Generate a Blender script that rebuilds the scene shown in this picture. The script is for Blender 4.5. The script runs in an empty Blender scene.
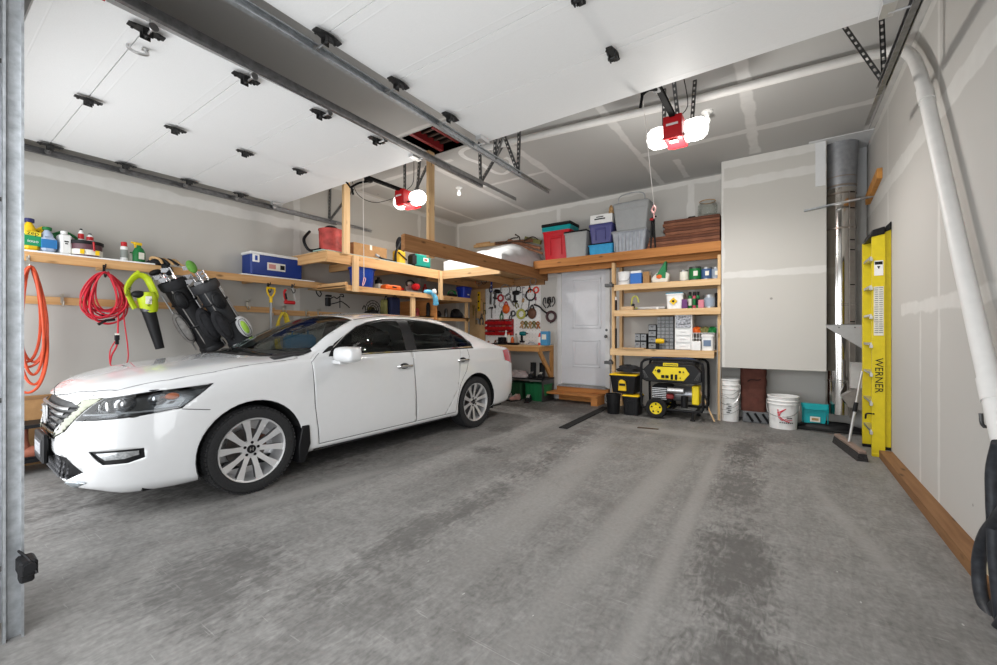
import bpy, bmesh, math, random
from mathutils import Vector, Matrix
PI = math.pi
random.seed(7)
SC = bpy.context.scene
COL = SC.collection
# ------------------------------------------------------------------ camera, world, lights, exposure
EYE = Vector((0, 0, 1.22)); FPX = 415.0; YAW = math.radians(34.43)
cam = bpy.data.objects.new('camera', bpy.data.cameras.new('camera')); COL.objects.link(cam)
cam.location = EYE; cam.rotation_euler = (PI/2, 0, YAW)
cam.data.sensor_width = 36; cam.data.lens = 36*FPX/997; cam.data.clip_start = .02
SC.camera = cam
world = bpy.data.worlds.new('overcast_sky'); SC.world = world; world.use_nodes = True
world.node_tree.nodes['Background'].inputs[0].default_value = (.93, .965, 1, 1)
world.node_tree.nodes['Background'].inputs[1].default_value = 1.45
SC.view_settings.view_transform = 'Standard'; SC.view_settings.look = 'None'
SC.view_settings.gamma = 1; SC.view_settings.use_curve_mapping = False
SC.view_settings.exposure = 0.42
SC.cycles.diffuse_bounces = 6; SC.cycles.max_bounces = 12; SC.cycles.transparent_max_bounces = 16
SC.cycles.sample_clamp_indirect = 6
def lamp(name, kind, loc, energy, color=(1,1,1), rot=(0,0,0), size=None, size_y=None, parent=None):
    d = bpy.data.lights.new(name, kind); d.energy = energy; d.color = color
    if kind == 'AREA':
        d.shape = 'RECTANGLE'; d.size = size; d.size_y = size_y or size
    else: d.shadow_soft_size = size or .05
    o = bpy.data.objects.new(name, d); COL.objects.link(o); o.location = loc; o.rotation_euler = rot
    if parent: o.parent = parent
    return o
# daylight coming in through the two open door bays
for x0, x1 in ((-5.55, -3.15), (-2.3, .42)):
    lamp('daylight', 'AREA', ((x0+x1)/2, -.3, 1.3), 52, (.95,.975,1), (math.radians(90), 0, 0), x1-x0, 2.4)
# ------------------------------------------------------------------ projection helpers: a pixel's sight line met with a real plane
CY, SY = math.cos(YAW), math.sin(YAW)
def ray(x, y):
    u = (x-498.5)/FPX; v = (333-y)/FPX
    return Vector((u*CY-SY, u*SY+CY, v))
def atZ(x, y, z):
    r = ray(x, y); return EYE + r*((z-EYE.z)/r.z)
def atX(x, y, X):
    r = ray(x, y); return EYE + r*(X/r.x)
def atY(x, y, Y):
    r = ray(x, y); return EYE + r*(Y/r.y)
# ------------------------------------------------------------------ materials
MATS = {}
def mat(name, col, rough=.6, metal=0, noise=0, scale=20, spec=.32, emit=None, coat=0, alpha=None, stretch=None, bump=0):
    if name in MATS: return MATS[name]
    m = bpy.data.materials.new(name); m.use_nodes = True; MATS[name] = m
    nt = m.node_tree; b = nt.nodes['Principled BSDF']
    c = (*col, 1)
    b.inputs['Base Color'].default_value = c; b.inputs['Roughness'].default_value = rough
    b.inputs['Metallic'].default_value = metal; b.inputs['Specular IOR Level'].default_value = spec
    if coat: b.inputs['Coat Weight'].default_value = coat; b.inputs['Coat Roughness'].default_value = .04
    if emit: b.inputs['Emission Color'].default_value = (*emit[0], 1); b.inputs['Emission Strength'].default_value = emit[1]
    if alpha is not None: b.inputs['Alpha'].default_value = alpha
    # every material carries at least a slight procedural variation
    tc = nt.nodes.new('ShaderNodeTexCoord'); n = nt.nodes.new('ShaderNodeTexNoise')
    mp = nt.nodes.new('ShaderNodeMapping'); nt.links.new(tc.outputs['Object'], mp.inputs[0]); nt.links.new(mp.outputs[0], n.inputs[0])
    if stretch: mp.inputs['Scale'].default_value = stretch
    n.inputs['Scale'].default_value = scale; n.inputs['Detail'].default_value = 4
    k = noise or .04
    r = nt.nodes.new('ShaderNodeMapRange'); r.inputs[3].default_value = 1-k; r.inputs[4].default_value = 1+k
    r.inputs[1].default_value = .25; r.inputs[2].default_value = .75
    mx = nt.nodes.new('ShaderNodeVectorMath'); mx.operation = 'SCALE'; mx.inputs[0].default_value = col
    nt.links.new(n.outputs[0], r.inputs[0]); nt.links.new(r.outputs[0], mx.inputs['Scale']); nt.links.new(mx.outputs[0], b.inputs['Base Color'])
    if bump:
        bp = nt.nodes.new('ShaderNodeBump'); bp.inputs['Strength'].default_value = bump; bp.inputs['Distance'].default_value = .01
        nt.links.new(n.outputs[0], bp.inputs['Height']); nt.links.new(bp.outputs[0], b.inputs['Normal'])
    return m
def N(nt, t, **k):
    n = nt.nodes.new(t)
    for a, v in k.items(): setattr(n, a, v)
    return n
def M(nt, op, a, b=None, c=None, clamp=False):
    n = nt.nodes.new('ShaderNodeMath'); n.operation = op; n.use_clamp = clamp
    for i, v in enumerate((a, b, c)):
        if v is None: continue
        if isinstance(v, (int, float)): n.inputs[i].default_value = v
        else: nt.links.new(v, n.inputs[i])
    return n.outputs[0]
def mixc(nt, fac, a, b):
    n = nt.nodes.new('ShaderNodeMix'); n.data_type = 'RGBA'
    if isinstance(fac, (int, float)): n.inputs[0].default_value = fac
    else: nt.links.new(fac, n.inputs[0])
    for i, v in ((6, a), (7, b)):
        if isinstance(v, tuple): n.inputs[i].default_value = (*v[:3], 1)
        else: nt.links.new(v, n.inputs[i])
    return n.outputs[2]
def drywall(name, base, tape, seams):
    """seams: (axis, centre, half width, along axis, lo, hi); axis 0,1,2 in world metres"""
    m = bpy.data.materials.new(name); m.use_nodes = True; nt = m.node_tree; b = nt.nodes['Principled BSDF']
    b.inputs['Roughness'].default_value = .9; b.inputs['Specular IOR Level'].default_value = .15
    g = N(nt, 'ShaderNodeNewGeometry'); s = N(nt, 'ShaderNodeSeparateXYZ'); nt.links.new(g.outputs['Position'], s.inputs[0])
    n1 = N(nt, 'ShaderNodeTexNoise'); n1.inputs['Scale'].default_value = 3.5; n1.inputs['Detail'].default_value = 6; nt.links.new(g.outputs['Position'], n1.inputs[0])
    n2 = N(nt, 'ShaderNodeTexNoise'); n2.inputs['Scale'].default_value = 9; n2.inputs['Detail'].default_value = 5; nt.links.new(g.outputs['Position'], n2.inputs[0])
    wob = M(nt, 'MULTIPLY', M(nt, 'SUBTRACT', n1.outputs[0], .5), .09)
    tot = None
    for ax, c, hw, al, lo, hi in seams:
        d = M(nt, 'ABSOLUTE', M(nt, 'SUBTRACT', s.outputs[ax], c))
        d = M(nt, 'ADD', d, wob)
        f = M(nt, 'MULTIPLY', M(nt, 'SUBTRACT', hw, d), 60, clamp=True)
        e = M(nt, 'MINIMUM', M(nt, 'SUBTRACT', s.outputs[al], lo), M(nt, 'SUBTRACT', hi, s.outputs[al]))
        f = M(nt, 'MULTIPLY', f, M(nt, 'MULTIPLY', e, 60, clamp=True))
        # joint compound is thicker and whiter along its centre
        f = M(nt, 'MULTIPLY', f, M(nt, 'ADD', .5, M(nt, 'MULTIPLY', n2.outputs[0], .7)), clamp=True)
        tot = f if tot is None else M(nt, 'MAXIMUM', tot, f)
    v = N(nt, 'ShaderNodeTexVoronoi'); v.inputs['Scale'].default_value = 1.7; nt.links.new(g.outputs['Position'], v.inputs[0])
    dots = M(nt, 'LESS_THAN', v.outputs['Distance'], .028)
    nn = M(nt, 'MULTIPLY', M(nt, 'SUBTRACT', n1.outputs[0], .5), .22)
    base2 = tuple(x*.9 for x in base)
    col = mixc(nt, M(nt, 'ADD', .5, nn), base, base2)
    col = mixc(nt, M(nt, 'MULTIPLY', dots, .55), col, (.12, .11, .1))
    if tot is not None: col = mixc(nt, M(nt, 'MULTIPLY', tot, .9), col, tape)
    nt.links.new(col, b.inputs['Base Color'])
    return m
def wood(name, c1, c2, axis=1, scale=1.0):
    if name in MATS: return MATS[name]
    m = bpy.data.materials.new(name); m.use_nodes = True; nt = m.node_tree; b = nt.nodes['Principled BSDF']; MATS[name] = m
    b.inputs['Roughness'].default_value = .7; b.inputs['Specular IOR Level'].default_value = .25
    g = N(nt, 'ShaderNodeNewGeometry'); mp = N(nt, 'ShaderNodeMapping'); nt.links.new(g.outputs['Position'], mp.inputs[0])
    sc = [28*scale]*3; sc[axis] = 1.6*scale; mp.inputs['Scale'].default_value = sc
    n = N(nt, 'ShaderNodeTexNoise'); n.inputs['Scale'].default_value = 1; n.inputs['Detail'].default_value = 7; n.inputs['Distortion'].default_value = .6
    nt.links.new(mp.outputs[0], n.inputs[0])
    n2 = N(nt, 'ShaderNodeTexNoise'); n2.inputs['Scale'].default_value = 1.3; nt.links.new(g.outputs['Position'], n2.inputs[0])
    mp3 = N(nt, 'ShaderNodeMapping'); sc3 = [9]*3; sc3[axis] = 3.2; mp3.inputs['Scale'].default_value = sc3; nt.links.new(g.outputs['Position'], mp3.inputs[0])
    v = N(nt, 'ShaderNodeTexVoronoi'); v.inputs['Scale'].default_value = 1; nt.links.new(mp3.outputs[0], v.inputs[0])
    knot = M(nt, 'MULTIPLY', M(nt, 'SUBTRACT', .17, v.outputs['Distance']), 9, clamp=True)
    f = M(nt, 'MULTIPLY', M(nt, 'SUBTRACT', n.outputs[0], .38), 3.2, clamp=True)
    f = M(nt, 'ADD', M(nt, 'MULTIPLY', f, .75), M(nt, 'MULTIPLY', n2.outputs[0], .25), clamp=True)
    col = mixc(nt, f, c1, c2)
    col = mixc(nt, M(nt, 'MULTIPLY', knot, .8), col, tuple(x*.35 for x in c2))
    nt.links.new(col, b.inputs['Base Color'])
    bp = N(nt, 'ShaderNodeBump'); bp.inputs['Strength'].default_value = .15; bp.inputs['Distance'].default_value = .004
    nt.links.new(n.outputs[0], bp.inputs['Height']); nt.links.new(bp.outputs[0], b.inputs['Normal'])
    return m
def glass(name, tint, refl=1.0, rough=0.0):
    if name in MATS: return MATS[name]
    m = bpy.data.materials.new(name); m.use_nodes = True; nt = m.node_tree; MATS[name] = m
    for n in list(nt.nodes): nt.nodes.remove(n)
    o = N(nt, 'ShaderNodeOutputMaterial'); t = N(nt, 'ShaderNodeBsdfTransparent'); t.inputs[0].default_value = (*tint, 1)
    gl = N(nt, 'ShaderNodeBsdfGlossy'); gl.inputs['Roughness'].default_value = rough
    fr = N(nt, 'ShaderNodeFresnel'); fr.inputs[0].default_value = 1.5
    mx = N(nt, 'ShaderNodeMixShader'); nt.links.new(M(nt, 'MULTIPLY', fr.outputs[0], refl), mx.inputs[0])
    nt.links.new(t.outputs[0], mx.inputs[1]); nt.links.new(gl.outputs[0], mx.inputs[2]); nt.links.new(mx.outputs[0], o.inputs[0])
    return m
# common colours
PINE_X = wood('pine_along_x', (.64,.39,.185), (.48,.25,.095), 0); PINE_Y = wood('pine_along_y', (.64,.39,.185), (.48,.25,.095), 1); PINE_Z = wood('pine_upright', (.66,.42,.21), (.52,.29,.12), 2)
LPINE_X = wood('pale_pine_x', (.70,.50,.29), (.57,.35,.16), 0); LPINE_Z = wood('pale_pine_z', (.68,.48,.27), (.56,.34,.16), 2)
FIR_Y = wood('brown_fir_y', (.34,.165,.065), (.21,.09,.032), 1); FIR_X = wood('orange_fir_x', (.52,.225,.07), (.34,.13,.035), 0)
OSB = wood('plywood', (.62,.42,.22), (.50,.30,.14), 1, .4)
BLACK = mat('black_plastic', (.008,.008,.009), .5, noise=.2, spec=.22); RUBBER = mat('rubber', (.012,.012,.012), .85, noise=.3, scale=60)
DMETAL = mat('dark_steel', (.10,.10,.10), .45, .8, noise=.2); STEEL = mat('galvanised_steel', (.42,.44,.46), .42, .85, noise=.25, scale=30)
CHROME = mat('chrome', (.8,.8,.8), .08, 1); ALU = mat('aluminium', (.62,.62,.62), .35, .9, noise=.1)
WHITE = mat('white_plastic', (.80,.80,.79), .4, noise=.05); GREY = mat('grey_plastic', (.33,.34,.35), .5, noise=.1)
RED = mat('red_plastic', (.42,.008,.012), .4, noise=.12); ORANGE = mat('orange_plastic', (.68,.12,.015), .45, noise=.12)
YELLOW = mat('yellow_plastic', (.78,.50,.01), .4, noise=.1); BLUE = mat('blue_plastic', (.008,.045,.30), .4, noise=.12)
GREEN = mat('green_plastic', (.008,.15,.035), .45, noise=.15); TEAL = mat('teal_plastic', (.0,.30,.33), .45, noise=.1)
LIME = mat('lime_plastic', (.40,.50,.01), .45, noise=.1); BROWN = mat('brown_cloth', (.10,.035,.025), .85, noise=.25, scale=12)
CARD = mat('cardboard', (.36,.20,.085), .85, noise=.12); BRICK = mat('reddish_board', (.20,.085,.045), .85, noise=.45, scale=25)
CREAM = mat('cream_paper', (.72,.70,.62), .7, noise=.06); PINK = mat('pink_cord', (.85,.45,.42), .6); CYAN = mat('cyan_plastic', (.03,.32,.60), .5, noise=.1)
STEELD = mat('brushed_steel', (.35,.35,.35), .35, .9, noise=.2); TAN = mat('tan_leather', (.42,.26,.12), .7, noise=.25); OLIVE = mat('olive_cloth', (.16,.15,.05), .85, noise=.35)
CHAR = mat('charcoal_cloth', (.014,.014,.016), .9, noise=.35, scale=30); GREYC = mat('grey_cloth', (.22,.21,.20), .9, noise=.3, scale=20)
# ------------------------------------------------------------------ mesh building
class MB:
    def __init__(s): s.bm = bmesh.new(); s.mi = 0
    def _f(s, vs):
        try: f = s.bm.faces.new(vs); f.material_index = s.mi; return f
        except ValueError: return None
    def m(s, i): s.mi = i; return s
    def box(s, c, d, rz=0, mtx=None, bev=0.0):
        c = Vector(c); R = mtx.to_3x3() if mtx else Matrix.Rotation(rz, 3, 'Z')
        hx, hy, hz = d[0]/2, d[1]/2, d[2]/2
        b = min(bev, hx*.9, hy*.9, hz*.9)
        if b <= 0:
            vs = [s.bm.verts.new(c+R@Vector((x*hx, y*hy, z*hz))) for x in (-1,1) for y in (-1,1) for z in (-1,1)]
            for q in ((0,1,3,2),(4,6,7,5),(0,4,5,1),(2,3,7,6),(0,2,6,4),(1,5,7,3)): s._f([vs[i] for i in q])
        else:
            V = {}
            for x in (-1,1):
                for y in (-1,1):
                    for z in (-1,1):
                        for a in range(3):
                            h = [hx-b, hy-b, hz-b]; h[a] += b
                            V[(x,y,z,a)] = s.bm.verts.new(c+R@Vector((x*h[0], y*h[1], z*h[2])))
            for a in range(3):
                o1, o2 = [i for i in range(3) if i != a]
                for sg in (-1,1):
                    def k(p, q):
                        t = [0,0,0]; t[a] = sg; t[o1] = p; t[o2] = q; return V[(*t, a)]
                    L = [k(-1,-1), k(1,-1), k(1,1), k(-1,1)]
                    s._f(L)
            for a in range(3):
                o1, o2 = [i for i in range(3) if i != a]
                for p in (-1,1):
                    for q in (-1,1):
                        t = [0,0,0]; t[o1] = p; t[o2] = q
                        t1 = list(t); t1[a] = -1; t2 = list(t); t2[a] = 1
                        s._f([V[(*t1,o1)], V[(*t2,o1)], V[(*t2,o2)], V[(*t1,o2)]])
            for x in (-1,1):
                for y in (-1,1):
                    for z in (-1,1): s._f([V[(x,y,z,0)], V[(x,y,z,1)], V[(x,y,z,2)]])
        return s
    def ring(s, c, ax, r, n, up=None, ry=None):
        ax = Vector(ax).normalized()
        u = (Vector(up) - ax*ax.dot(Vector(up))) if up else ax.orthogonal()
        if u.length < 1e-6: u = ax.orthogonal()
        u.normalize(); v = ax.cross(u)
        ry = r if ry is None else ry
        return [s.bm.verts.new(Vector(c)+u*(r*math.cos(2*PI*i/n))+v*(ry*math.sin(2*PI*i/n))) for i in range(n)]
    def bridge(s, a, b):
        n = len(a)
        for i in range(n): s._f([a[i], a[(i+1) % n], b[(i+1) % n], b[i]])
    def cyl(s, p0, p1, r0, r1=None, n=16, caps=True):
        r1 = r0 if r1 is None else r1; ax = Vector(p1)-Vector(p0)
        up = ax.orthogonal()
        a = s.ring(p0, ax, r0, n, up); b = s.ring(p1, ax, r1, n, up); s.bridge(a, b)
        if caps: s._f(a[::-1]); s._f(b)
        return s
    def tube(s, pts, r, n=8, closed=False, ry=None, caps=True):
        pts = [Vector(p) for p in pts]; L = len(pts)
        if L < 2: return s
        t0 = (pts[1]-pts[0]).normalized(); u = t0.orthogonal().normalized(); rings = []
        for i in range(L):
            if closed: t = (pts[(i+1) % L]-pts[i-1])
            else: t = pts[min(i+1, L-1)]-pts[max(i-1, 0)]
            if t.length < 1e-9: t = t0.copy()
            t.normalize(); u = (u-t*u.dot(t))
            if u.length < 1e-6: u = t.orthogonal()
            u.normalize(); rr = r[i] if isinstance(r, (list, tuple)) else r
            rings.append(s.ring(pts[i], t, rr, n, u, None if ry is None else (ry[i] if isinstance(ry, (list,tuple)) else ry)))
        for i in range(L-1): s.bridge(rings[i], rings[i+1])
        if closed: s.bridge(rings[-1], rings[0])
        elif caps: s._f(rings[0][::-1]); s._f(rings[-1])
        return s
    def lathe(s, prof, c=(0,0,0), ax=(0,0,1), n=24, ry=1.0):
        """prof: (radius, height) from one end to the other"""
        ax = Vector(ax).normalized(); c = Vector(c); up = Vector((1,0,0)) if abs(ax.x) < .9 else Vector((0,1,0)); rs = []
        for r, h in prof:
            if r < 1e-5: rs.append([s.bm.verts.new(c+ax*h)])
            else: rs.append(s.ring(c+ax*h, ax, r, n, up, r*ry))
        for a, b in zip(rs, rs[1:]):
            if len(a) == 1 and len(b) == 1: continue
            if len(a) == 1: [s._f([a[0], b[(i+1) % n], b[i]]) for i in range(n)]
            elif len(b) == 1: [s._f([a[i], a[(i+1) % n], b[0]]) for i in range(n)]
            else: s.bridge(a, b)
        if tuple(prof[0]) == tuple(prof[-1]): return s
        if len(rs[0]) > 1: s._f(rs[0][::-1])
        if len(rs[-1]) > 1: s._f(rs[-1])
        return s
    def sphere(s, c, r, n=14, sc=(1,1,1), mtx=None):
        c = Vector(c); m = n//2; rs = []; R = mtx or Matrix.Identity(3)
        for j in range(m+1):
            a = PI*j/m
            if j in (0, m): rs.append([s.bm.verts.new(c+R@Vector((0, 0, r*sc[2]*math.cos(a))))])
            else: rs.append([s.bm.verts.new(c+R@Vector((r*sc[0]*math.sin(a)*math.cos(2*PI*i/n), r*sc[1]*math.sin(a)*math.sin(2*PI*i/n), r*sc[2]*math.cos(a)))) for i in range(n)])
        for a, b in zip(rs, rs[1:]):
            if len(a) == 1: [s._f([a[0], b[i], b[(i+1) % n]]) for i in range(n)]
            elif len(b) == 1: [s._f([a[(i+1) % n], a[i], b[0]]) for i in range(n)]
            else: s.bridge(b, a)
        return s
    def prism(s, poly, o, ux, uy, th):
        """poly in 2D, drawn in the plane o + x*ux + y*uy, thickened by vector th"""
        o = Vector(o); ux = Vector(ux); uy = Vector(uy); th = Vector(th)
        a = [s.bm.verts.new(o+ux*p[0]+uy*p[1]) for p in poly]; b = [s.bm.verts.new(o+ux*p[0]+uy*p[1]+th) for p in poly]
        s._f(a[::-1]); s._f(b); s.bridge(a, b); return s
    def tub(s, c, b, t, h, rz=0, wall=.006, lip=.012, lid=False):
        """tapered open bin: bottom size b, top size t, height h, standing on c"""
        c = Vector(c); R = Matrix.Rotation(rz, 3, 'Z')
        def rect(w, d, z, k=.03):
            k = min(k, w*.3, d*.3); P = []
            for sx, sy, a0 in ((1,1,0), (-1,1,90), (-1,-1,180), (1,-1,270)):
                for q in (0, 30, 60, 90):
                    a = math.radians(a0+q); P.append(c+R@Vector((sx*(w/2-k)+k*math.cos(a), sy*(d/2-k)+k*math.sin(a), z)))
            return [s.bm.verts.new(p) for p in P]
        L = [rect(b[0], b[1], 0), rect(t[0], t[1], h-lip*1.5), rect(t[0]+2*lip, t[1]+2*lip, h-lip*1.5), rect(t[0]+2*lip, t[1]+2*lip, h), rect(t[0]-2*wall, t[1]-2*wall, h), rect(b[0]-2*wall, b[1]-2*wall, wall)]
        for p, q in zip(L, L[1:]): s.bridge(p, q)
        s._f(L[0][::-1]); s._f(L[-1])
        return s
    def heap(s, c, d, seed=1, amp=.35, n=18, rz=0):
        """crumpled cloth-like mound of size d standing on c"""
        rnd = random.Random(seed); c = Vector(c); R = Matrix.Rotation(rz, 3, 'Z'); ph = [rnd.uniform(0, 6.3) for _ in range(8)]
        rs = []; m = n//2
        for j in range(m+1):
            a = PI/2*j/m; row = []
            for i in range(n):
                t = 2*PI*i/n
                k = 1+amp*(.5*math.sin(3*t+ph[0]+2*a)+.35*math.sin(5*t+ph[1]-3*a)+.25*math.sin(8*t+ph[2]+5*a))*math.sin(PI*(.15+.7*j/m))
                ca = max(math.cos(a), 1e-4)**.7; x = d[0]/2*ca*k*math.cos(t); y = d[1]/2*ca*k*math.sin(t)
                z = d[2]*math.sin(a)*(1+amp*.4*math.sin(4*t+ph[3]+a*4))
                row.append(s.bm.verts.new(c+R@Vector((x, y, max(z, 0)))))
            rs.append(row)
        for p, q in zip(rs, rs[1:]): s.bridge(p, q)
        s._f(rs[0][::-1]); s._f(rs[-1]); return s
    def build(s, name, mats, parent=None, smooth=True, world=None, bevel=0, angle=35):
        """world=root: verts are in world space and get moved into root's space"""
        bm = s.bm
        if world is not None:
            inv = root_matrix(world).inverted()
            bmesh.ops.transform(bm, matrix=inv, verts=bm.verts)
        bmesh.ops.recalc_face_normals(bm, faces=bm.faces)
        me = bpy.data.meshes.new(name); 
        if smooth:
            for f in bm.faces: f.smooth = True
            ca = math.radians(angle)
            for e in bm.edges:
                if len(e.link_faces) == 2:
                    if e.link_faces[0].normal.angle(e.link_faces[1].normal, 0) > ca: e.smooth = False
        bm.to_mesh(me); bm.free()
        for m_ in (mats if isinstance(mats, (list, tuple)) else [mats]): me.materials.append(m_)
        o = bpy.data.objects.new(name, me); COL.objects.link(o)
        if parent is not None: o.parent = parent
        if bevel:
            md = o.modifiers.new('bevel', 'BEVEL'); md.width = bevel; md.segments = 2; md.limit_method = 'ANGLE'
        return o
def root_matrix(o):
    return Matrix.Translation(o.location) @ o.rotation_euler.to_matrix().to_4x4() @ Matrix.Diagonal((*o.scale, 1))
def tag(o, label, cat=None, group=None, kind=None):
    if label: o['label'] = label
    if cat: o['category'] = cat
    if group: o['group'] = group
    if kind: o['kind'] = kind
    return o
def thing(name, label, cat, loc=(0,0,0), rz=0, group=None, rot=None):
    o = bpy.data.objects.new(name, None); COL.objects.link(o); o.empty_display_size = .05
    o.location = loc; o.rotation_euler = rot if rot else (0, 0, rz)
    return tag(o, label, cat, group)
def single(name, mb, mats, label, cat, loc=(0,0,0), rz=0, group=None, rot=None, world=False, **k):
    """a thing of one mesh; world=True: mb is in world space, the origin is put at loc"""
    if world: bmesh.ops.translate(mb.bm, verts=mb.bm.verts, vec=-Vector(loc))
    o = mb.build(name, mats, None, **k); o.location = loc
    if not world: o.rotation_euler = rot if rot else (0, 0, rz)
    return tag(o, label, cat, group)
def struct(name, mb, mats, label=None, **k):
    o = mb.build(name, mats, None, **k); o['kind'] = 'structure'
    if label: o['label'] = label
    return o
def dup(r, loc, rz=None, label=None, group=None, rot=None, scale=None):
    def cp(o, par):
        c = o.copy(); COL.objects.link(c)
        if par is not None: c.parent = par
        for ch in list(o.children): cp(ch, c)
        return c
    c = cp(r, None); c.location = loc
    if rz is not None: c.rotation_euler = (0, 0, rz)
    if rot is not None: c.rotation_euler = rot
    if scale is not None: c.scale = (scale,)*3 if isinstance(scale, (int, float)) else scale
    if label: c['label'] = label
    if group: c['group'] = group
    return c
def text(parent, body, size, loc, rot, m, name='lettering', ext=.001, align='CENTER', sx=1.0):
    cu = bpy.data.curves.new(name, 'FONT'); cu.body = body; cu.size = size; cu.extrude = ext; cu.align_x = align; cu.align_y = 'CENTER'; cu.resolution_u = 2
    t = bpy.data.objects.new(name, cu); COL.objects.link(t)
    bpy.context.view_layer.update()
    me = bpy.data.meshes.new_from_object(t); bpy.data.objects.remove(t)
    me.materials.clear(); me.materials.append(m)
    o = bpy.data.objects.new(name, me); COL.objects.link(o); o.parent = parent; o.location = loc; o.rotation_euler = rot; o.scale = (sx, 1, 1)
    return o
def arc(c, r, a0, a1, n, ux=(1,0,0), uy=(0,0,1)):
    c = Vector(c); ux = Vector(ux); uy = Vector(uy)
    return [c+ux*(r*math.cos(math.radians(a0+(a1-a0)*i/n)))+uy*(r*math.sin(math.radians(a0+(a1-a0)*i/n))) for i in range(n+1)]
def smooth_path(P, k=8, closed=False):
    P = [Vector(p) for p in P]; n = len(P); out = []
    rng = range(n) if closed else range(n-1)
    for i in rng:
        p0, p1, p2, p3 = (P[(i-1) % n], P[i], P[(i+1) % n], P[(i+2) % n]) if closed else (P[max(i-1,0)], P[i], P[i+1], P[min(i+2,n-1)])
        for j in range(k):
            t = j/k
            out.append(.5*((2*p1)+(p2-p0)*t+(2*p0-5*p1+4*p2-p3)*t*t+(3*p1-p0-3*p2+p3)*t**3))
    if not closed: out.append(P[-1])
    return out
# ================================================================== ROOM
XL, XR, YB, ZC, YF = -5.85, .87, 6.95, 3.57, .2
WALLC = (.475, .457, .425); TAPE = (.60, .59, .565)
def quad(p, *, th=None):
    b = MB(); vs = [b.bm.verts.new(Vector(q)) for q in p]; b._f(vs); return b
def slab(a, b): # axis box from corner to corner
    m = MB(); a = Vector(a); b = Vector(b); m.box((a+b)/2, b-a); return m
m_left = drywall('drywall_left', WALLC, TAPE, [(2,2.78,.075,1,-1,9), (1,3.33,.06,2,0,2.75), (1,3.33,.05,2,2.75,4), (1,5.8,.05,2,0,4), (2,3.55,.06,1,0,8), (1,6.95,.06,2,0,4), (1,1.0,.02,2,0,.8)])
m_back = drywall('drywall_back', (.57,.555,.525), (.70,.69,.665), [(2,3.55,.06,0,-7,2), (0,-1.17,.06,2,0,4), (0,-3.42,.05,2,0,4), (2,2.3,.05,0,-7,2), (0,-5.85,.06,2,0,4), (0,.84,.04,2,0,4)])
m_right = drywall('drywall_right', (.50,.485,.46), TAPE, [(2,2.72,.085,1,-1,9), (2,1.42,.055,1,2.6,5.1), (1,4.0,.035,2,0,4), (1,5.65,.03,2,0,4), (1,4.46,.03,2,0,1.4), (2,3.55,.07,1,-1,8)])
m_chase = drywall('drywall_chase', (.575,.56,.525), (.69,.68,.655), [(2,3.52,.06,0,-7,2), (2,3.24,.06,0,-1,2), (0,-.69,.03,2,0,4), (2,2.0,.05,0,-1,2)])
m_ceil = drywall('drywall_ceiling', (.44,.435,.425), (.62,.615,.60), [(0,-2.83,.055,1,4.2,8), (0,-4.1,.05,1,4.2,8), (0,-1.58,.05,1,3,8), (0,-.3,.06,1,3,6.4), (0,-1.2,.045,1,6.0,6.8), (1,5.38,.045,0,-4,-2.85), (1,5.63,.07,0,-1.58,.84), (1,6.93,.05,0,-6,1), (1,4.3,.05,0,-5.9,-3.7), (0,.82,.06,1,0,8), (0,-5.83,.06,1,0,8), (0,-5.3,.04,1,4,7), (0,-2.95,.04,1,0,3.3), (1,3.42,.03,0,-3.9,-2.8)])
PATCHES = [(-.33,5.0,.20,.6,0,.8), (-.30,3.9,.20,.8,0,.65), (-.20,2.5,.22,.7,.1,.75), (-.15,1.7,.25,.4,0,.6), (-.02,5.7,.3,.3,0,.4), (-1.95,4.3,.16,1.3,.1,.6), (-1.84,2.0,.16,1.1,0,.6), (-2.54,3.5,.17,.15,.3,.9), (-2.95,4.35,.2,.2,0,.6), (-4.2,3.0,.9,2.8,0,.7), (-2.9,6.0,1.4,.8,0,.75), (-4.7,6.1,1.6,.9,0,.8), (-1.5,6.4,1.0,.4,0,.55), (-2.3,.9,.4,.35,0,.5), (-1.5,1.1,.3,.5,0,.3), (-1.9,3.2,.3,.3,0,.4), (-3.0,1.9,.10,.7,-.15,-.5), (-.85,3.3,.12,2.2,0,-.4), (-.52,3.2,.06,2.4,.02,-.35), (-1.2,5.4,.8,.18,0,-.4), (-1.5,3.0,.18,1.6,.1,-.3), (.35,3.4,.06,.8,.2,-.25)]
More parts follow.
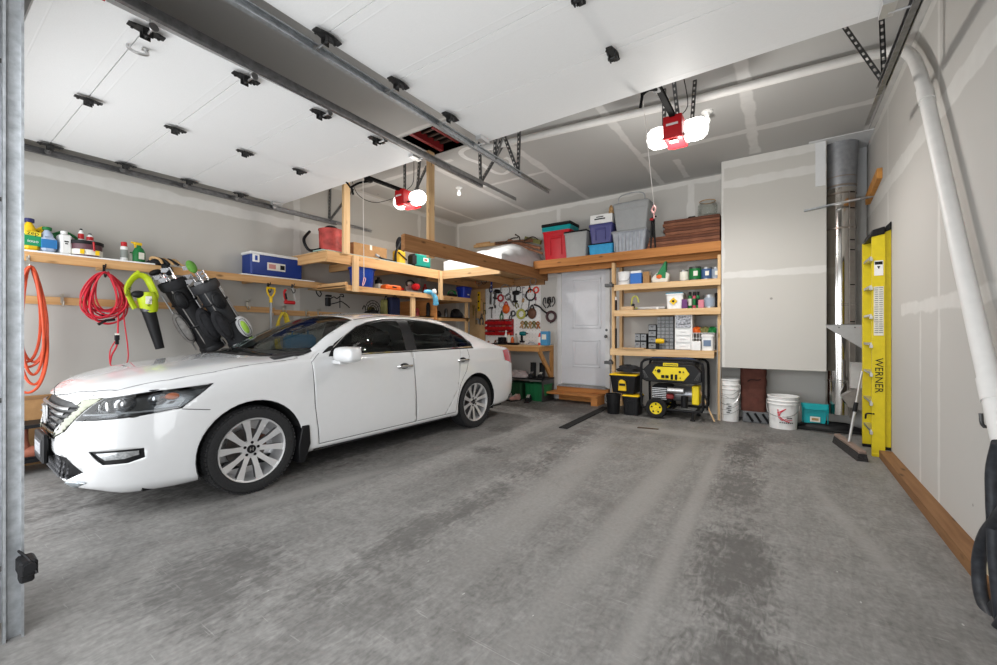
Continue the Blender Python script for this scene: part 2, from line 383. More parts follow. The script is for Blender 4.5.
def floor_material():
    m = bpy.data.materials.new('concrete'); m.use_nodes = True; nt = m.node_tree; b = nt.nodes['Principled BSDF']
    g = N(nt, 'ShaderNodeNewGeometry'); s = N(nt, 'ShaderNodeSeparateXYZ'); nt.links.new(g.outputs['Position'], s.inputs[0])
    def noise(sc, det=6, mapping=None, dist=0):
        n = N(nt, 'ShaderNodeTexNoise'); n.inputs['Scale'].default_value = sc; n.inputs['Detail'].default_value = det; n.inputs['Distortion'].default_value = dist
        if mapping:
            mp = N(nt, 'ShaderNodeMapping'); mp.inputs['Scale'].default_value = mapping; nt.links.new(g.outputs['Position'], mp.inputs[0]); nt.links.new(mp.outputs[0], n.inputs[0])
        else: nt.links.new(g.outputs['Position'], n.inputs[0])
        return n.outputs[0]
    big = noise(.9, 5); mid = noise(3.2, 8, dist=.6); fine = noise(45, 4); streak = noise(1, 6, (6.5, .8, 1), .4); trowel = noise(1, 7, (5, 14, 1), 1.2)
    grit = noise(1, 8, (30, 9, 1), 1.5); hi = noise(16, 8, dist=.8)
    f = M(nt, 'ADD', M(nt, 'MULTIPLY', big, .30), M(nt, 'ADD', M(nt, 'MULTIPLY', mid, .45), M(nt, 'MULTIPLY', streak, .25)))
    f = M(nt, 'ADD', f, M(nt, 'ADD', M(nt, 'MULTIPLY', fine, .45), M(nt, 'ADD', M(nt, 'MULTIPLY', grit, .45), M(nt, 'MULTIPLY', hi, .45))))
    f = M(nt, 'MULTIPLY', M(nt, 'SUBTRACT', f, .88), 1.7, clamp=True)
    col = mixc(nt, f, (.100,.096,.091), (.262,.255,.244))
    # worn, dirty patches, shade painted under the car, darker floor at the back: (x, y, rx, ry, turn, strength)
    edge = M(nt, 'ADD', M(nt, 'MULTIPLY', M(nt, 'SUBTRACT', grit, .5), 2.0), M(nt, 'ADD', M(nt, 'MULTIPLY', M(nt, 'SUBTRACT', mid, .5), 1.6), M(nt, 'MULTIPLY', M(nt, 'SUBTRACT', hi, .5), 1.6)))
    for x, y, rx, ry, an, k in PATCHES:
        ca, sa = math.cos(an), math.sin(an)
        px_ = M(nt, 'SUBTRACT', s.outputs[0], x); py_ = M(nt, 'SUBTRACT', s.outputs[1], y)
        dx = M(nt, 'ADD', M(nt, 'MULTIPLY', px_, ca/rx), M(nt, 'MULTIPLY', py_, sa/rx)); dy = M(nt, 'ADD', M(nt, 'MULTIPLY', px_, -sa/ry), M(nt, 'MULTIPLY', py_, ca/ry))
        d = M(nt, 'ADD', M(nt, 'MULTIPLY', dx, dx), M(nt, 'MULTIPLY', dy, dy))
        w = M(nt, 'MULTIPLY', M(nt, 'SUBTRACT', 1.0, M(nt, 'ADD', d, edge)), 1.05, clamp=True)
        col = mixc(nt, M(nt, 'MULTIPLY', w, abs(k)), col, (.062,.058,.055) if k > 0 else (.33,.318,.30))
    # paint drips and chips
    v = N(nt, 'ShaderNodeTexVoronoi'); v.inputs['Scale'].default_value = 3.2; mp = N(nt, 'ShaderNodeMapping'); mp.inputs['Scale'].default_value = (2.4,1,1); mp.inputs['Rotation'].default_value = (0,0,.7)
    nt.links.new(g.outputs['Position'], mp.inputs[0]); nt.links.new(mp.outputs[0], v.inputs[0])
    col = mixc(nt, M(nt, 'MULTIPLY', M(nt, 'LESS_THAN', v.outputs['Distance'], .03), .5), col, (.55,.54,.52))
    # fine scratches
    sc = M(nt, 'GREATER_THAN', noise(1, 3, (2.2, 60, 1), 2.0), .70)
    col = mixc(nt, M(nt, 'MULTIPLY', sc, .3), col, (.40,.39,.38))
    nt.links.new(col, b.inputs['Base Color'])
    r = M(nt, 'ADD', .42, M(nt, 'MULTIPLY', mid, .35)); nt.links.new(r, b.inputs['Roughness']); b.inputs['Specular IOR Level'].default_value = .35
    bp = N(nt, 'ShaderNodeBump'); bp.inputs['Strength'].default_value = .2; bp.inputs['Distance'].default_value = .004
    nt.links.new(M(nt, 'ADD', fine, mid), bp.inputs['Height']); nt.links.new(bp.outputs[0], b.inputs['Normal'])
    return m
struct('floor', slab((XL-.15, -.25, -.12), (XR+.15, YB+.15, 0)), floor_material(), smooth=False)
struct('driveway', slab((-30, -25, -.16), (25, -.25, -.02)), mat('driveway_concrete', (.42,.42,.41), .9, noise=.1, scale=2), smooth=False)
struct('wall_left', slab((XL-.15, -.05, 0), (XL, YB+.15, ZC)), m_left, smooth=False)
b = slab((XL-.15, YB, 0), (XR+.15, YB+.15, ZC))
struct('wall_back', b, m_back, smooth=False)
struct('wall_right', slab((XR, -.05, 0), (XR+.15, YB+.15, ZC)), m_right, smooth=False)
HX0, HX1, HY0, HY1 = -3.80, -3.29, 3.47, 4.05
b = MB()
for a, c in (((XL-.15, -.25, ZC), (HX0, YB+.15, ZC+.1)), ((HX1, -.25, ZC), (XR+.15, YB+.15, ZC+.1)), ((HX0, -.25, ZC), (HX1, HY0, ZC+.1)), ((HX0, HY1, ZC), (HX1, YB+.15, ZC+.1))):
    a = Vector(a); c = Vector(c); b.box((a+c)/2, c-a)
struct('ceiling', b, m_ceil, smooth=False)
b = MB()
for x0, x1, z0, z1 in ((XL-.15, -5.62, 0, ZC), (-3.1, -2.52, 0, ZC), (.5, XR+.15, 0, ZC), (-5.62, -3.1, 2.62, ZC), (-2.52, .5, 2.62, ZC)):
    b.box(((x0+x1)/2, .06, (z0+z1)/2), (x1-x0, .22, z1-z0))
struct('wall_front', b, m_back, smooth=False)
b = MB(); b.prism([(-.70, .74), (.44, .74), (.44, ZC), (-.70, ZC)], (0, 6.45, 0), (1,0,0), (0,0,1), (0, .5, 0))
o = struct('wall_chase', b, m_chase, smooth=False, bevel=.006)
struct('baseboard_right', slab((.775, .17, 0), (XR, 5.45, .07)), wood('stained_base', (.24,.125,.055), (.16,.075,.03), 1), smooth=False)
# attic hatch: a shaft above the ceiling with a ladder folded inside
t = thing('attic_hatch', 'dark open attic hatch with red trim in the ceiling between the two door tracks', 'hatch', ((HX0+HX1)/2, (HY0+HY1)/2, ZC))
b = MB(); cx, cy = (HX1-HX0)/2, (HY1-HY0)/2
for s in (-1, 1):
    b.box((s*(cx+.01), 0, .25), (.02, 2*cy+.04, .5)); b.box((0, s*(cy+.01), .25), (2*cx, .02, .5))
b.box((0, 0, .5), (2*cx+.04, 2*cy+.04, .02)); b.build('shaft', mat('dark_shaft', (.03,.022,.02), .9, noise=.3), t, smooth=False)
b = MB(); b.box((-cx+.13, 0, .06), (.05, 2*cy, .09)); b.box((cx-.1, .05, .09), (.04, 2*cy-.1, .08)); b.build('rail', mat('dark_red_paint', (.22,.012,.014), .6), t, smooth=False)
b = MB()
for k in range(5): b.box((.02, -cy+.08+k*.11, .09), (.34, .03, .02))
b.build('rung', mat('dark_wood', (.07,.04,.03), .8, noise=.3), t, smooth=False)

# ================================================================== SECTIONAL DOORS, OPEN OVERHEAD
m_panel = mat('door_panel_white', (.82,.82,.815), .55, noise=.035, scale=60, stretch=(1,12,12), bump=.08)
m_hinge = mat('hinge_steel', (.045,.045,.045), .5, .6, noise=.4, scale=50)
ZD = 3.0
def hinge(parent, x, y, w=.065, l=.155):
    b = MB()
    b.prism([(-w/2,-l*.10), (-w*.28,-l*.5), (w*.28,-l*.5), (w/2,-l*.10), (w/2,l*.10), (w*.28,l*.5), (-w*.28,l*.5), (-w/2,l*.10)], (x, y, -.032), (1,0,0), (0,1,0), (0,0,-.006))
    b.box((x-w*.3, y, -.055), (.006, .05, .04)); b.box((x+w*.3, y, -.055), (.006, .05, .04)); b.cyl((x-w*.45, y, -.06), (x+w*.45, y, -.06), .010, n=10)
    for s in (-1, 1):
        for q in (-1, 1): b.cyl((x+q*.02, y+s*l*.36, -.038), (x+q*.02, y+s*l*.36, -.044), .008, n=6)
    return b.build('hinge', m_hinge, parent)
def overhead_door(x0, x1, y_back, ys, label, hx, side_dx):
    t = thing('garage_door', label, 'garage door', ((x0+x1)/2, y_back, ZD)); W = x1-x0
    edges = [y_back]+[y for y in ys]
    for k in range(len(edges)-1):
        y1 = edges[k]-y_back; y0 = edges[k+1]-y_back; b = MB()
        # pressed steel skin: flat field, a raised rib on each side of every joint
        prof = [(y0+.003, .02), (y0+.003, -.012), (y0+.055, -.012), (y0+.062, -.0128), (y0+.068, -.012), (y1-.068, -.012), (y1-.062, -.0128), (y1-.055, -.012), (y1-.003, -.012), (y1-.003, .02)]
        a = [b.bm.verts.new((-W/2, p[0], p[1])) for p in prof]; c = [b.bm.verts.new((W/2, p[0], p[1])) for p in prof]
        b._f(a[::-1]); b._f(c); b.bridge(a, c); b.build('door_panel', m_panel, t, smooth=False)
    for y in ys[:-1]:
        for x in hx: hinge(t, x-(x0+x1)/2, y-y_back)
        for s in (0, 1):
            x = (x0+.06 if s == 0 else x1-.06)-(x0+x1)/2; hinge(t, x, y-y_back, .075, .17)
            b = MB(); xe = x+(-1 if s == 0 else 1)*.11
            b.cyl((x, y-y_back, -.062), (xe, y-y_back, -.062), .007, n=8); b.cyl((xe, y-y_back, -.062), (xe+(.012 if s else -.012), y-y_back, -.062), .023, n=16); b.build('roller', STEELD, t)
    # end rail and top fixtures at the back corners
    for s in (-1, 1):
        b = MB(); b.box((s*(W/2-.035), -.10, -.035), (.06, .13, .035)); b.cyl((s*(W/2-.03), -.07, -.05), (s*(W/2+.07), -.07, -.05), .007, n=8)
        b.cyl((s*(W/2+.07), -.07, -.05), (s*(W/2+.085), -.07, -.05), .023, n=14); b.build('top_fixture', mat('zinc', (.55,.55,.55), .4, .7), t)
    return t
ysL = [2.48, 1.93, 1.37, .83, .42]; ysR = [2.55, 2.0, 1.45, .9, .42]
dl = overhead_door(-5.70, -2.98, 3.04, ysL, 'left white sectional garage door, open overhead above the white car', [-4.3], .06)
dr = overhead_door(-2.28, .50, 3.12, ysR, 'right white sectional garage door, open overhead above the empty bay', [-.88], .06)
# lift handle and warning label on the left door
b = MB(); P = atZ(145, 52, ZD-.03)-dl.location
b.box((P.x, P.y, -.018), (.035, .03, .008)); b.tube(smooth_path([(P.x, P.y, -.02), (P.x+.01, P.y+.01, -.05), (P.x+.01, P.y-.045, -.065), (P.x-.02, P.y-.075, -.04), (P.x-.03, P.y-.075, -.02)], 5), .009); b.build('lift_handle', ALU, dl)
P = atZ(100, 4, ZD-.03)-dl.location
b = MB(); b.box((P.x, P.y, -.0135), (.10, .035, .002)); lb = b.build('warning_label', WHITE, dl, smooth=False)
b = MB(); b.box((P.x+.03, P.y, -.0155), (.03, .03, .002)); b.build('warning_mark', RED, lb, smooth=False)
def holes_strap(b, p0, p1, w=.03, th=.003, pitch=.05, wx=(1,0,0)):
    """perforated steel angle from p0 to p1: built as a ladder so that its holes are real"""
    p0 = Vector(p0); p1 = Vector(p1); d = p1-p0; L = d.length; d.normalize(); wx = Vector(wx); wx = (wx-d*d.dot(wx)).normalized(); nrm = d.cross(wx)
    mt = Matrix((wx, nrm, d)).transposed().to_4x4()
    for s in (-1, 1): b.box(p0+d*L/2+wx*s*w*.36, (w*.28, th, L), mtx=mt)
    n = int(L/pitch)
    for i in range(n+1): b.box(p0+d*(L*i/max(n,1)), (w, th, pitch*.55), mtx=mt)
    b.box(p0+d*L/2+wx*w*.5+nrm*w*.35, (th, w*.8, L), mtx=mt)
    return b
def track(x, yend, label, hang, face, vertical=None, y0=.55, zoff=0, splay=0):
    """C-section roller track: a horizontal run, with its curve and upright where the photo shows it"""
    t = thing('door_track', label, 'door track', (x, yend, ZD)); z = -.06+zoff
    path = []
    if vertical is not None:
        zv = vertical; R = .36
        XV = -.17; path = [Vector((XV, zv-yend, -ZD)), Vector((XV, zv-yend, z-R))]+[Vector((XV+.20*a/90, zv-yend+R-R*math.cos(math.radians(a)), z-R+R*math.sin(math.radians(a)))) for a in range(10, 91, 10)]
        path.append(Vector((0, 0, z)))
    else: path = [Vector((splay, y0-yend, z)), Vector((0, 0, z))]
    b = MB(); f = face   # +1: channel opens towards +x
    prof = [(-.014*f, -.028), (-.016*f, -.020), (-.016*f, .020), (-.014*f, .028), (.016*f, .028), (.016*f, .020), (.013*f, .020), (.013*f, .025), (-.012*f, .025), (-.013*f, .018), (-.013*f, -.018), (-.012*f, -.025), (.013*f, -.025), (.013*f, -.020), (.016*f, -.020), (.016*f, -.028)]
    rings = []
    for i, p in enumerate(path):
        tdir = (path[min(i+1, len(path)-1)]-path[max(i-1, 0)]).normalized(); up = Vector((1,0,0)).cross(tdir)
        rings.append([b.bm.verts.new(p+Vector((q[0], 0, 0))+up*q[1]) for q in prof])
    for r0, r1 in zip(rings, rings[1:]): b.bridge(r0, r1)
    b._f(rings[0]); b._f(rings[-1][::-1]); b.build('channel', STEEL if vertical is not None else mat('track_steel', (.20,.20,.205), .4, .85, noise=.3, scale=25), t, angle=30)
    b = MB(); b.box((-.022*f, -.40, z+.038), (.035, 2.2, .005)); b.box((-.035*f, -.4, z+.018), (.005, 2.2, .04)); b.build('stiffener', STEELD, t, smooth=False)
    for (dy, tx, ty) in hang:
        b = MB(); holes_strap(b, (-.02*f, dy, z+.02), (tx, ty, ZC-ZD)); b.build('hanger', mat('perforated_steel', (.13,.13,.13), .45, .8, noise=.2), t, smooth=False)
    return t
track(-5.80, 3.95, 'galvanised door track running along the left wall above the hook rails', [(-.12, 0, -.12), (-.12, 0, .3)], 1)
track(-2.91, 3.90, 'steel track on the inner edge of the open left garage door', [(-.06, 0, -.06), (-.06, .05, .38)], -1, splay=.12)
tv = track(-2.36, 3.90, 'long galvanised track of the right garage door, upright in the left foreground then running overhead', [(-.5, 0, -.5), (-.5, .3, -.55), (-.06, 0, -.06), (-.06, -.25, -.1)], 1, vertical=.27)
track(.565, 3.97, 'steel track on the outer edge of the open right garage door by the right wall', [(-.05, 0, -.05), (-.05, -.24, -.02)], -1)
# jamb angle, brackets and the safety sensor of the upright
b = MB(); P0 = Vector((-.06, .27-3.90, 0))
b.box((-.222, .27-3.90-.012, -ZD+1.32), (.085, .004, 2.56)); b.box((-.263, .27-3.90-.03, -ZD+1.32), (.004, .05, 2.56)); b.build('jamb_angle', STEEL, tv, smooth=False)
b = MB()
for z in (.28, .95, 1.75, 2.3):
    b.box((-.205, .27-3.90-.016, -ZD+z), (.03, .008, .07)); b.cyl((-.205, .27-3.90-.02, -ZD+z), (-.205, .27-3.90-.034, -ZD+z), .010, n=6)
b.build('bolt_plate', DMETAL, tv)
b = MB(); P = atX(27, 566, -2.46)
b.box((-.105, P.y-3.90, P.z-ZD), (.10, .05, .06), bev=.008); b.box((-.12, P.y-3.90, P.z-ZD-.045), (.06, .04, .04), bev=.006); b.cyl((-.07, P.y-3.90, P.z-ZD+.01), (-.035, P.y-3.90, P.z-ZD+.01), .018, n=12)
se = b.build('safety_sensor', BLACK, tv); b = MB(); b.tube(smooth_path([(-.15, P.y-3.90, P.z-ZD+.02), (-.12, P.y-3.92, P.z-ZD+.06), (-.07, P.y-3.90, P.z-ZD+.035), (-.04, P.y-3.88, P.z-ZD-.02)], 5), .004, 6); b.build('cable', BLACK, se)

# ================================================================== OPENERS
m_lens = mat('lamp_lens', (.85,.85,.82), .4, emit=((1,.98,.94), 2.6))
def opener(x, y, z, ydoor, label, power, s=1.0, hang=((-.12,.05,-.5), (.12,.05,.1)), arm_y=0):
    t = thing('garage_door_opener', label, 'garage door opener', (x, y, z))
    b = MB()      # red housing: a body with its sloping fascia
    b.prism([(-.10,-.10), (.18,-.10), (.19,.0), (.17,.05), (-.10,.06), (-.14,.02)], (-.075, 0, 0), (0,1,0), (0,0,1), (.15, 0, 0)); b.build('housing', RED, t, bevel=.008)
    b = MB(); b.prism([(-.105,-.012),(-.085,-.125),(.12,-.135),(.19,-.11),(.19,.06),(-.10,.075)], (-.08,-.06,0), (0,1,0), (0,0,1), (.16,0,0)); b.build('front_cover', RED, t, bevel=.006)
    b = MB(); b.box((0,-.10,-.14), (.07,.06,.004)); b.build('learn_panel', mat('badge_grey', (.6,.55,.55), .4), t)
    b = MB(); b.box((0, -.17, -.01), (.10, .006, .018)); b.box((0,-.115,-.035), (.006,.006,.006)); b.build('badge', mat('badge_grey', (.6,.55,.55), .4), t)
    for sx in (-1, 1):
        b = MB()  # rounded translucent lens
        prof = [(0, .0), (.088, .0), (.10, .02), (.105, .09), (.098, .14), (.07, .175), (.03, .19), (0, .192)]
        b.lathe(prof, (sx*.076, .03, -.02), (sx, 0, 0), 20, .95); b.build('lamp_lens', m_lens, t)
    b = MB()
    for sx in (-1, 1):
        for k in range(4): b.box((sx*(.085+k*.014), -.075, -.085), (.006, .03, .02))
    b.build('vent', BLACK, t, smooth=False)
    b = MB(); L = ydoor-y; b.box((0, L/2-.1, .075), (.045, abs(L)-.05, .035)); b.box((0, -.1, .06), (.09, .1, .03)); b.build('drive_rail', mat('rail_black', (.008,.008,.008), .9, spec=.1), t, smooth=False)
    b = MB(); b.box((0, L+.28, .05), (.05, .09, .05)); b.box((0, L+.05+.0, .03), (.02, .03, .10)); b.build('trolley', BLACK, t, smooth=False)
    dx = -.10
    b = MB(); b.tube(smooth_path([(0, L+.28, .03), (-.03, L+.16, -.02), (-.05, L+.06, -.10)], 4), .013, 6); b.tube([(-.05, L+.06, -.10), (-.03, L-.04, -.03)], .011, 6); b.box((-.03, L-.06, -.01), (.05, .05, .04)); b.tube([(-.05, L+.07, -.09), (-.08, L+.12, -.16)], .012, 6); b.build('door_arm', mat('rail_black', (.008,.008,.008), .9, spec=.1), t)
    for hx, hy, tx in hang:
        b = MB(); holes_strap(b, (hx*.9, .04, .04), (hx+tx*.0, hy, ZC-z), .03); b.build('hanger', mat('perforated_steel', (.13,.13,.13), .45, .8), t, smooth=False)
    b = MB(); b.tube(smooth_path([(.03, -.05, .09), (.10, .0, .2), (.06, .05, ZC-z)], 6), .004, 6); b.build('wire', BLACK, t)
    lamp('opener_light', 'POINT', (0, .02, -.34), power, (1,.97,.92), size=.09, parent=t)
    return t, L
P = atY(676, 133, 4.1)
tR, LR = opener(P.x, 4.1, P.z+.02, 3.1, 'red garage door opener with glowing white lenses over the right bay', 34, hang=((-.13,.1,0), (.14,.12,0), (.02,-.3,0)))
PL = atY(408, 200, 3.95)
tL, LL = opener(PL.x, 3.95, PL.z+.02, 3.02, 'red garage door opener with glowing white lenses above the loft posts at left', 20, hang=((-.13,.05,0), (.13,.08,0), (.05,.3,0)))
b = MB(); P = atY(657, 120, 3.4); x = P.x-tR.location.x
Pb = atY(654, 206, 4.0)
b.tube([(-.13, -.62, .03), (Pb.x-tR.location.x, Pb.y-4.1, Pb.z-tR.location.z)], .0035, 6); c = b.build('release_cord', mat('white_cord', (.7,.66,.62), .8), tR)
b = MB(); q = Vector((Pb.x-tR.location.x, Pb.y-4.1, Pb.z-tR.location.z)); b.tube(smooth_path([q, q+Vector((.015,0,-.03)), q+Vector((0,0,-.07)), q+Vector((-.02,0,-.04)), q], 5), .007, 6); b.tube([q+Vector((0,0,-.06)), q+Vector((0,0,-.12))], .006, 6); b.build('pull_handle', PINK, c)
q2 = atY(364, 278, 3.2)-tL.location; q1 = atY(363, 178, 3.2)-tL.location
b = MB(); b.tube([q1, q2], .0035, 6); c = b.build('release_cord', mat('white_cord', (.7,.66,.62), .8), tL)
b = MB(); b.tube(smooth_path([q2, q2+Vector((.03,0,-.02)), q2+Vector((.0,0,-.08)), q2+Vector((-.025,0,-.09)), q2+Vector((-.01,0,-.03)), q2], 5), .005, 6); b.build('pull_handle', PINK, c)
b = MB(); b.tube(smooth_path([atY(350,175,3.2)-tL.location, atY(358,195,3.4)-tL.location, atY(375,203,3.6)-tL.location, Vector((-.1,-.1,.0))], 6), .004, 6); b.build('wire', BLACK, tL)

# bare bulbs on the ceiling
def bulb(px, py, label):
    P = atZ(px, py, ZC); t = thing('ceiling_bulb', label, 'light bulb', (P.x, P.y, ZC))
    b = MB(); b.lathe([(.055,0), (.055,-.012), (.03,-.022), (.022,-.05), (0,-.05)], n=20); b.build('lamp_holder', WHITE, t)
    l_ = lamp('bulb_light', 'SPOT', (0, 0, -.16), 150, (1,.97,.93), size=.05, parent=t); l_.data.spot_size = math.radians(150); l_.data.spot_blend = 1
    b = MB(); b.lathe([(.013,-.048), (.016,-.06), (.030,-.085), (.032,-.105), (.022,-.128), (0,-.135)], n=18); b.build('bulb_glass', mat('bulb_glass', (.85,.85,.83), .2, emit=((1,.97,.9), .8)), t)
bulb(707, 112, 'bare bulb in a white ceiling holder behind the right door opener')
bulb(459, 188, 'bare bulb in a white ceiling holder over the back left corner')
b = MB(); pr = smooth_path([atZ(*q, ZC-.001) for q in ((488,144),(474,147),(464,150),(461,154),(467,159),(480,164),(495,173),(505,174),(511,168),(511,161),(505,158))], 6)
for p, q in zip(pr, pr[1:]):
    n_ = Vector((-(q-p).y, (q-p).x, 0)).normalized()*.035; b._f([b.bm.verts.new(v) for v in (p-n_, q-n_, q+n_, p+n_)])
bmesh.ops.remove_doubles(b.bm, verts=b.bm.verts, dist=.012); struct('trim_1', b, mat('joint_compound', (.64,.64,.63), .9, noise=.06), smooth=False)
# white vent pipe
t = thing('vent_pipe', 'white plastic vent pipe crossing the ceiling and sloping down the right wall', 'pipe', (.78, 4.5, 3.4))
A = [atZ(478, 150, 3.50), atZ(700, 99, 3.50), atZ(868, 56, 3.50)]
m_pipe = mat('white_pvc', (.66,.65,.63), .45, noise=.04)
r = .038
b = MB(); e0 = atX(893, 49, .70)
el = smooth_path([A[2], atZ(885, 53, 3.49), atX(900, 50, .755), atX(912, 57, .79), atX(919, 72, .79), atX(925, 92, .79)], 6)
b.tube([A[0], A[1], A[2]]+el[1:], r, 16)
dn = [atX(925, 92, .79), atX(940, 160, .79), atX(962, 262, .79), atX(990, 385, .79), atX(1010, 470, .79)]
b.tube(dn, r*1.0, 16)
b.build('pipe', m_pipe, t, world=t)
for q, w_ in ((0, .12),):
    b = MB(); d = (dn[1]-dn[0]).normalized(); b.cyl(dn[0]-d*.02, dn[0]+d*.10, r*1.13, n=18); b.build('coupling', m_pipe, t, world=t)
b = MB(); d = (dn[3]-dn[2]).normalized(); b.cyl(dn[3]-d*.03, dn[3]+d*.08, r*1.12, n=18); b.build('coupling', m_pipe, t, world=t)
# ================================================================== CAR
KC = .968; CO = Vector((-4.188, 1.574, 0)); CR = math.atan2(.0249, .9997)
car = thing('car', 'white four-door sedan parked in the left bay, nose towards the open door', 'car', CO, -CR-0.0)
car.scale = (KC, KC, KC)
# car space: x = lateral (near side +), y = rearward from the front axle, z up
m_paint = mat('white_paint', (.64,.645,.65), .2, coat=1, noise=.01)
m_dark = mat('dark_trim', (.007,.007,.008), .4, noise=.1, spec=.25); m_gap = mat('panel_gap', (.02,.02,.02), .8)
m_wsg = glass('windshield_glass', (.72,.80,.78), .7); m_sdg = glass('side_glass', (.42,.45,.44), .8); m_clear = glass('clear_cover', (.85,.87,.88), 1.0)
SEC = [ # y, then eleven (lateral, z) points: bottom centre, bottom edge, rocker, side, crease, shoulder, glass base, mid, rail, outer roof, centre
(-1.0, [(0,.36),(.20,.36),(.26,.38),(.30,.48),(.28,.60),(.24,.68),(.20,.70),(.16,.71),(.12,.715),(.06,.72),(0,.72)]),
(-.975, [(0.000,.27),(0.310,.27),(0.353,.31),(0.396,.48),(0.370,.64),(0.327,.735),(0.284,.755),(0.232,.765),(0.163,.775),(0.086,.78),(0.000,.785)]),
(-.93, [(0.000,.225),(0.410,.225),(0.459,.27),(0.508,.48),(0.492,.66),(0.447,.775),(0.394,.81),(0.328,.825),(0.238,.84),(0.123,.847),(0.000,.85)]),
(-.85, [(0.000,.205),(0.533,.205),(0.593,.24),(0.641,.49),(0.628,.69),(0.576,.825),(0.499,.86),(0.413,.885),(0.301,.90),(0.155,.91),(0.000,.914)]),
(-.70, [(0.000,.17),(0.666,.17),(0.740,.24),(0.772,.50),(0.763,.72),(0.708,.86),(0.611,.905),(0.500,.935),(0.361,.95),(0.185,.963),(0.000,.966)]),
(-.52, [(0.000,.17),(0.745,.17),(0.832,.24),(0.857,.50),(0.847,.745),(0.784,.90),(0.678,.947),(0.552,.975),(0.397,.99),(0.203,1.003),(0.000,1.006)]),
(-.30, [(0.000,.18),(0.792,.18),(0.891,.24),(0.906,.50),(0.901,.77),(0.832,.935),(0.723,.975),(0.584,1.0),(0.416,1.015),(0.218,1.028),(0.000,1.03)]),
(0, [(0,.19),(.80,.19),(.905,.25),(.925,.50),(.915,.80),(.858,.975),(.755,1.012),(.61,1.034),(.44,1.048),(.22,1.060),(0,1.063)]),
(.22, [(0,.19),(.80,.19),(.905,.25),(.925,.50),(.912,.81),(.868,.99),(.77,1.025),(.63,1.045),(.45,1.060),(.22,1.08),(0,1.095)]),
(.45, [(0,.19),(.80,.19),(.90,.25),(.92,.50),(.91,.82),(.875,1.0),(.815,1.04),(.72,1.075),(.58,1.115),(.32,1.185),(0,1.215)]),
(.8, [(0,.19),(.80,.19),(.90,.25),(.92,.50),(.91,.82),(.885,1.005),(.852,1.045),(.795,1.14),(.70,1.245),(.42,1.325),(0,1.355)]),
(1.15, [(0,.19),(.80,.19),(.90,.25),(.92,.50),(.91,.83),(.89,1.01),(.857,1.05),(.79,1.22),(.672,1.375),(.43,1.435),(0,1.465)]),
(1.7, [(0,.19),(.80,.19),(.90,.25),(.92,.50),(.91,.84),(.893,1.02),(.862,1.06),(.785,1.25),(.655,1.42),(.43,1.475),(0,1.505)]),
(2.3, [(0,.19),(.80,.19),(.90,.25),(.92,.50),(.915,.85),(.893,1.03),(.86,1.07),(.775,1.24),(.64,1.395),(.42,1.455),(0,1.485)]),
(2.7, [(0,.19),(.80,.19),(.905,.25),(.925,.51),(.915,.86),(.89,1.035),(.852,1.075),(.765,1.19),(.63,1.315),(.42,1.38),(0,1.41)]),
(3.0, [(0,.20),(.80,.20),(.905,.26),(.922,.52),(.91,.87),(.885,1.045),(.84,1.08),(.755,1.15),(.63,1.225),(.42,1.285),(0,1.31)]),
(3.3, [(0,.21),(.79,.21),(.895,.27),(.915,.53),(.90,.88),(.865,1.045),(.81,1.075),(.725,1.11),(.61,1.145),(.4,1.175),(0,1.19)]),
(3.52, [(0,.22),(.77,.22),(.87,.28),(.895,.54),(.88,.88),(.835,1.03),(.77,1.055),(.67,1.075),(.52,1.09),(.3,1.10),(0,1.105)]),
(3.68, [(0,.24),(.73,.24),(.82,.29),(.855,.55),(.84,.86),(.79,1.01),(.72,1.035),(.62,1.05),(.47,1.065),(.25,1.075),(0,1.08)]),
(3.77, [(0,.28),(.68,.28),(.76,.33),(.80,.56),(.78,.80),(.72,.93),(.64,.95),(.52,.96),(.38,.965),(.2,.97),(0,.97)]),
(3.82, [(0,.36),(.58,.36),(.66,.40),(.70,.56),(.66,.70),(.58,.76),(.48,.775),(.38,.78),(.26,.78),(.13,.78),(0,.78)]),
]
def pchip(X, Yv):
    n = len(X); h = [X[i+1]-X[i] for i in range(n-1)]; d = [(Yv[i+1]-Yv[i])/h[i] for i in range(n-1)]; mm = [0]*n
    for i in range(1, n-1):
        if d[i-1]*d[i] > 0:
            w1 = 2*h[i]+h[i-1]; w2 = h[i]+2*h[i-1]; mm[i] = (w1+w2)/(w1/d[i-1]+w2/d[i])
    mm[0] = d[0]; mm[-1] = d[-1]
    def f(x):
        x = min(max(x, X[0]), X[-1]); i = 0
        while i < n-2 and x > X[i+1]: i += 1
        t = (x-X[i])/h[i]
        return (1+2*t)*(1-t)**2*Yv[i]+t*(1-t)**2*h[i]*mm[i]+t*t*(3-2*t)*Yv[i+1]+t*t*(t-1)*h[i]*mm[i+1]
    return f
YS = [s[0] for s in SEC]
FY = [(pchip(YS, [s[1][j][0] for s in SEC]), pchip(YS, [s[1][j][1] for s in SEC])) for j in range(11)]
def section(y, k=7):
    pts = [(FY[j][0](y), FY[j][1](y)) for j in range(11)]
    T = [0]
    for a, b_ in zip(pts, pts[1:]): T.append(T[-1]+max(math.dist(a, b_), 1e-4))
    fx = pchip(T, [p[0] for p in pts]); fz = pchip(T, [p[1] for p in pts]); out = []
    for i in range(10):
        for q in range(k): t = T[i]+(T[i+1]-T[i])*q/k; out.append((fx(t), fz(t)))
    out.append(pts[-1]); return out
def side_x(y, z):
    """lateral position of the flank at height z"""
    S = section(y); best = None
    for a, b_ in zip(S[7:], S[8:]):
        if min(a[1], b_[1]) <= z <= max(a[1], b_[1]) and abs(b_[1]-a[1]) > 1e-6:
            t = (z-a[1])/(b_[1]-a[1]); x = a[0]+(b_[0]-a[0])*t; best = x if best is None else max(best, x)
    return best if best is not None else .5
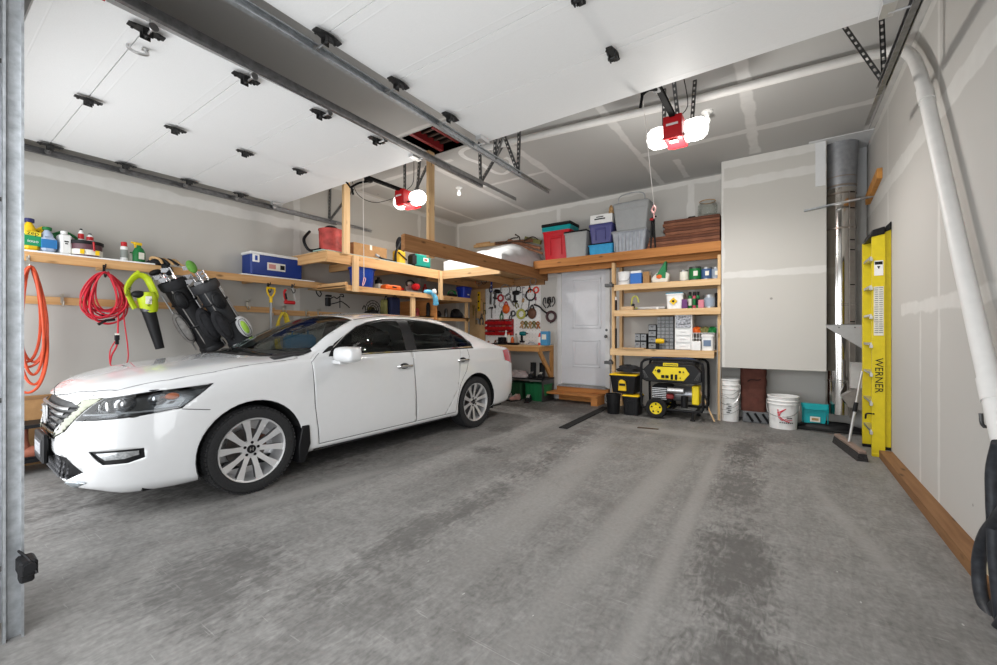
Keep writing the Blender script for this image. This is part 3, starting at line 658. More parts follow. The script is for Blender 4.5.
def top_z(y, x):
    S = section(y)
    for a, b_ in zip(S[::-1], S[::-1][1:]):
        if a[0] <= x <= b_[0]: return a[1]+(b_[1]-a[1])*(x-a[0])/max(b_[0]-a[0], 1e-6)
    return S[-1][1]
ys = []
for i in range(len(YS)-1):
    L = YS[i+1]-YS[i]; n = max(3, int(L/.035)) if L > .12 else 5
    ys += [YS[i]+L*q/n for q in range(n)]
ys.append(YS[-1])
bm = bmesh.new(); rows = [[bm.verts.new((p[0], y, p[1])) for p in section(y)] for y in ys]
for r0, r1 in zip(rows, rows[1:]):
    for i in range(len(r0)-1):
        try: bm.faces.new([r0[i], r1[i], r1[i+1], r0[i+1]])
        except ValueError: pass
# front and rear end caps
for r_, rev in ((rows[0], True), (rows[-1], False)):
    zc = [v.co.z for v in r_]; cen = [bm.verts.new((0, r_[0].co.y, zc[0]+(zc[-1]-zc[0])*q/12)) for q in range(1, 12)]
    line = [r_[0]]+cen+[r_[-1]]; nn = len(r_)-1
    for i in range(12):
        a = round(nn*i/12); b_ = round(nn*(i+1)/12)
        poly = [line[i]]+[r_[j] for j in range(a, b_+1)]+[line[i+1]]
        seen = []; [seen.append(v) for v in poly if v not in seen]
        if len(seen) > 2:
            try: bm.faces.new(seen)
            except ValueError: pass
bmesh.ops.recalc_face_normals(bm, faces=bm.faces)
if sum(f.normal.x*f.calc_area() for f in bm.faces if f.calc_center_median().x > .8) < 0: bmesh.ops.reverse_faces(bm, faces=bm.faces)
PID = bm.faces.layers.int.new('pid')
def cut(poly, plane, cond, pid, only=0):
    """poly: convex, in the (y,z) side, (x,z) front or (y,x) top projection"""
    cand = [f for f in bm.faces if f[PID] == only and cond(f.calc_center_median())]
    n = len(poly); ar = sum(poly[i][0]*poly[(i+1) % n][1]-poly[(i+1) % n][0]*poly[i][1] for i in range(n))
    if ar < 0: poly = poly[::-1]
    for i in range(n):
        a = poly[i]; c = poly[(i+1) % n]; dx, dy = c[0]-a[0], c[1]-a[1]; nx, ny = dy, -dx  # outward
        if plane == 'side': co = Vector((0, a[0], a[1])); no = Vector((0, nx, ny))
        elif plane == 'front': co = Vector((a[0], 0, a[1])); no = Vector((nx, 0, ny))
        else: co = Vector((a[1], a[0], 0)); no = Vector((ny, nx, 0))
        es = {e for f in cand for e in f.edges}; vs = {v for f in cand for v in f.verts}
        if not cand: return
        r = bmesh.ops.bisect_plane(bm, geom=list(vs)+list(es)+cand, dist=1e-5, plane_co=co, plane_no=no)
        fs = {g for g in r['geom'] if isinstance(g, bmesh.types.BMFace)} | set(f for f in cand if f.is_valid)
        cand = [f for f in fs if (f.calc_center_median()-co).dot(no) < 0 and f[PID] == only]
    for f in cand: f[PID] = pid
    return cand
circ = lambda cy, cz, r, n=40: [(cy+r*math.cos(2*PI*i/n), cz+r*math.sin(2*PI*i/n)) for i in range(n)]
WB = 2.776; WR = .338
cut(circ(0, .345, .385), 'side', lambda c: c.x > .5 and c.z < .8, 99)
cut(circ(WB, .345, .382), 'side', lambda c: c.x > .5 and c.z < .8, 99)
cut([(.14,0),(.17,.3),(.30,.56),(.52,.735),(1.10,.600),(1.085,.3),(1.08,0)], 'top', lambda c: c.z > 1.0, 3)
cut([(.08,0),(.10,.3),(.22,.56),(.42,.78),(.56,.76),(.6,.4),(.6,0)], 'top', lambda c: c.z > .98, 4)
cut([(2.50,0),(2.52,.56),(3.10,.56),(3.20,.3),(3.22,0)], 'top', lambda c: c.z > 1.0, 5)
cut([(-.965,0),(-.935,.26),(-.86,.48),(-.75,.64),(-.5,.755),(-.25,.80),(.40,.81),(.48,.5),(.48,0)], 'top', lambda c: c.z > .7, 6)
cut([(3.30,0),(3.30,.64),(3.74,.70),(3.74,0)], 'top', lambda c: c.z > .9, 7)
WIN = [(.70,1.058),(.80,1.135),(.92,1.225),(1.05,1.30),(1.20,1.350),(1.42,1.388),(1.757,1.395),(2.08,1.378),(2.33,1.335),(2.52,1.27),(2.66,1.19),(2.74,1.11),(2.72,1.072)]
inw = lambda c: c.x > .58 and c.z > 1.0
cut(WIN, 'side', inw, 10)
cut([(1.60,1.0),(1.60,1.5),(1.76,1.5),(1.76,1.0)], 'side', inw, 11, 10)      # black B pillar
cut([(2.42,1.0),(2.42,1.5),(2.455,1.5),(2.455,1.0)], 'side', inw, 11, 10)
cut([(.5,1.0),(.5,1.5),(1.65,1.5),(1.65,1.0)], 'side', inw, 12, 10)
cut([(1.7,1.0),(1.7,1.5),(2.9,1.5),(2.9,1.0)], 'side', inw, 13, 10)
# chrome surround: the outline grown a little
cx0 = sum(p[0] for p in WIN)/len(WIN)
grown = [(p[0]+(.028 if p[0] > cx0+.9 else (-.03 if p[0] < .9 else 0)), p[1]+(.022 if p[1] > 1.1 else -.02)) for p in WIN]
cut(grown, 'side', lambda c: c.x > .57 and c.z > .98, 11)
# doors
low = lambda c: c.x > .6
cut([(.545,.27),(.50,.60),(.488,1.02),(.62,1.10),(1.655,1.10),(1.69,.60),(1.70,.27)], 'side', low, 20)
cut([(1.70,.27),(1.69,.60),(1.655,1.10),(2.60,1.10),(2.62,.95),(2.56,.78),(2.44,.62),(2.385,.45),(2.36,.27)], 'side', low, 21)
# front face
fr = lambda c: c.y < -.6
cut([(0,.575),(.25,.58),(.50,.765),(.40,.795),(0,.805)], 'front', lambda c: c.y < -.72, 30)
cut([(0,.528),(.25,.535),(.27,.585),(0,.575)], 'front', lambda c: c.y < -.72, 31)
cut([(.25,.535),(.40,.60),(.625,.825),(.50,.81)], 'front', lambda c: c.y < -.6, 31)
_c = cut([(.43,.64),(1.1,.64),(1.1,1.1),(.9,1.1),(.635,.83)], 'front', lambda c: c.y < -.1 and c.z > .6, 40)
cut([(-.99,.665),(-.86,.815),(-.60,.858),(-.27,.885),(-.46,.735),(-.70,.695)], 'side', lambda c: c.x > .3, 32, 40)
for f in bm.faces:
    if f[PID] == 40: f[PID] = 0
cut([(0,.27),(.40,.275),(.54,.335),(.42,.43),(0,.455)], 'front', lambda c: c.y < -.7, 33)
cut([(.585,.475),(.80,.485),(.80,.42),(.75,.39),(.655,.385)], 'front', lambda c: c.y < -.6, 34)
cut([(.625,.462),(.785,.470),(.785,.442),(.74,.420),(.665,.415)], 'front', lambda c: c.y < -.5, 37, 34)
cut([(0,.215),(.42,.215),(.60,.285),(.54,.30),(.40,.262),(0,.255)], 'front', lambda c: c.y < -.65, 35)
cut([(3.45,.86),(3.42,1.0),(3.62,1.02),(3.80,.99),(3.86,.80),(3.70,.80)], 'side', lambda c: c.x > .5, 36)
cut([(3.60,.24),(3.60,.32),(3.9,.38),(3.9,.2)], 'side', lambda c: True, 38)
bmesh.ops.delete(bm, geom=[f for f in bm.faces if f[PID] == 99], context='FACES')
def shell(pid, name, mats, parent=car, sides='both', off=0.0, th=0):
    new = bmesh.new(); vm = {}
    fs = [f for f in bm.faces if f[PID] == pid]
    for sg in ((1, -1) if sides == 'both' else ((1,) if sides == 'near' else (-1,))):
        for f in fs:
            vs = []
            for v in f.verts:
                key = (v.index if abs(v.co.x) < 1e-5 else v.index*2.5*sg+.25)
                if key not in vm:
                    vm[key] = new.verts.new((v.co.x*sg-v.normal.x*off*sg, v.co.y-v.normal.y*off, v.co.z-v.normal.z*off))
                vs.append(vm[key])
            if sg < 0: vs = vs[::-1]
            if len(set(vs)) > 2:
                try: new.faces.new(vs)
                except ValueError: pass
    me = bpy.data.meshes.new(name)
    for f in new.faces: f.smooth = True
    new.to_mesh(me); new.free()
    for m_ in (mats if isinstance(mats, list) else [mats]): me.materials.append(m_)
    o = bpy.data.objects.new(name, me); COL.objects.link(o); o.parent = parent
    if th:
        md = o.modifiers.new('thickness', 'SOLIDIFY'); md.thickness = th; md.offset = -1
    return o
bm.verts.index_update(); bm.normal_update()
body = shell(0, 'body', m_paint, th=.004)
shell(6, 'hood', m_paint, th=.004); shell(7, 'trunk_lid', m_paint, th=.004)
ws = shell(3, 'windshield', m_wsg); shell(5, 'rear_window', m_sdg); shell(4, 'cowl', m_dark)
D = {}
for sd in ('near', 'far'):
    D[sd] = (shell(20, 'front_door', m_paint, sides=sd, th=.004), shell(21, 'rear_door', m_paint, sides=sd, th=.004))
    shell(12, 'window', m_sdg, D[sd][0], sd); shell(13, 'window', m_sdg, D[sd][1], sd)
    shell(11, 'window_trim', m_dark, car, sd, off=.002)
    shell(36, 'tail_light', mat('tail_light', (.42,.03,.04), .12, coat=1), car, sd)
shell(38, 'rear_valance', m_dark)
shell(31, 'chrome_bar', mat('bar_chrome', (.17,.175,.14), .12, 1), off=-.004, th=.01); shell(35, 'front_lip', mat('lip_silver', (.34,.37,.39), .3, .6), off=-.006, th=.01)  # chrome bar: dark greenish base colour stands in for the reflected outdoors
# a surface-hugging dark line for every shut line
def seam(pts, parent, proj='side', sides=(1,), r=.0028, name='panel_gap', m=None, lift=.0):
    P = []
    for i in range(len(pts)-1):
        for q in range(6):
            t = q/6; P.append((pts[i][0]+(pts[i+1][0]-pts[i][0])*t, pts[i][1]+(pts[i+1][1]-pts[i][1])*t))
    P.append(pts[-1])
    for sg in sides:
        b = MB()
        if proj == 'side': b.tube([(sg*(side_x(y, z)+lift), y, z) for y, z in P], r, 5)
        else: b.tube([(sg*x, y, top_z(y, x)+lift) for y, x in P], r, 5)
        b.build(name, m or m_gap, parent)
for sd, sg in (('near', 1), ('far', -1)):
    seam([(.60,1.07),(.488,1.0),(.50,.60),(.545,.27),(1.70,.27),(1.69,.6),(1.655,1.04)], D[sd][0], sides=(sg,))
    seam([(2.60,1.05),(2.62,.95),(2.56,.78),(2.44,.62),(2.385,.45),(2.36,.27),(1.72,.27)], D[sd][1], sides=(sg,))
    seam([(-.30,.70),(-.46,.725)], car, sides=(sg,)); pass
    seam([(-.75,.64),(-.5,.755),(-.25,.80),(.40,.81)], car, 'top', (sg,), r=.0018)
    seam([(1.1,.61),(1.6,.57),(2.5,.56)], car, 'top', (sg,), r=.005)
    seam([(.72,1.046),(1.2,1.052),(1.7,1.058),(2.3,1.066),(2.72,1.072)], D[sd][0], sides=(sg,), r=.006, name='window_molding', m=CHROME, lift=.002)
    seam([(2.76,1.10),(2.67,1.20),(2.52,1.288),(2.33,1.352),(2.08,1.392),(1.757,1.412),(1.42,1.405),(1.20,1.368),(1.05,1.32),(.92,1.245),(.72,1.10)], D[sd][0], sides=(sg,), r=.005, name='window_molding', m=CHROME, lift=.002)
    seam([(.5,.225),(1.0,.22),(2.3,.22)], car, sides=(sg,), r=.01, name='sill_strip', m=m_dark)
seam([(-.965,.0),(-.935,.26),(-.86,.48),(-.75,.64)], car, 'top', (1,-1)); seam([(3.30,.0),(3.30,.6)], car, 'top', (1,-1))
# ---- wheel wells, liner and underbody
for cy in (0, WB):
    for sg in (1, -1):
        b = MB(); n = 24; prev = None
        for i in range(n+1):
            a = math.radians(-22+224*i/n); p = [b.bm.verts.new((sg*x, cy+.388*math.cos(a), .345+.388*math.sin(a))) for x in (.905, .52)]
            if prev: b._f([prev[0], p[0], p[1], prev[1]])
            prev = p
        b.box((sg*.52, cy, .46), (.01, .78, .56)); b.build('wheel_well', mat('wheel_well', (.012,.012,.012), .9), car)
b = MB(); b.box((0, 1.45, .21), (1.5, 4.2, .06)); b.build('underbody', m_dark, car, smooth=False)
# ---- wheels
m_tyre = mat('tyre', (.020,.020,.021), .8, noise=.3, scale=90, bump=.3); m_rim = mat('machined_alloy', (.78,.78,.79), .35, .7, noise=.05)
m_rimd = mat('painted_alloy', (.10,.10,.105), .4, .6)
def make_wheel():
    w = MB(); W2 = .11
    prof = [(.248,-W2*.80), (.256,-W2*.95), (.29,-W2*1.02), (.318,-W2*.95), (.333,-W2*.72), (WR,-W2*.35), (WR,W2*.35), (.333,W2*.72), (.318,W2*.95), (.29,W2*1.02), (.256,W2*.95), (.248,W2*.80)]
    w.lathe(prof+[prof[0]], (0,0,0), (1,0,0), 64)
    for r_ in (.315, .332, .3365):       # shallow tread blocks round the shoulder
        pass
    ty = w.build('wheel', m_tyre, None)
    b = MB()   # tread blocks
    for i in range(60):
        a = 2*PI*i/60; R = Matrix.Rotation(a, 4, 'X')
        for sx in (-1, 1): b.box(R@Vector((sx*.088, 0, .329)), (.030, .024, .012), mtx=R)
        b.box(R@Vector((0, .006, WR)), (.09, .022, .006), mtx=R)
    b.build('tread', m_tyre, ty, smooth=False)
    b = MB(); b.lathe([(.250,-.088), (.254,.090), (.248,.100), (.238,.096), (.230,.07), (.218,-.08)], (0,0,0), (1,0,0), 56)
    # five paired spokes
    for k in range(5):
        for sg in (-1, 1):
            a0 = 2*PI*k/5+.1; 
            def P(r, ang, x): return Vector((x, r*math.sin(ang), r*math.cos(ang)))
            inn = a0+sg*.24; out = a0+sg*.315
            wi, wo = .019, .021
            pts_f = []; 
            for r, ang, wd, x in ((.052, inn, .021, .056), (.14, a0+sg*.285, .019, .072), (.242, out, .030, .088)):
                c = P(r, ang, x); t = Vector((0, math.cos(ang), -math.sin(ang))); pts_f.append((c-t*wd, c+t*wd))
            fr_ = [[b.bm.verts.new(q) for q in pr] for pr in pts_f]; bk = [[b.bm.verts.new(q+Vector((-.035, 0, 0))) for q in pr] for pr in pts_f]
            for i in range(2):
                b._f([fr_[i][0], fr_[i][1], fr_[i+1][1], fr_[i+1][0]]); b._f([bk[i][0], bk[i+1][0], bk[i+1][1], bk[i][1]])
                b.m(1); b._f([fr_[i][0], fr_[i+1][0], bk[i+1][0], bk[i][0]]); b._f([fr_[i][1], bk[i][1], bk[i+1][1], fr_[i+1][1]]); b.m(0)
    b.lathe([(.06,.02), (.075,.045), (.068,.058), (.036,.060), (.034,.056), (0,.056)], (0,0,0), (1,0,0), 30)
    rim = b.build('rim', [m_rim, m_rimd], ty)
    b = MB()
    for k in range(5):
        a = 2*PI*k/5+.1; b.cyl((.05, .052*math.sin(a), .052*math.cos(a)), (.063, .052*math.sin(a), .052*math.cos(a)), .012, n=6); b.cyl((.0631, .052*math.sin(a), .052*math.cos(a)), (.066, .052*math.sin(a), .052*math.cos(a)), .007, n=8)
    b.build('lug_nut', m_dark, ty)
    b = MB(); b.cyl((.056,0,0), (.064,0,0), .032, n=24); b.m(1)
    for sg in (-1, 1): b.box((.065, sg*.011, 0), (.004, .005, .03))
    b.box((.065, 0, 0), (.004, .02, .005)); b.build('hub_cap', [m_dark, CHROME], ty)
    b = MB(); b.cyl((-.03,0,0), (-.045,0,0), .15, n=36); b.cyl((-.03,0,0), (.02,0,0), .07, n=20); b.build('brake_disc', mat('disc_steel', (.18,.16,.15), .4, .8, noise=.2), ty)
    b = MB(); b.box((-.03, .11, .02), (.06, .07, .12), bev=.01); b.build('brake_calliper', mat('calliper', (.14,.06,.04), .6, .3, noise=.3), ty)
    return ty
w0 = make_wheel(); w0.parent = car; w0.location = (.795, 0, WR); w0.rotation_euler = (0, 0, math.radians(0))
def cpw(loc, rz):
    def cp(o, par):
        c = o.copy(); COL.objects.link(c); c.parent = par
        for ch in list(o.children): cp(ch, c)
        return c
    c = cp(w0, car); c.location = loc; c.rotation_euler = (.35 if rz == 0 else .2, 0, rz)
cpw((.795, WB, WR), 0); cpw((-.795, 0, WR), PI); cpw((-.795, WB, WR), PI)
for cy in (0, WB):
    b = MB(); b.cyl((-.74, cy, WR), (.74, cy, WR), .03, n=10); b.build('axle', m_dark, car)
for sg in (1, -1):
    b = MB(); b.prism([(.40,.15), (.45,.30), (.44,.46), (.375,.46), (.345,.30), (.345,.15)], (sg*.80, 0, 0), (0,1,0), (0,0,1), (sg*.135, 0, 0)); b.build('mud_flap', m_dark, car, bevel=.008)
# ---- doors: handles, mirrors
for sd, sg in (('near', 1), ('far', -1)):
    for dr_, y0 in ((D[sd][0], 1.54), (D[sd][1], 2.50)):
        z = .895+.015*(y0 > 2); x = side_x(y0, z)
        b = MB(); b.sphere((sg*(x-.008), y0-.01, z), .05, 16, (.3,1.6,.75)); b.m(1)
        b.tube(smooth_path([(sg*(x+.0), y0-.10, z-.004), (sg*(x+.03), y0-.07, z), (sg*(x+.036), y0, z+.002), (sg*(x+.03), y0+.07, z), (sg*x, y0+.10, z)], 5), .012, 10, ry=.016); b.build('handle', [m_dark, CHROME], dr_)
    y0, z0 = .70, 1.045; b = MB()
    x = side_x(y0, 1.02)
    prof = []
    b.box((sg*(x+.18), y0+.03, z0+.015), (.30,.17,.155), bev=.04); mo = b.build('mirror', m_paint, D[sd][0]); sb = mo.modifiers.new('round', 'SUBSURF'); sb.levels = sb.render_levels = 3
    b = MB(); b.prism([(-.02,0),(.14,0),(.12,.05),(-.02,.035)], (sg*x, y0-.02, z0-.075), (sg,0,0), (0,0,1), (0,.09,0)); b.build('mirror_arm', m_paint, mo, bevel=.01)
    mi = mo
    b = MB(); b.box((sg*(x+.165), y0+.112, z0+.025), (.20,.006,.12), bev=.002); b.build('mirror_glass', CHROME, mi)
    b = MB(); b.tube([(sg*(x+.10+.20*q), y0-.0415+.02*q*q, z0+.012) for q in (0, .25, .5, .75, 1)], .006, 6); b.build('turn_signal', m_dark, mi)
    b = MB(); b.prism([(.60,1.045),(.70,1.13),(.74,1.14),(.74,1.05)], (sg*(side_x(.7,1.08)-.02), 0, 0), (0,1,0), (0,0,1), (sg*.015,0,0)); b.build('mirror_base', m_dark, D[sd][0])
# ---- lamps and grille
for sd, sg in (('near', 1), ('far', -1)):
    hl = shell(32, 'headlight', mat('headlight_bowl', (.11,.115,.12), .22, .8, noise=.3, scale=15), sides=sd, off=.05, th=0)
    # side walls of the bowl are the solidified shell
    cv = shell(32, 'lens_cover', m_clear, hl, sd, off=-.001)
    b = MB()
    def on(y, z, ins=.03):
        return Vector((sg*(side_x(y, z)-ins), y, z))
    b.lathe([(0,0),(.045,.004),(.052,.02),(.048,.024),(.03,.03),(0,.034)], (sg*.60, -.80, .755), (sg*.35,-.9,0), 20); b.build('projector_lens', CHROME, hl)
    b = MB()
    for y, z, r_ in ((-.57,.80,.05), (-.72,.775,.055)): b.sphere(on(y, z, .045), r_, 14, (.6,1.2,.9))
    b.build('reflector', mat('reflector', (.55,.57,.60), .12, .9), hl)
    b = MB(); b.sphere(on(-.50, .815, .028), .03, 12, (.4,1.4,.8)); b.build('turn_bulb', mat('amber_lens', (.75,.16,.02), .2), hl)
    b = MB(); b.tube([on(-.90+k*.042, .712+.004*k*.6, .012) for k in range(11)], .006, 6); b.build('light_strip', mat('strip_grey', (.55,.56,.58), .3), hl)
    b = MB(); outl = [(-.86,.835),(-.60,.862),(-.27,.885),(-.46,.735),(-.70,.695),(-.90,.679)]
    b.tube([(sg*(side_x(y, z)+.0), y, z) for y, z in outl], .005, 6); b.build('headlight_gasket', m_gap, hl)
    fg = shell(34, 'fog_lamp', m_dark, sides=sd, off=.012)
    def fy(x_, z_):   # surface depth at a lateral position near the nose
        lo, hi = -.985, -.4
        for _ in range(26):
            mid = (lo+hi)/2
            if side_x(mid, z_) < x_: lo = mid
            else: hi = mid
        return lo
    shell(37, 'fog_lens', mat('fog_lens', (.42,.43,.44), .12, .6, noise=.3, scale=80), fg, sd, off=.004)
gr = shell(30, 'grille', m_dark, off=.02)
for z, w_ in ((.625,.26), (.672,.33), (.715,.38), (.752,.42)):
    b = MB(); b.tube([(x_, fy(max(abs(x_),.05), z)-.006, z) for x_ in [w_*(i/8-1) for i in range(17)]], .011, 8, ry=.006); b.build('grille_bar', mat('grille_chrome', (.35,.35,.36), .2, .9), gr)
b = MB()   # emblem: rounded upright frame with an H inside
b.tube(smooth_path([(-.058,-1.008,.735),(-.066,-1.008,.69),(-.05,-1.008,.625),(0,-1.008,.612),(.05,-1.008,.625),(.066,-1.008,.69),(.058,-1.008,.735),(0,-1.008,.745)], 5, True), .008, 8, closed=True)
for sg in (-1, 1): b.tube([(sg*.042,-1.010,.735), (sg*.030,-1.010,.68), (sg*.036,-1.010,.622)], .010, 8)
b.box((0,-1.010,.678), (.06,.012,.018)); b.build('emblem', mat('badge_chrome', (.22,.22,.22), .25, 1), gr)
lg = shell(33, 'lower_grille', m_dark, off=.03)
b = MB()
for i in range(-9, 10):
    for j in range(4):
        x_ = i*.055+(j % 2)*.027; z_ = .295+j*.040
        if abs(x_) < .44-abs(z_-.34)*1.2:
            y_ = fy(max(abs(x_),.05), z_)+.004
            b.tube([(x_+.021*math.cos(math.radians(60*q+30)), y_, z_+.021*math.sin(math.radians(60*q+30))) for q in range(6)], .0035, 5, closed=True)
b.build('mesh_insert', mat('mesh_plastic', (.06,.06,.065), .4), lg)
b = MB(); b.box((0,-1.03,.455), (.34,.03,.20), bev=.008); b.box((0,-1.0,.455), (.2,.05,.12)); pl = b.build('plate_holder', m_dark, car)
b = MB(); b.box((0,-1.047,.455), (.27,.004,.12)); b.build('licence_plate', mat('plate_dark', (.05,.05,.055), .4), pl)
b = MB()   # characters on the plate read as pale strokes
for x0 in (-.085, -.03, .03, .085):
    b.box((x0-.012,-1.0495,.455), (.007,.002,.075)); b.box((x0+.012,-1.0495,.455), (.007,.002,.075)); b.box((x0,-1.0495,.488), (.024,.002,.007)); b.box((x0,-1.0495,.455), (.024,.002,.007))
b.build('plate_lettering', mat('plate_pale', (.55,.56,.58), .5), pl, smooth=False)
# ---- interior
m_int = mat('dark_leather', (.022,.022,.023), .6, noise=.2)
def seat(x, y):
    b = MB(); b.box((x, y, .52), (.50, .52, .16), bev=.05); M1 = Matrix.Rotation(-.30, 4, 'X'); b.box((x, y+.30, .82), (.48, .14, .60), mtx=M1, bev=.05)
    o = b.build('seat', m_int, car); b = MB(); b.box((x, y+.40, 1.19), (.26, .10, .17), bev=.04)
    for s in (-1, 1): b.cyl((x+s*.05, y+.38, 1.05), (x+s*.05, y+.40, 1.16), .007, n=8)
    b.build('headrest', m_int, o)
seat(.37, 1.25); seat(-.37, 1.25)
b = MB(); b.box((0, 2.3, .52), (1.3, .5, .18), bev=.05); b.box((0, 2.62, .86), (1.3, .14, .58), mtx=Matrix.Rotation(-.35, 4, 'X'), bev=.05)
for x in (-.4, .4): b.box((x, 2.75, 1.18), (.26, .09, .13), bev=.04)
b.build('rear_bench', m_int, car)
b = MB(); b.prism([(.20,.80),(.22,1.045),(.55,1.085),(.85,1.06),(.95,.95),(.90,.62),(.5,.6)], (-.76,0,0), (0,1,0), (0,0,1), (1.52,0,0)); b.build('dashboard', m_int, car, bevel=.02)
b = MB(); b.tube(arc((.37,.98,1.0), .18, 0, 342, 19, (1,0,0), (0,.35,.93)), .014, 8, closed=True); b.tube([(.20,.98,1.0), (.54,.98,1.0)], .016, 8); b.tube([(.37,.98,1.0), (.37,.80,.94)], .03, 8); b.build('steering_wheel', m_int, car)
b = MB(); b.box((0,.86,1.285), (.22,.03,.06), bev=.012); b.tube([(0,.86,1.29), (0,.93,1.36)], .008, 6); b.build('rear_view_mirror', m_dark, car)
b = MB(); b.box((0, 3.02, 1.10), (1.4, .5, .03)); b.build('parcel_shelf', m_int, car)
b = MB(); b.box((0, 1.7, .42), (1.5, 2.6, .03)); b.box((0, 1.3, .52), (.2, 1.1, .2), bev=.03); b.build('cabin_floor', m_int, car)
for sg in (-1, 1):
    b = MB(); b.box((sg*.80, 1.55, .72), (.05, 2.2, .55), bev=.01); b.build('door_card', m_int, car)
b = MB()   # wipers
for x0, x1 in ((.62,.02), (.02,-.52)):
    pts = []
    for q in range(9):
        x_ = x0+(x1-x0)*q/8; y_ = .19+abs(x_)*.12+.05*q/8; pts.append((x_, y_, top_z(y_, abs(x_))+.014))
    b.tube(pts, .006, 6)
b.build('wiper', m_dark, car)
bm.free()
# ================================================================== helpers for placing things on real shelves and walls
def depth(P): return Vector(P).dot(Vector((-SY, CY, 0)))
def S(n, P): return n*depth(P)/FPX            # metres spanned by n photo pixels at P
def onX(px, X, z): P = atX(px, 300, X); return Vector((X, P.y, z))
def onY(px, Y, z): P = atY(px, 300, Y); return Vector((P.x, Y, z))
def rot_to(a, b):
    d = (Vector(b)-Vector(a)).normalized(); return d.to_track_quat('Z', 'Y').to_matrix()
def bottle(name, label, cat, loc, h, r, body, capm, kind='round', group=None, rz=0, labelm=None, tall=.62):
    """bottle / jug / can with cap and paper label"""
    t = thing(name, label, cat, loc, rz, group)
    b = MB()
    if kind == 'can': b.lathe([(r*.96,0),(r,.01*h),(r,.97*h),(r*.93,h),(0,h*.985)], n=24)
    elif kind == 'spray': b.lathe([(r*.95,0),(r,.02*h),(r,.72*h),(r*.8,.78*h),(r*.45,.80*h),(0,.80*h)], n=20)
    elif kind == 'jug':
        b.box((0,0,h*tall/2), (2*r,1.35*r,h*tall), bev=r*.3); b.lathe([(r*.75,h*(tall-.04)),(r*.7,h*(tall+.08)),(r*.3,h*.88),(r*.28,h*.93),(0,h*.93)], n=16, ry=.8)
    elif kind == 'square': b.box((0,0,h*.42), (2*r,1.5*r,h*.84), bev=r*.25); b.cyl((0,0,h*.82), (0,0,h*.9), r*.35, n=14)
    else: b.lathe([(r*.95,0),(r,.02*h),(r,h*tall),(r*.8,h*(tall+.08)),(r*.4,h*.86),(r*.38,h*.9),(0,h*.9)], n=20)
    b.build('body', body, t)
    b = MB()
    if kind == 'can': b.lathe([(r*.98,h*.99),(r*1.0,h*1.0),(r*.94,h*1.02),(0,h*1.01)], n=24)
    elif kind == 'spray': b.lathe([(r*.85,.76*h),(r*.85,.97*h),(r*.7,h),(0,h)], n=20)
    else: b.lathe([(r*.46,h*.88),(r*.46,h*.99),(r*.4,h),(0,h)], n=16)
    b.build('cap', capm, t)
    if labelm:
        b = MB()
        if kind in ('jug', 'square'): b.box((0,0,h*.32), (2*r+.004,1.35*r+.004 if kind == 'jug' else 1.5*r+.004,h*.34))
        else: b.lathe([(r*1.01,h*.18),(r*1.015,h*.19),(r*1.015,h*.58),(r*1.01,h*.59)], n=24)
        b.build('label', labelm, t)
    return t
def handle_loop(t, pts, r, m, name='handle'):
    b = MB(); b.tube(smooth_path(pts, 5), r, 8); return b.build(name, m, t)
def carton(name, label, cat, loc, size, m, rz=0, group=None, bev=.004, flaps=False):
    """closed box with tape strip"""
    t = thing(name, label, cat, loc, rz, group)
    b = MB(); b.box((0,0,size[2]/2), size, bev=bev); b.build('box_body', m, t)
    b = MB(); b.box((0,0,size[2]+.001), (size[0]*1.001,.04,.003)); b.box((size[0]/2+.001,0,size[2]*.85), (.002,.04,size[2]*.3)); b.build('tape', CREAM, t, smooth=False)
    return t
# ================================================================== LEFT WALL
LX = -5.60
t = thing('wall_ledge', 'long pine ledge along the left wall with white shelf boards on top', 'wall shelf', (LX, 2.1, 1.957))
b = MB(); b.box((LX-.019, 2.08, 1.908), (.038, 3.96, .085)); b.build('fascia_board', PINE_Y, t, world=t, smooth=False)
for y0, y1 in ((.1, 1.60), (2.47, 3.45)):
    b = MB(); b.box(((XL+LX)/2+.005, (y0+y1)/2, 1.957), (.26, y1-y0, .014)); b.build('shelf_board', WHITE, t, world=t, smooth=False)
for y in (.3, 1.2, 2.6, 3.3):
    b = MB(); b.box((-5.73, y, 1.90), (.24, .038, .08)); b.build('bracket', PINE_X, t, world=t, smooth=False)
t = thing('hook_rail', 'lower pine rail screwed to the left wall carrying garage hooks', 'hook rail', (-5.83, 2.1, 1.53))
b = MB(); b.box((XL+.01, 1.55, 1.528), (.02, 2.9, .075)); b.box((XL+.01, 3.6, 1.50), (.02, 1.2, .075)); b.build('rail_board', PINE_Y, t, world=t, smooth=False)
HK = mat('hook_zinc', (.50,.48,.42), .35, .8)
def hook(px, py, X=-5.82, m=HK, parent=None, s=1.0):
    P = atX(px, py, X); b = MB()
    b.box(P+Vector((.003,0,.0)), (.006,.022*s,.09*s)); b.tube(smooth_path([P+Vector((.006,0,.03*s)), P+Vector((.05*s,0,.02*s)), P+Vector((.065*s,0,.05*s))], 5), .006*s, 7)
    b.tube(smooth_path([P+Vector((.006,0,-.03*s)), P+Vector((.03*s,0,-.075*s)), P+Vector((.07*s,0,-.07*s)), P+Vector((.08*s,0,-.03*s))], 5), .006*s, 7)
    o = b.build('hook', m, parent, world=parent); return o
for px, py in ((62,299),(247,304),(283,309),(306,313),(318,312)): hook(px, py, parent=t)
lg = bpy.data.objects['wall_ledge']
for px, py, m in ((28,262,HK),(104,270,BLACK),(268,287,BLACK),(292,288,DMETAL)): hook(px, py, LX+.004, m, lg)
P = atX(318, 293, LX+.01); b = MB(); b.tube(smooth_path([P+Vector((0,-.03,.02)), P+Vector((.03,-.035,-.02)), P+Vector((.04,0,-.06)), P+Vector((.03,.035,-.02)), P+Vector((0,.03,.02))], 5), .008, 7); b.build('hook', BLACK, lg, world=lg)
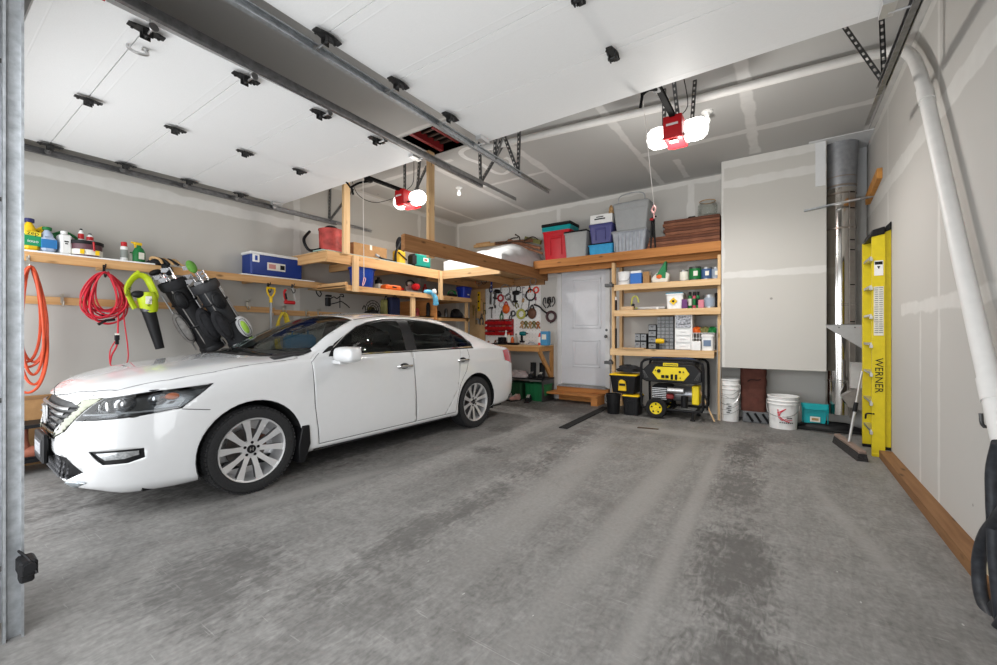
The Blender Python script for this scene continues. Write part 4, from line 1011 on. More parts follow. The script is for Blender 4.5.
# ---- bottles on the ledge
zs = 1.965
t = bottle('cleaner_jug', 'yellow and green cleaner jug with dark blue cap at the left end of the ledge', 'jug', onX(29, -5.70, zs), .30, .075, YELLOW, mat('navy_cap', (.02,.02,.10), .4), 'jug', rz=.2, labelm=mat('label_green', (.02,.30,.12), .5))
handle_loop(t, [(0,.035,.19),(.0,.10,.24),(0,.07,.17),(0,.075,.12)], .014, YELLOW)
b = MB(); b.box((0.001,0,.155), (.153,.104,.035)); b.build('name_band', mat('label_yellow', (.9,.72,.05), .5), t, smooth=False)
text(t, 'zep', .055, (.077,-.0,.158), (PI/2,0,PI/2), BLACK)
text(t, 'iouo', .04, (.0775,-.0,.085), (PI/2,0,PI/2), WHITE)
t = bottle('washer_fluid_jug', 'pale blue jug with a blue label between the yellow jug and the white bottle', 'jug', onX(47, -5.68, zs), .24, .07, mat('pale_blue', (.38,.45,.58), .35), GREEN, 'jug', rz=.1, labelm=mat('label_blue', (.03,.17,.42), .5))
t = thing('watering_jug', 'green plastic jug with a long curved spout lying behind the white bottle', 'jug', onX(55, -5.78, zs+.12)+Vector((0,0,.0)))
b = MB(); b.sphere((0,0,.03), .06, 16, (.8,1.6,.9)); b.cyl((0,-.08,.05), (0,-.09,.10), .03, n=14); b.build('body', GREEN, t)
handle_loop(t, [(0,-.02,.07),(0,.05,.11),(0,.12,.09),(0,.19,.02),(0,.22,-.03)], .013, GREEN, 'spout')
b = MB(); b.box((0,0,-.05), (.1,.2,.1), bev=.02); b.build('base', GREEN, t)
t = bottle('paint_bottle', 'white square bottle with faint print standing on the white shelf', 'bottle', onX(64, -5.68, zs), .225, .055, WHITE, WHITE, 'square', rz=.15)
b = MB(); b.box((.056,.0,.12), (.002,.03,.012)); b.box((.056,0,.10), (.002,.02,.01)); b.build('print_mark', BLACK, t, smooth=False)
t = thing('pail', 'wide low pail with a black lid and cream label on the white shelf', 'pail', onX(86, -5.69, zs))
b = MB(); b.lathe([(.105,0),(.115,.02),(.12,.12),(0,.12)], n=30); b.build('body', mat('maroon_plastic', (.10,.04,.05), .4), t)
b = MB(); b.lathe([(.118,.012),(.121,.012),(.122,.062),(.12,.062)], n=30); lb = b.build('label', CREAM, t)
b = MB(); b.box((.122,-.05,.037), (.006,.03,.045)); b.box((.112,.06,.037), (.01,.03,.045)); b.build('yellow_patch', YELLOW, lb, smooth=False)
b = MB(); b.lathe([(.126,.115),(.130,.12),(.130,.145),(.12,.15),(0,.146)], n=30); b.build('lid', BLACK, t)
b = MB(); b.tube([(.125,.03,.14),(.13,.035,.05)], .008, 6); b.build('seal_tab', RED, t)
Pp = onX(86, -5.69, zs+.15)
bottle('pill_bottle', 'small red bottle with black cap on the pail lid, the taller one', 'bottle', Pp+Vector((0,-.035,0)), .125, .022, WHITE, BLACK, labelm=RED)
bottle('pill_bottle', 'small red bottle with black cap on the pail lid, the shorter one', 'bottle', Pp+Vector((.02,.025,0)), .085, .026, WHITE, BLACK, labelm=RED)
bottle('spray_can', 'white aerosol can with a red cap on the white shelf', 'spray can', onX(124, -5.68, zs), .20, .03, WHITE, RED, 'spray', labelm=mat('label_grey', (.25,.27,.25), .5))
t = thing('trigger_sprayer', 'green spray bottle with a yellow trigger head near the right end of the white shelf', 'spray bottle', onX(139, -5.68, zs), .25)
b = MB(); b.lathe([(.04,0),(.043,.02),(.043,.11),(.03,.15),(.014,.17),(.014,.185),(0,.185)], n=20, ry=1.3); b.build('body', GREEN, t)
b = MB(); b.box((0,-.012,.20), (.03,.075,.03), bev=.006); b.box((0,-.035,.175), (.012,.012,.04)); b.cyl((0,-.045,.205), (0,-.07,.205), .009, n=10); b.build('trigger_head', YELLOW, t)
b = MB(); b.box((.043,0,.07), (.004,.05,.07)); b.build('label', CREAM, t, smooth=False)
bottle('small_bottle', 'small clear bottle with white label beside the green spray bottle', 'bottle', onX(131, -5.72, zs), .11, .022, CREAM, GREEN)
# work gloves
P = onX(158, -5.64, zs); t = thing('work_gloves', 'black and tan work gloves draped over the shelf end beside the golf bags', 'gloves', P)
b = MB(); b.heap((0,0,0), (.16,.22,.05), 3); b.build('glove_palm', CHAR, t)
for k in range(5):
    b = MB(); a = -.12+.05*k; b.tube(smooth_path([(.02,a*.6,.03), (.05,a+.05,.06), (.09,a+.10,.05-.01*k), (.10,a+.13,-.0)], 4), .013, 7); b.build('finger', CHAR if k % 2 else TAN, t)
# ---- orange hose
def coil(name, label, cat, hookp, X, cpx, rx, rz_, n, r, m, seed, tails=(), lop=0):
    rnd = random.Random(seed); c = atX(cpx[0], cpx[1], X); t = thing(name, label, cat, (X, c.y, c.z)); top = atX(hookp[0], hookp[1], X)-c
    pts = []; ph = 0
    for k in range(n):
        a_ = rx*rnd.uniform(.55, 1.12); b_ = rz_*rnd.uniform(.72, 1.06); xo = rnd.uniform(-.03, .05); sh = rnd.uniform(-.04, .04)*rx/.15
        zc = top.z-b_
        for q in range(14):
            a = 2*PI*q/14+PI/2
            pts.append(Vector((xo+.02*math.sin(a*2+k), sh*(1-math.sin(a))*.5+a_*math.cos(a)*(1-.35*math.sin(a))*(1+lop*math.cos(a)), zc+b_*math.sin(a))))
    for tl in tails: pts += [atX(q[0], q[1], X+.02)-c for q in tl]
    b = MB(); b.tube(smooth_path(pts, 4), r, 7); b.build('cord' if r < .012 else 'hose', m, t); return t, c
coil('air_hose', 'orange hose hanging in tall loops from the first ledge hook beside the steel post', 'hose', (27,267), -5.52, (30,340), .105, .56, 6, .011, mat('hose_orange', (.52,.07,.025), .45, noise=.15), 4)
t, c0 = coil('extension_cord', 'red extension cord coiled on a black hook above the car bonnet', 'extension cord', (104,273), -5.52, (104,300), .165, .255, 15, .0075, mat('cord_red', (.48,.015,.03), .45, noise=.1), 9, [[(118,300),(118,325),(117,345),(112,355),(110,364)]], .1)
b = MB(); P = atX(117,338,-5.5)-c0; b.box(P, (.03,.035,.06), bev=.005); b.box(P-Vector((0,0,.05)), (.025,.028,.04), bev=.004); b.m(1); b.box(P+Vector((.0,0,.03)), (.028,.03,.02)); b.build('plug', [BLACK, CREAM], t)
b = MB(); b.tube(smooth_path([atX(*q,-5.5)-c0 for q in ((108,272),(120,290),(124,320),(128,350),(127,363),(120,366),(111,366),(110,352),(115,342))], 5), .0055, 7); b.build('cord_tail', mat('cord_red', (.48,.015,.03)), t)
b = MB(); P = atX(103,319,-5.5)-c0; b.box(P+Vector((0,0,.03)), (.02,.02,.06)); b.tube([atX(98,325,-5.5)-c0, atX(106,321,-5.5)-c0, atX(115,320,-5.5)-c0], .013, 8); b.build('cord_grip', BLACK, t)
# ---- leaf blower
X0 = -5.50; G = lambda x, y, dx=0: atX(x, y, X0+dx)
t = thing('leaf_blower', 'lime green leaf blower with a black tube hanging from the left wall rail', 'leaf blower', G(143,285)); W0 = t.location.copy()
b = MB(); L = lambda *q, dx=0: [G(a[0], a[1], dx)-W0 for a in q]
b.tube(smooth_path(L((135,309),(130,300),(127,290),(131,281),(138,276),(146,278),(151,286),(155,296),(152,303)), 5), .022, 10, ry=.035); b.tube(smooth_path(L((131,281),(133,277),(139,272)), 4), .018, 8)
b.build('handle', LIME, t)
b = MB(); ax = (G(152,318)-G(147,296)).normalized(); p = G(146,294)-W0; q_ = G(150,313)-W0
b.lathe([(.0,-.02),(.07,-.01),(.085,.05),(.08,.14),(.062,.20),(0,.20)], p, ax, 20); b.build('motor_housing', LIME, t)
b = MB(); b.sphere(G(138,295)-W0+Vector((.03,0,0)), .05, 14, (.8,1.3,.8)); b.build('trigger_guard', BLACK, t)
b = MB(); b.cyl(G(148,309)-W0, G(160,349)-W0, .062, .040, 20); b.build('blower_tube', BLACK, t)
b = MB(); b.lathe([(.066,0),(.068,.03),(.066,.06)], G(147.5,306)-W0, ax, 20); b.build('tube_collar', DMETAL, t)
Mx = Matrix.Rotation(0, 4, 'X'); b = MB(); p = G(146,301)-W0+Vector((.082,0,0)); b.box(p, (.006,.05,.08)); b.build('label', CREAM, t, smooth=False)
text(t, 'RYOBI', .035, G(128.5,292,.04)-W0, (PI/2, -1.2, PI/2), BLACK)
text(t, 'RYOBI', .03, G(150,303,.085)-W0, (PI/2, -1.3, PI/2), BLACK)
# ---- golf bags
def golf_bag(top, bot, r, label, cloth, accent, X, pocket):
    A = atX(*top, X); B = atX(*bot, X); L = (B-A).length; R = rot_to(A, B)
    t = bpy.data.objects.new('golf_bag', None); COL.objects.link(t); t.location = A; t.rotation_euler = R.to_euler(); tag(t, label, 'golf bag')
    b = MB(); b.lathe([(r*.80,.03),(r*.86,.05),(r*.9,L*.3),(r*.82,L*.55),(r*.9,L*.8),(r*.95,L*.97),(r*.8,L),(0,L)], n=24, ry=.85); b.build('bag_body', cloth, t)
    b = MB(); b.lathe([(r*1.02,0),(r*1.06,.02),(r*1.06,.07),(r*.95,.10),(r*.88,.10),(r*.9,.02),(r*1.02,0)], n=24, ry=.85); b.build('top_cuff', accent, t)
    b = MB(); b.cyl((0,0,.03), (0,0,.034), r*.85, n=20); b.build('divider', BLACK, t)
    b = MB(); b.lathe([(r*.98,L*.93),(r*1.04,L*.95),(r*1.04,L*.99),(r*.9,L*1.01),(0,L*1.01)], n=24, ry=.85); b.build('base', BLACK, t)
    e1 = R.transposed()@Vector((1, -.25, 0)); e1.z = 0; e1.normalize(); e2 = Vector((0,0,1)).cross(e1); F = Matrix((e1, e2, Vector((0,0,1)))).transposed()
    for k, (x, y, z, sx, sy, sz, m) in enumerate(pocket):
        b = MB(); b.sphere(F@Vector((x*r, y*r, z*L)), 1, 18, (sx*r, sy*r, sz*L), F); po = b.build('pocket', m, t)
        b = MB(); b.tube(smooth_path([F@Vector((x*r+sx*r*.80, y*r-sy*r*.45, z*L+q*sz*L*.62)) for q in (-1, 1)]+[F@Vector((x*r+sx*r*.80, y*r+sy*r*.45, z*L+q*sz*L*.62)) for q in (1, -1)], 5, True), .003, 6, closed=True); b.build('zip', BLACK, po)
        if m is LG: b = MB(); b.sphere(F@Vector((x*r+sx*r*.72, y*r, z*L)), 1, 14, (.25*r, .22*r, sz*L*.62), F); b.build('green_panel', LIMEC, po)
    for q in range(4):
        a = PI*.25+q*PI*.5; b = MB(); b.tube([(r*.88*math.cos(a), r*.75*math.sin(a), L*(.10+.8*i/8)) for i in range(9)], .006, 6); b.build('piping', ALU if q % 2 else GREYC, t)
    for zz in (.3, .62):
        b = MB(); b.tube([(r*.93*math.cos(a), r*.79*math.sin(a), L*zz) for a in [2*PI*i/24 for i in range(24)]], .012, 6, closed=True); b.build('band', BLACK, t)
    for s in (-1, 1):
        b = MB(); b.cyl((r*.3, s*r*.95, L*.12), (r*.25, s*r*1.0, L*.92), .009, n=8); b.build('stand_leg', STEELD, t)
    b = MB(); b.tube(smooth_path([(r*.9,.0,L*.12),(r*1.5,r*.6,L*.3),(r*1.4,r*.8,L*.5),(r*.9,r*.3,L*.62)], 6), .022, 8, ry=.007); b.build('strap', BLACK, t)
    return t, A, R, L
LG = mat('light_grey_cloth', (.45,.45,.45), .8, noise=.15); LIMEC = mat('lime_cloth', (.25,.42,.05), .8, noise=.15); GB = mat('grey_bag_cloth', (.011,.012,.014), .6, noise=.2)
g1, A1, R1, L1 = golf_bag((171,281), (214,349), .15, 'black golf bag hanging nearest the leaf blower, dark mesh pocket', BLACK, CHAR, -5.575, [(.75,-.45,.66,.55,.6,.24,CHAR), (.1,.95,.60,.5,.45,.22,GREYC), (.85,.2,.25,.3,.45,.12,BLACK)])
g2, A2, R2, L2 = golf_bag((203,283), (242,344), .155, 'grey golf bag with a pale green trimmed pocket, hanging right of the black one', GB, mat('cuff_grey', (.03,.03,.032), .6), -5.42, [(.70,-.62,.76,.45,.50,.17,LG), (.75,.55,.62,.45,.5,.24,CHAR), (.9,-.1,.28,.25,.45,.13,BLACK)])
def club(A, R, r, ang, out, kind, label, group, hm):
    p = Vector((r*math.cos(ang), r*math.sin(ang)*.8, 0)); t = bpy.data.objects.new('golf_club', None); COL.objects.link(t); t.location = A+R@p; t.rotation_euler = R.to_euler(); tag(t, label, 'golf club', group)
    b = MB(); b.cyl((0,0,.5), (0,0,-out), .006, n=8); b.build('shaft', CHROME, t)
    b = MB()
    if kind == 'wood': b.sphere((.02,-.045,-out), .052, 16, (.85,1.1,.6)); b.cyl((0,0,-out+.05), (0,-.01,-out), .010, n=8)
    elif kind == 'iron': b.prism([(-.01,0),(.012,.005),(.075,-.012),(.085,.03),(.05,.045),(.0,.02)], (0,.0,-out), (.35,-.93,0), (0,0,1), (.010,.004,0)); b.cyl((0,0,-out+.06), (0,0,-out), .009, n=8)
    else: b.sphere((0,-.01,-out), .05, 16, (.9,.9,1.5))
    b.build('club_head', hm, t)
rnd = random.Random(5)
HG = mat('headcover_green', (.10,.26,.04), .8, noise=.3); IRON = mat('iron_chrome', (.28,.28,.29), .25, .95)
for k in range(5): club(A1, R1, .07, k*1.25, .05+.045*(k % 3), 'iron', 'golf iron standing in the black golf bag', 'irons in the black golf bag', IRON)
club(A1, R1, .05, 4.6, .13, 'wood', 'dark headed golf driver in the black golf bag', None, BLACK)
club(A1, R1, .06, 1.2, .12, 'cover', 'golf club under a black knit cover in the black bag', None, CHAR)
for k in range(6): club(A2, R2, .085, .5+k*1.05, .03+.05*(k % 3), 'iron', 'golf iron standing in the grey golf bag', 'irons in the grey golf bag', IRON)
club(A2, R2, .06, 3.6, .20, 'cover', 'golf club under a green and black head cover above the grey bag', None, HG)
club(A2, R2, .05, 0, .22, 'iron', 'long golf iron rising furthest out of the grey bag', None, IRON)
# ---- cooler
P0 = atX(250, 275, LX); P1 = atX(303, 279, LX); yc = (P0.y+P1.y)/2; ln = P1.y-P0.y
t = thing('cooler', 'blue cooler box with a white lid standing on the left wall ledge', 'cooler', (-5.725, yc, 1.965)); hC = .27
b = MB(); b.box((0,0,hC/2), (.25,ln*.97,hC), bev=.015); b.build('body', mat('cooler_blue', (.010,.035,.20), .4, noise=.05), t)
b = MB(); b.box((0,0,hC+.015), (.265,ln,.035), bev=.012); b.build('lid', WHITE, t)
b = MB(); b.box((.13,-ln*.40,hC-.055), (.012,.085,.10), bev=.004); hd = b.build('latch', WHITE, t)
b = MB(); b.box((.138,-ln*.40,hC-.055), (.006,.03,.06)); b.build('latch_slot', BLUE, hd)
b = MB(); b.box((.127,-.02,.13), (.003,.24,.10)); lb = b.build('label', CREAM, t, smooth=False)
b = MB(); b.box((.1295,-.075,.13), (.002,.09,.06)); b.m(1); b.box((.1295,.06,.13), (.002,.06,.06)); b.build('label_print', [mat('label_pink', (.55,.25,.22), .6), BLACK], lb, smooth=False)
# ---- shovel, caulking gun, yellow cord, blue bag, sprayer
P = atX(271, 288, LX+.03); t = thing('shovel', 'shovel with a yellow D grip and grey shaft hanging from the ledge', 'shovel', P)
b = MB(); b.tube(smooth_path([(0,-.045,-.02),(0,-.05,-.05),(0,-.03,-.10),(0,0,-.14)], 5), .012, 8); b.tube(smooth_path([(0,.045,-.02),(0,.05,-.05),(0,.03,-.10),(0,0,-.14)], 5), .012, 8); b.cyl((0,-.055,-.01),(0,.055,-.01), .014, n=10); b.cyl((0,0,-.12),(0,0,-.20), .020, n=12); b.build('grip', YELLOW, t)
b = MB(); b.cyl((0,0,-.18),(0,0,-1.05), .016, n=12); b.build('shaft', GREY, t)
b = MB(); b.prism([(-.11,0),(.11,0),(.115,-.2),(.06,-.30),(0,-.33),(-.06,-.30),(-.115,-.2)], (0,0,-1.02), (0,1,0), (0,0,1), (.006,0,0)); b.build('blade', STEELD, t)
P = atX(291, 298, LX+.02); t = thing('caulking_gun', 'red caulking gun hanging from the ledge right of the shovel', 'tool', P)
b = MB(); b.tube(smooth_path([(0,-.07,.10),(0,-.09,.07),(0,-.085,0),(0,-.06,-.06)], 4), .016, 8); b.box((0,-.02,-.07), (.035,.16,.05), bev=.012); b.build('body', RED, t)
b = MB(); b.tube([(0,-.085,.05),(0,-.07,-.03)], .020, 8); b.build('grip', BLACK, t)
b = MB(); b.tube([(0,.02,.13),(0,.07,-.04)], .010, 8); b.tube([(0,-.03,.12),(0,.06,.13)], .007, 8); b.tube([(0,.06,-.05),(0,.12,-.04)], .006, 6); b.build('rod', ALU, t)
t, c0 = coil('extension_cord', 'yellow extension cord coiled on the lower rail behind the windscreen', 'extension cord', (283,313), -5.72, (283,340), .13, .30, 7, .009, mat('cord_yellow', (.72,.55,.05), .5, noise=.1), 12)
P = atX(300, 342, -5.70); t = thing('tote_bag', 'bright blue soft bag hanging on the left wall, seen through the windscreen', 'bag', P)
b = MB(); b.box((0,0,-.05), (.16,.46,.30), bev=.05); b.build('bag_body', mat('bag_blue', (.0,.22,.46), .7, noise=.15), t)
for s in (-1, 1):
    b = MB(); b.tube(smooth_path([(0,s*.12,.08),(.02,s*.10,.17),(.0,s*.03,.21),(.0,s*.02,.1)], 5), .012, 7); b.build('handle', mat('bag_blue', (.0,.22,.46), .7), t)
P = atX(328, 301, -5.55); t = thing('bracket_lamp', 'black clamp work light on a bent wire arm hanging under the ledge', 'work light', P)
b = MB(); b.box((0,0,-.02), (.06,.07,.13), bev=.01); b.box((0,.01,.07), (.05,.08,.03), bev=.005); b.build('lamp_head', BLACK, t)
b = MB(); b.tube(smooth_path([(0,.04,.03),(0,.10,.06),(0,.15,.04),(.02,.20,.08),(0,.26,.07),(0,.25,.11),(0,.20,.10)], 5), .008, 7); b.tube(smooth_path([(0,.20,.06),(0,.20,-.0),(0,.20,-.10)], 4), .007, 6); b.tube(smooth_path([(0,.05,-.05),(0,.16,-.02),(0,.22,-.0),(0,.32,-.05),(0,.37,-.09)], 5), .008, 7); b.build('arm', BLACK, t)
# ---- low things at the wall behind the bumper
P = onX(30, -5.74, 0); t = thing('cardboard_sheet', 'flattened brown cardboard carton leaning on the left wall behind the bumper', 'cardboard', P)
b = MB(); zt = atX(36, 396, -5.74).z; b.box((0,.1,zt/2), (.06,1.5,zt)); b.build('sheet', CARD, t); b = MB(); b.box((.031,.1,zt-.02), (.004,1.5,.03)); b.build('edge_fold', mat('cardboard_dark', (.24,.13,.06), .9), t, smooth=False)
P = onX(26, -5.45, 0); t = thing('low_shelf', 'low black shelf on the floor by the left wall, left of the car nose', 'shelf', P); zt = atX(26, 428, -5.3).z
b = MB(); b.box((0,0,zt), (.3,1.0,.03)); b.box((0,0,.12), (.3,1.0,.03)); b.build('shelf_board', BLACK, t, smooth=False)
for s in (-1, 1):
    b = MB(); b.box((0,s*.49,zt/2), (.3,.03,zt)); b.build('side_panel', BLACK, t, smooth=False)
t = thing('boot', 'reddish brown boot on the low shelf left of the licence plate', 'boots', P+Vector((.05,0,.135)))
b = MB(); b.tube(smooth_path([(0,-.05,.28),(0,-.05,.15),(.0,-.03,.06)], 5), [.06]*11, 12); b.sphere((.02,.03,.05), .07, 14, (.8,1.7,.75)); b.build('upper', mat('boot_leather', (.30,.10,.06), .6, noise=.2), t)
b = MB(); b.box((.02,.03,.008), (.10,.26,.016), bev=.006); b.build('sole', BLACK, t)

# ================================================================== LOFT
t = thing('storage_loft', 'two-level pine storage loft hung from the ceiling in the back left corner', 'storage loft', (-4.9, 5.1, 1.8)); LOFT = t
def beam(name, a, c, m, parent=None, bev=0): 
    b = MB(); a = Vector(a); c = Vector(c); b.box((a+c)/2, (abs(c.x-a.x), abs(c.y-a.y), abs(c.z-a.z))); return b.build(name, m, parent or t, world=parent or t, smooth=False, bevel=bev)
FX = -4.9; zd = 2.28; zl = 1.87
beam('front_beam', (FX-.038, 3.2, zd-.13), (FX, 5.44, zd), PINE_Y)
beam('joist', (XL, 3.2, zd-.12), (FX-.038, 3.238, zd), PINE_X)
for y in (3.85, 4.5): beam('joist', (XL, y, zd-.12), (FX-.038, y+.038, zd-.012), PINE_X)
beam('cross_beam', (FX, 5.40, zd-.13), (-3.682, 5.438, zd), LPINE_X)
for x in (-4.4, -5.3): beam('joist', (x, 5.44, zd-.13), (x+.038, YB, zd-.012), PINE_Y)
beam('ledger', (XL, YB-.04, zd-.16), (-3.70, YB, zd-.012), wood('ledger_wood', (.34,.19,.09), (.24,.12,.05), 0))  # ledger of darker, browner wood than the pine beams
beam('deck', (XL, 3.18, zd), (FX+.0, 5.42, zd+.014), OSB); beam('deck', (XL, 5.42, zd), (-3.70, YB, zd+.014), OSB)
beam('shelf_board', (XL, 3.5, zl-.016), (FX-.038, 6.25, zl), OSB)
beam('front_beam', (FX-.038, 3.5, zl-.075), (FX, 6.2, zl), PINE_Y); beam('joist', (LX, 3.5, zl-.03), (FX-.04, 3.538, zl+.045), PINE_X)
beam('joist', (XL, 5.6, zl-.09), (FX-.04, 5.638, zl-.016), PINE_X); beam('joist', (XL, 6.2, zl-.075), (FX, 6.238, zl), PINE_X)
def post(px, X, z0, z1, w, dp=.04, m=LPINE_Z):
    P = atX(px, 300, X); beam('post', (X-dp/2, P.y-w/2, z0), (X+dp/2, P.y+w/2, z1), m)
post(346, FX+.02, zd, ZC, .10); post(355.5, FX+.02, zl-.085, zd-.0, .085); post(440.5, FX+.02, zl-.085, zd-.0, .07)
P = atX(430.5, 250, -3.70); P = atX(430.5, 250, -3.78); beam('post', (-3.80, P.y-.055, 2.19), (-3.76, P.y+.055, ZC-.003), LPINE_Z)
# brown girder carrying the loft edge
P0 = atX(403.5, 240, -3.66); beam('girder', (-3.68, P0.y, 2.19), (-3.64, YB, 2.375), FIR_Y)
beam('girder_block', (-3.72, P0.y+.02, 2.19), (-3.68, P0.y+.30, 2.375), FIR_Y)
# upright panel and bottom shelf under the lower deck
zb = 1.50
beam('upright_panel', (XL, onX(400,-5.3,0).y+.5, 1.43), (FX-.05, onX(400,-5.3,0).y+.53, zl-.08), FIR_X)
beam('post', (FX-.06, onX(414,FX,0).y-.03, 1.43), (FX-.02, onX(414,FX,0).y+.05, zl-.08), LPINE_Z)
beam('bottom_shelf', (XL, 5.0, zb-.02), (FX-.1, 6.3, zb), OSB); beam('front_beam', (FX-.14, 5.0, zb-.07), (FX-.1, 6.3, zb), PINE_Y); beam('post', (FX-.14, 6.2, .4), (FX-.1, 6.26, zl-.08), LPINE_Z)
# ---- things on the upper deck
zt = zd+.014
P = onX(331, -5.28, zt); t = thing('metal_pail', 'worn red metal pail with a lid on the near end of the upper loft', 'pail', P); r = S(11.5, P); h = S(28, P)
b = MB(); b.lathe([(r*.92,0),(r*.93,.01),(r,h*.9),(r*1.04,h*.9),(r*1.04,h*.94),(0,h*.94)], n=28); b.build('body', mat('worn_red', (.42,.06,.05), .55, noise=.6, scale=9), t)
b = MB(); b.lathe([(r*.5,h*.94),(r*.6,h*1.0),(r*.35,h*1.08),(0,h*1.08)], n=20); b.build('lid', CHAR, t)
b = MB(); b.tube(smooth_path([(0,-r,h*.2),(0,-r*2.0,h*.1),(-.05,-r*2.3,h*.45),(-.1,-r*1.6,h*.8)], 6), .02, 8); b.build('hose', BLACK, t)
P = onX(365, -5.25, zt); carton('cardboard_box', 'long brown cardboard box on the upper loft behind the first post', 'box', P, (.28, S(32,P)*1.25, S(15.5,P)), CARD)
P = onX(376, -5.05, zt); t = thing('glass_sheet', 'pale green-edged glass sheet lying flat on the upper loft front', 'glass sheet', P)
b = MB(); b.box((0,0,.008), (.22,1.9,.014)); b.build('pane', mat('glass_edge', (.28,.42,.38), .2), t, smooth=False); b = MB(); b.box((-.02,0,.020), (.20,1.7,.01)); b.build('backing', mat('pale_sheet', (.55,.56,.54), .6), t, smooth=False)
P = onX(397, -5.2, zt+.03); t = thing('tool_tube', 'black handled rod lying on the sheet beside the yellow bag', 'rod', onX(388, -5.1, zt+.045))
b = MB(); b.tube(smooth_path([(0,-.2,.05),(0,-.08,.02),(0,.25,.01)], 4), .014, 8); b.build('rod', BLACK, t); b = MB(); b.tube([(0,-.24,.065),(0,-.18,.045)], .02, 8); b.build('grip', GREY, t)
P = onX(399, -5.1, zt); t = thing('tool_backpack', 'yellow bag with black straps standing at the end of the brown girder', 'bag', P); w_ = S(11,P); h = S(15,P)
b = MB(); b.box((0,0,h/2), (.16,w_,h), bev=.03); b.build('bag_body', mat('ochre_cloth', (.62,.36,.02), .7, noise=.15), t)
b = MB(); b.tube(smooth_path([(.05,-w_*.6,0),(.06,-w_*.7,h*.7),(.05,-.02,h*1.5),(.05,w_*.2,h*1.85),(.05,w_*.3,h*1.4),(.05,w_*.1,h*.9),(.06,-w_*.3,h*.7)], 6), .018, 8, ry=.03); b.tube([(.085,-w_*.5,h*.8),(.085,w_*.5,h*.4)], .012, 6); b.build('strap', BLACK, t)
b = MB(); b.sphere((.0,.02,h*1.4), .09, 14, (.7,.8,1.5)); b.build('top_flap', CHAR, t)
P = onX(419.5, -4.99, zt); t = thing('tool_case', 'teal plastic tool case on the loft edge under the girder', 'tool case', P); w_ = S(24,P)*1.02; h = S(12.5,P)
b = MB(); b.box((0,0,h*.5), (.20,w_*.85,h*.98), bev=.02); b.build('case_body', mat('teal_case', (.0,.20,.15), .45, noise=.1), t)
b = MB(); b.box((0,-w_*.40,h*.5), (.19,w_*.22,h*1.0), bev=.04); b.build('end_cap', BLACK, t)
b = MB(); b.box((.102,w_*.12,h*.62), (.004,w_*.28,h*.28)); lb = b.build('badge', CREAM, t, smooth=False); b = MB(); b.box((.105,w_*.10,h*.62), (.003,w_*.16,h*.14)); b.build('badge_mark', RED, lb, smooth=False)
# white plastic wrapped mattress / bag on the back deck
t = thing('wrapped_mattress', 'white plastic-wrapped mattress lying across the back loft behind the girder', 'mattress', (-4.1, 6.0, zt))
b = MB(); rnd = random.Random(3); nx, ny = 26, 22; rows_ = []
for lv in (0, 1):
    g = []
    for i in range(nx+1):
        row = []
        for j in range(ny+1):
            x = -.80+1.22*i/nx; y = -.55+1.48*j/ny; e = min(i, nx-i, j, ny-j)
            x2, y2 = x, y
            fy_ = min(1, max(0, (y+.35)/.7)); fx_ = min(1, max(0, (x+.85)/.5)); hgt = (.26+.27*fy_*fx_*(1-.55*max(0,(x-.12)/.3)))*min(1, .62+e/6)+.012*math.sin(9*x+5*y)+.010*math.sin(17*y-8*x)+.006*rnd.uniform(-1,1)
            row.append(b.bm.verts.new((x2, y2, hgt if lv else .003)))
        g.append(row)
    rows_.append(g)
for lv in (0, 1):
    g = rows_[lv]
    for i in range(nx):
        for j in range(ny): b._f([g[i][j], g[i+1][j], g[i+1][j+1], g[i][j+1]])
ring_ = lambda g: [g[i][0] for i in range(nx)]+[g[nx][j] for j in range(ny)]+[g[i][ny] for i in range(nx, 0, -1)]+[g[0][j] for j in range(ny, 0, -1)]
b.bridge(ring_(rows_[0]), ring_(rows_[1])); b.build('wrap', mat('plastic_wrap', (.62,.63,.64), .35, noise=.10, scale=6, coat=.3, bump=.3), t, angle=70)
# offcuts of timber and branches on the back deck
def stick(a, c, r, m, label, name='timber_offcut', cat='timber'):
    a = Vector(a); c = Vector(c); L = (c-a).length; R = rot_to(a, c)
    b = MB(); b.box((0,0,L/2), (r*1.2, r*2, L), bev=.004); o = b.build(name, m, None, smooth=False); o.location = a; o.rotation_euler = R.to_euler(); tag(o, label, cat); return o
Q = lambda x, y, Y: atY(x, y, Y)
stick(Q(474,247,6.8), Q(504,243.5,6.8), .03, OSB, 'flat brown board end resting behind the plastic wrap')
stick(Q(476,245,6.86), Q(490,243,6.86), .02, PINE_X, 'short pale board on the pile behind the plastic wrap')
stick(Q(495,244,6.7), Q(533,241,6.7), .03, BRICK, 'dark brown plank on top of the scrap pile')
stick(Q(508,241,6.6), Q(541,249,6.6), .028, BRICK, 'dark plank slanting down towards the red bin')
stick(Q(512,244,6.5), Q(543,254,6.5), .02, BRICK, 'lowest dark slat beside the red bin')
stick(Q(525,239,6.75), Q(541,243,6.7), .04, OLIVE, 'olive board standing against the red bin')
def branch(pts, Y, label):
    P0 = atY(*pts[0], Y); b = MB(); pp = smooth_path([atY(*q, Y)-P0 for q in pts], 5); b.tube(pp, [.014-.008*i/len(pp) for i in range(len(pp))], 6); o = b.build('branch', mat('bark', (.05,.035,.025), .9, noise=.3), None); o.location = P0; tag(o, label, 'branch')
branch([(503,244),(512,239),(518,238),(516,235),(515,235)], 6.6, 'dark branch curling up over the scrap pile, the one furthest left')
branch([(520,241),(519,237),(515,235.5)], 6.62, 'short dark twig standing up in the middle of the scrap pile')
branch([(524,241),(530,238),(534,237.5),(538,240)], 6.62, 'dark branch arching over the pile next to the red bin')
branch([(496,243.5),(506,243),(516,242),(530,243)], 6.55, 'long dark branch lying level across the scrap pile')
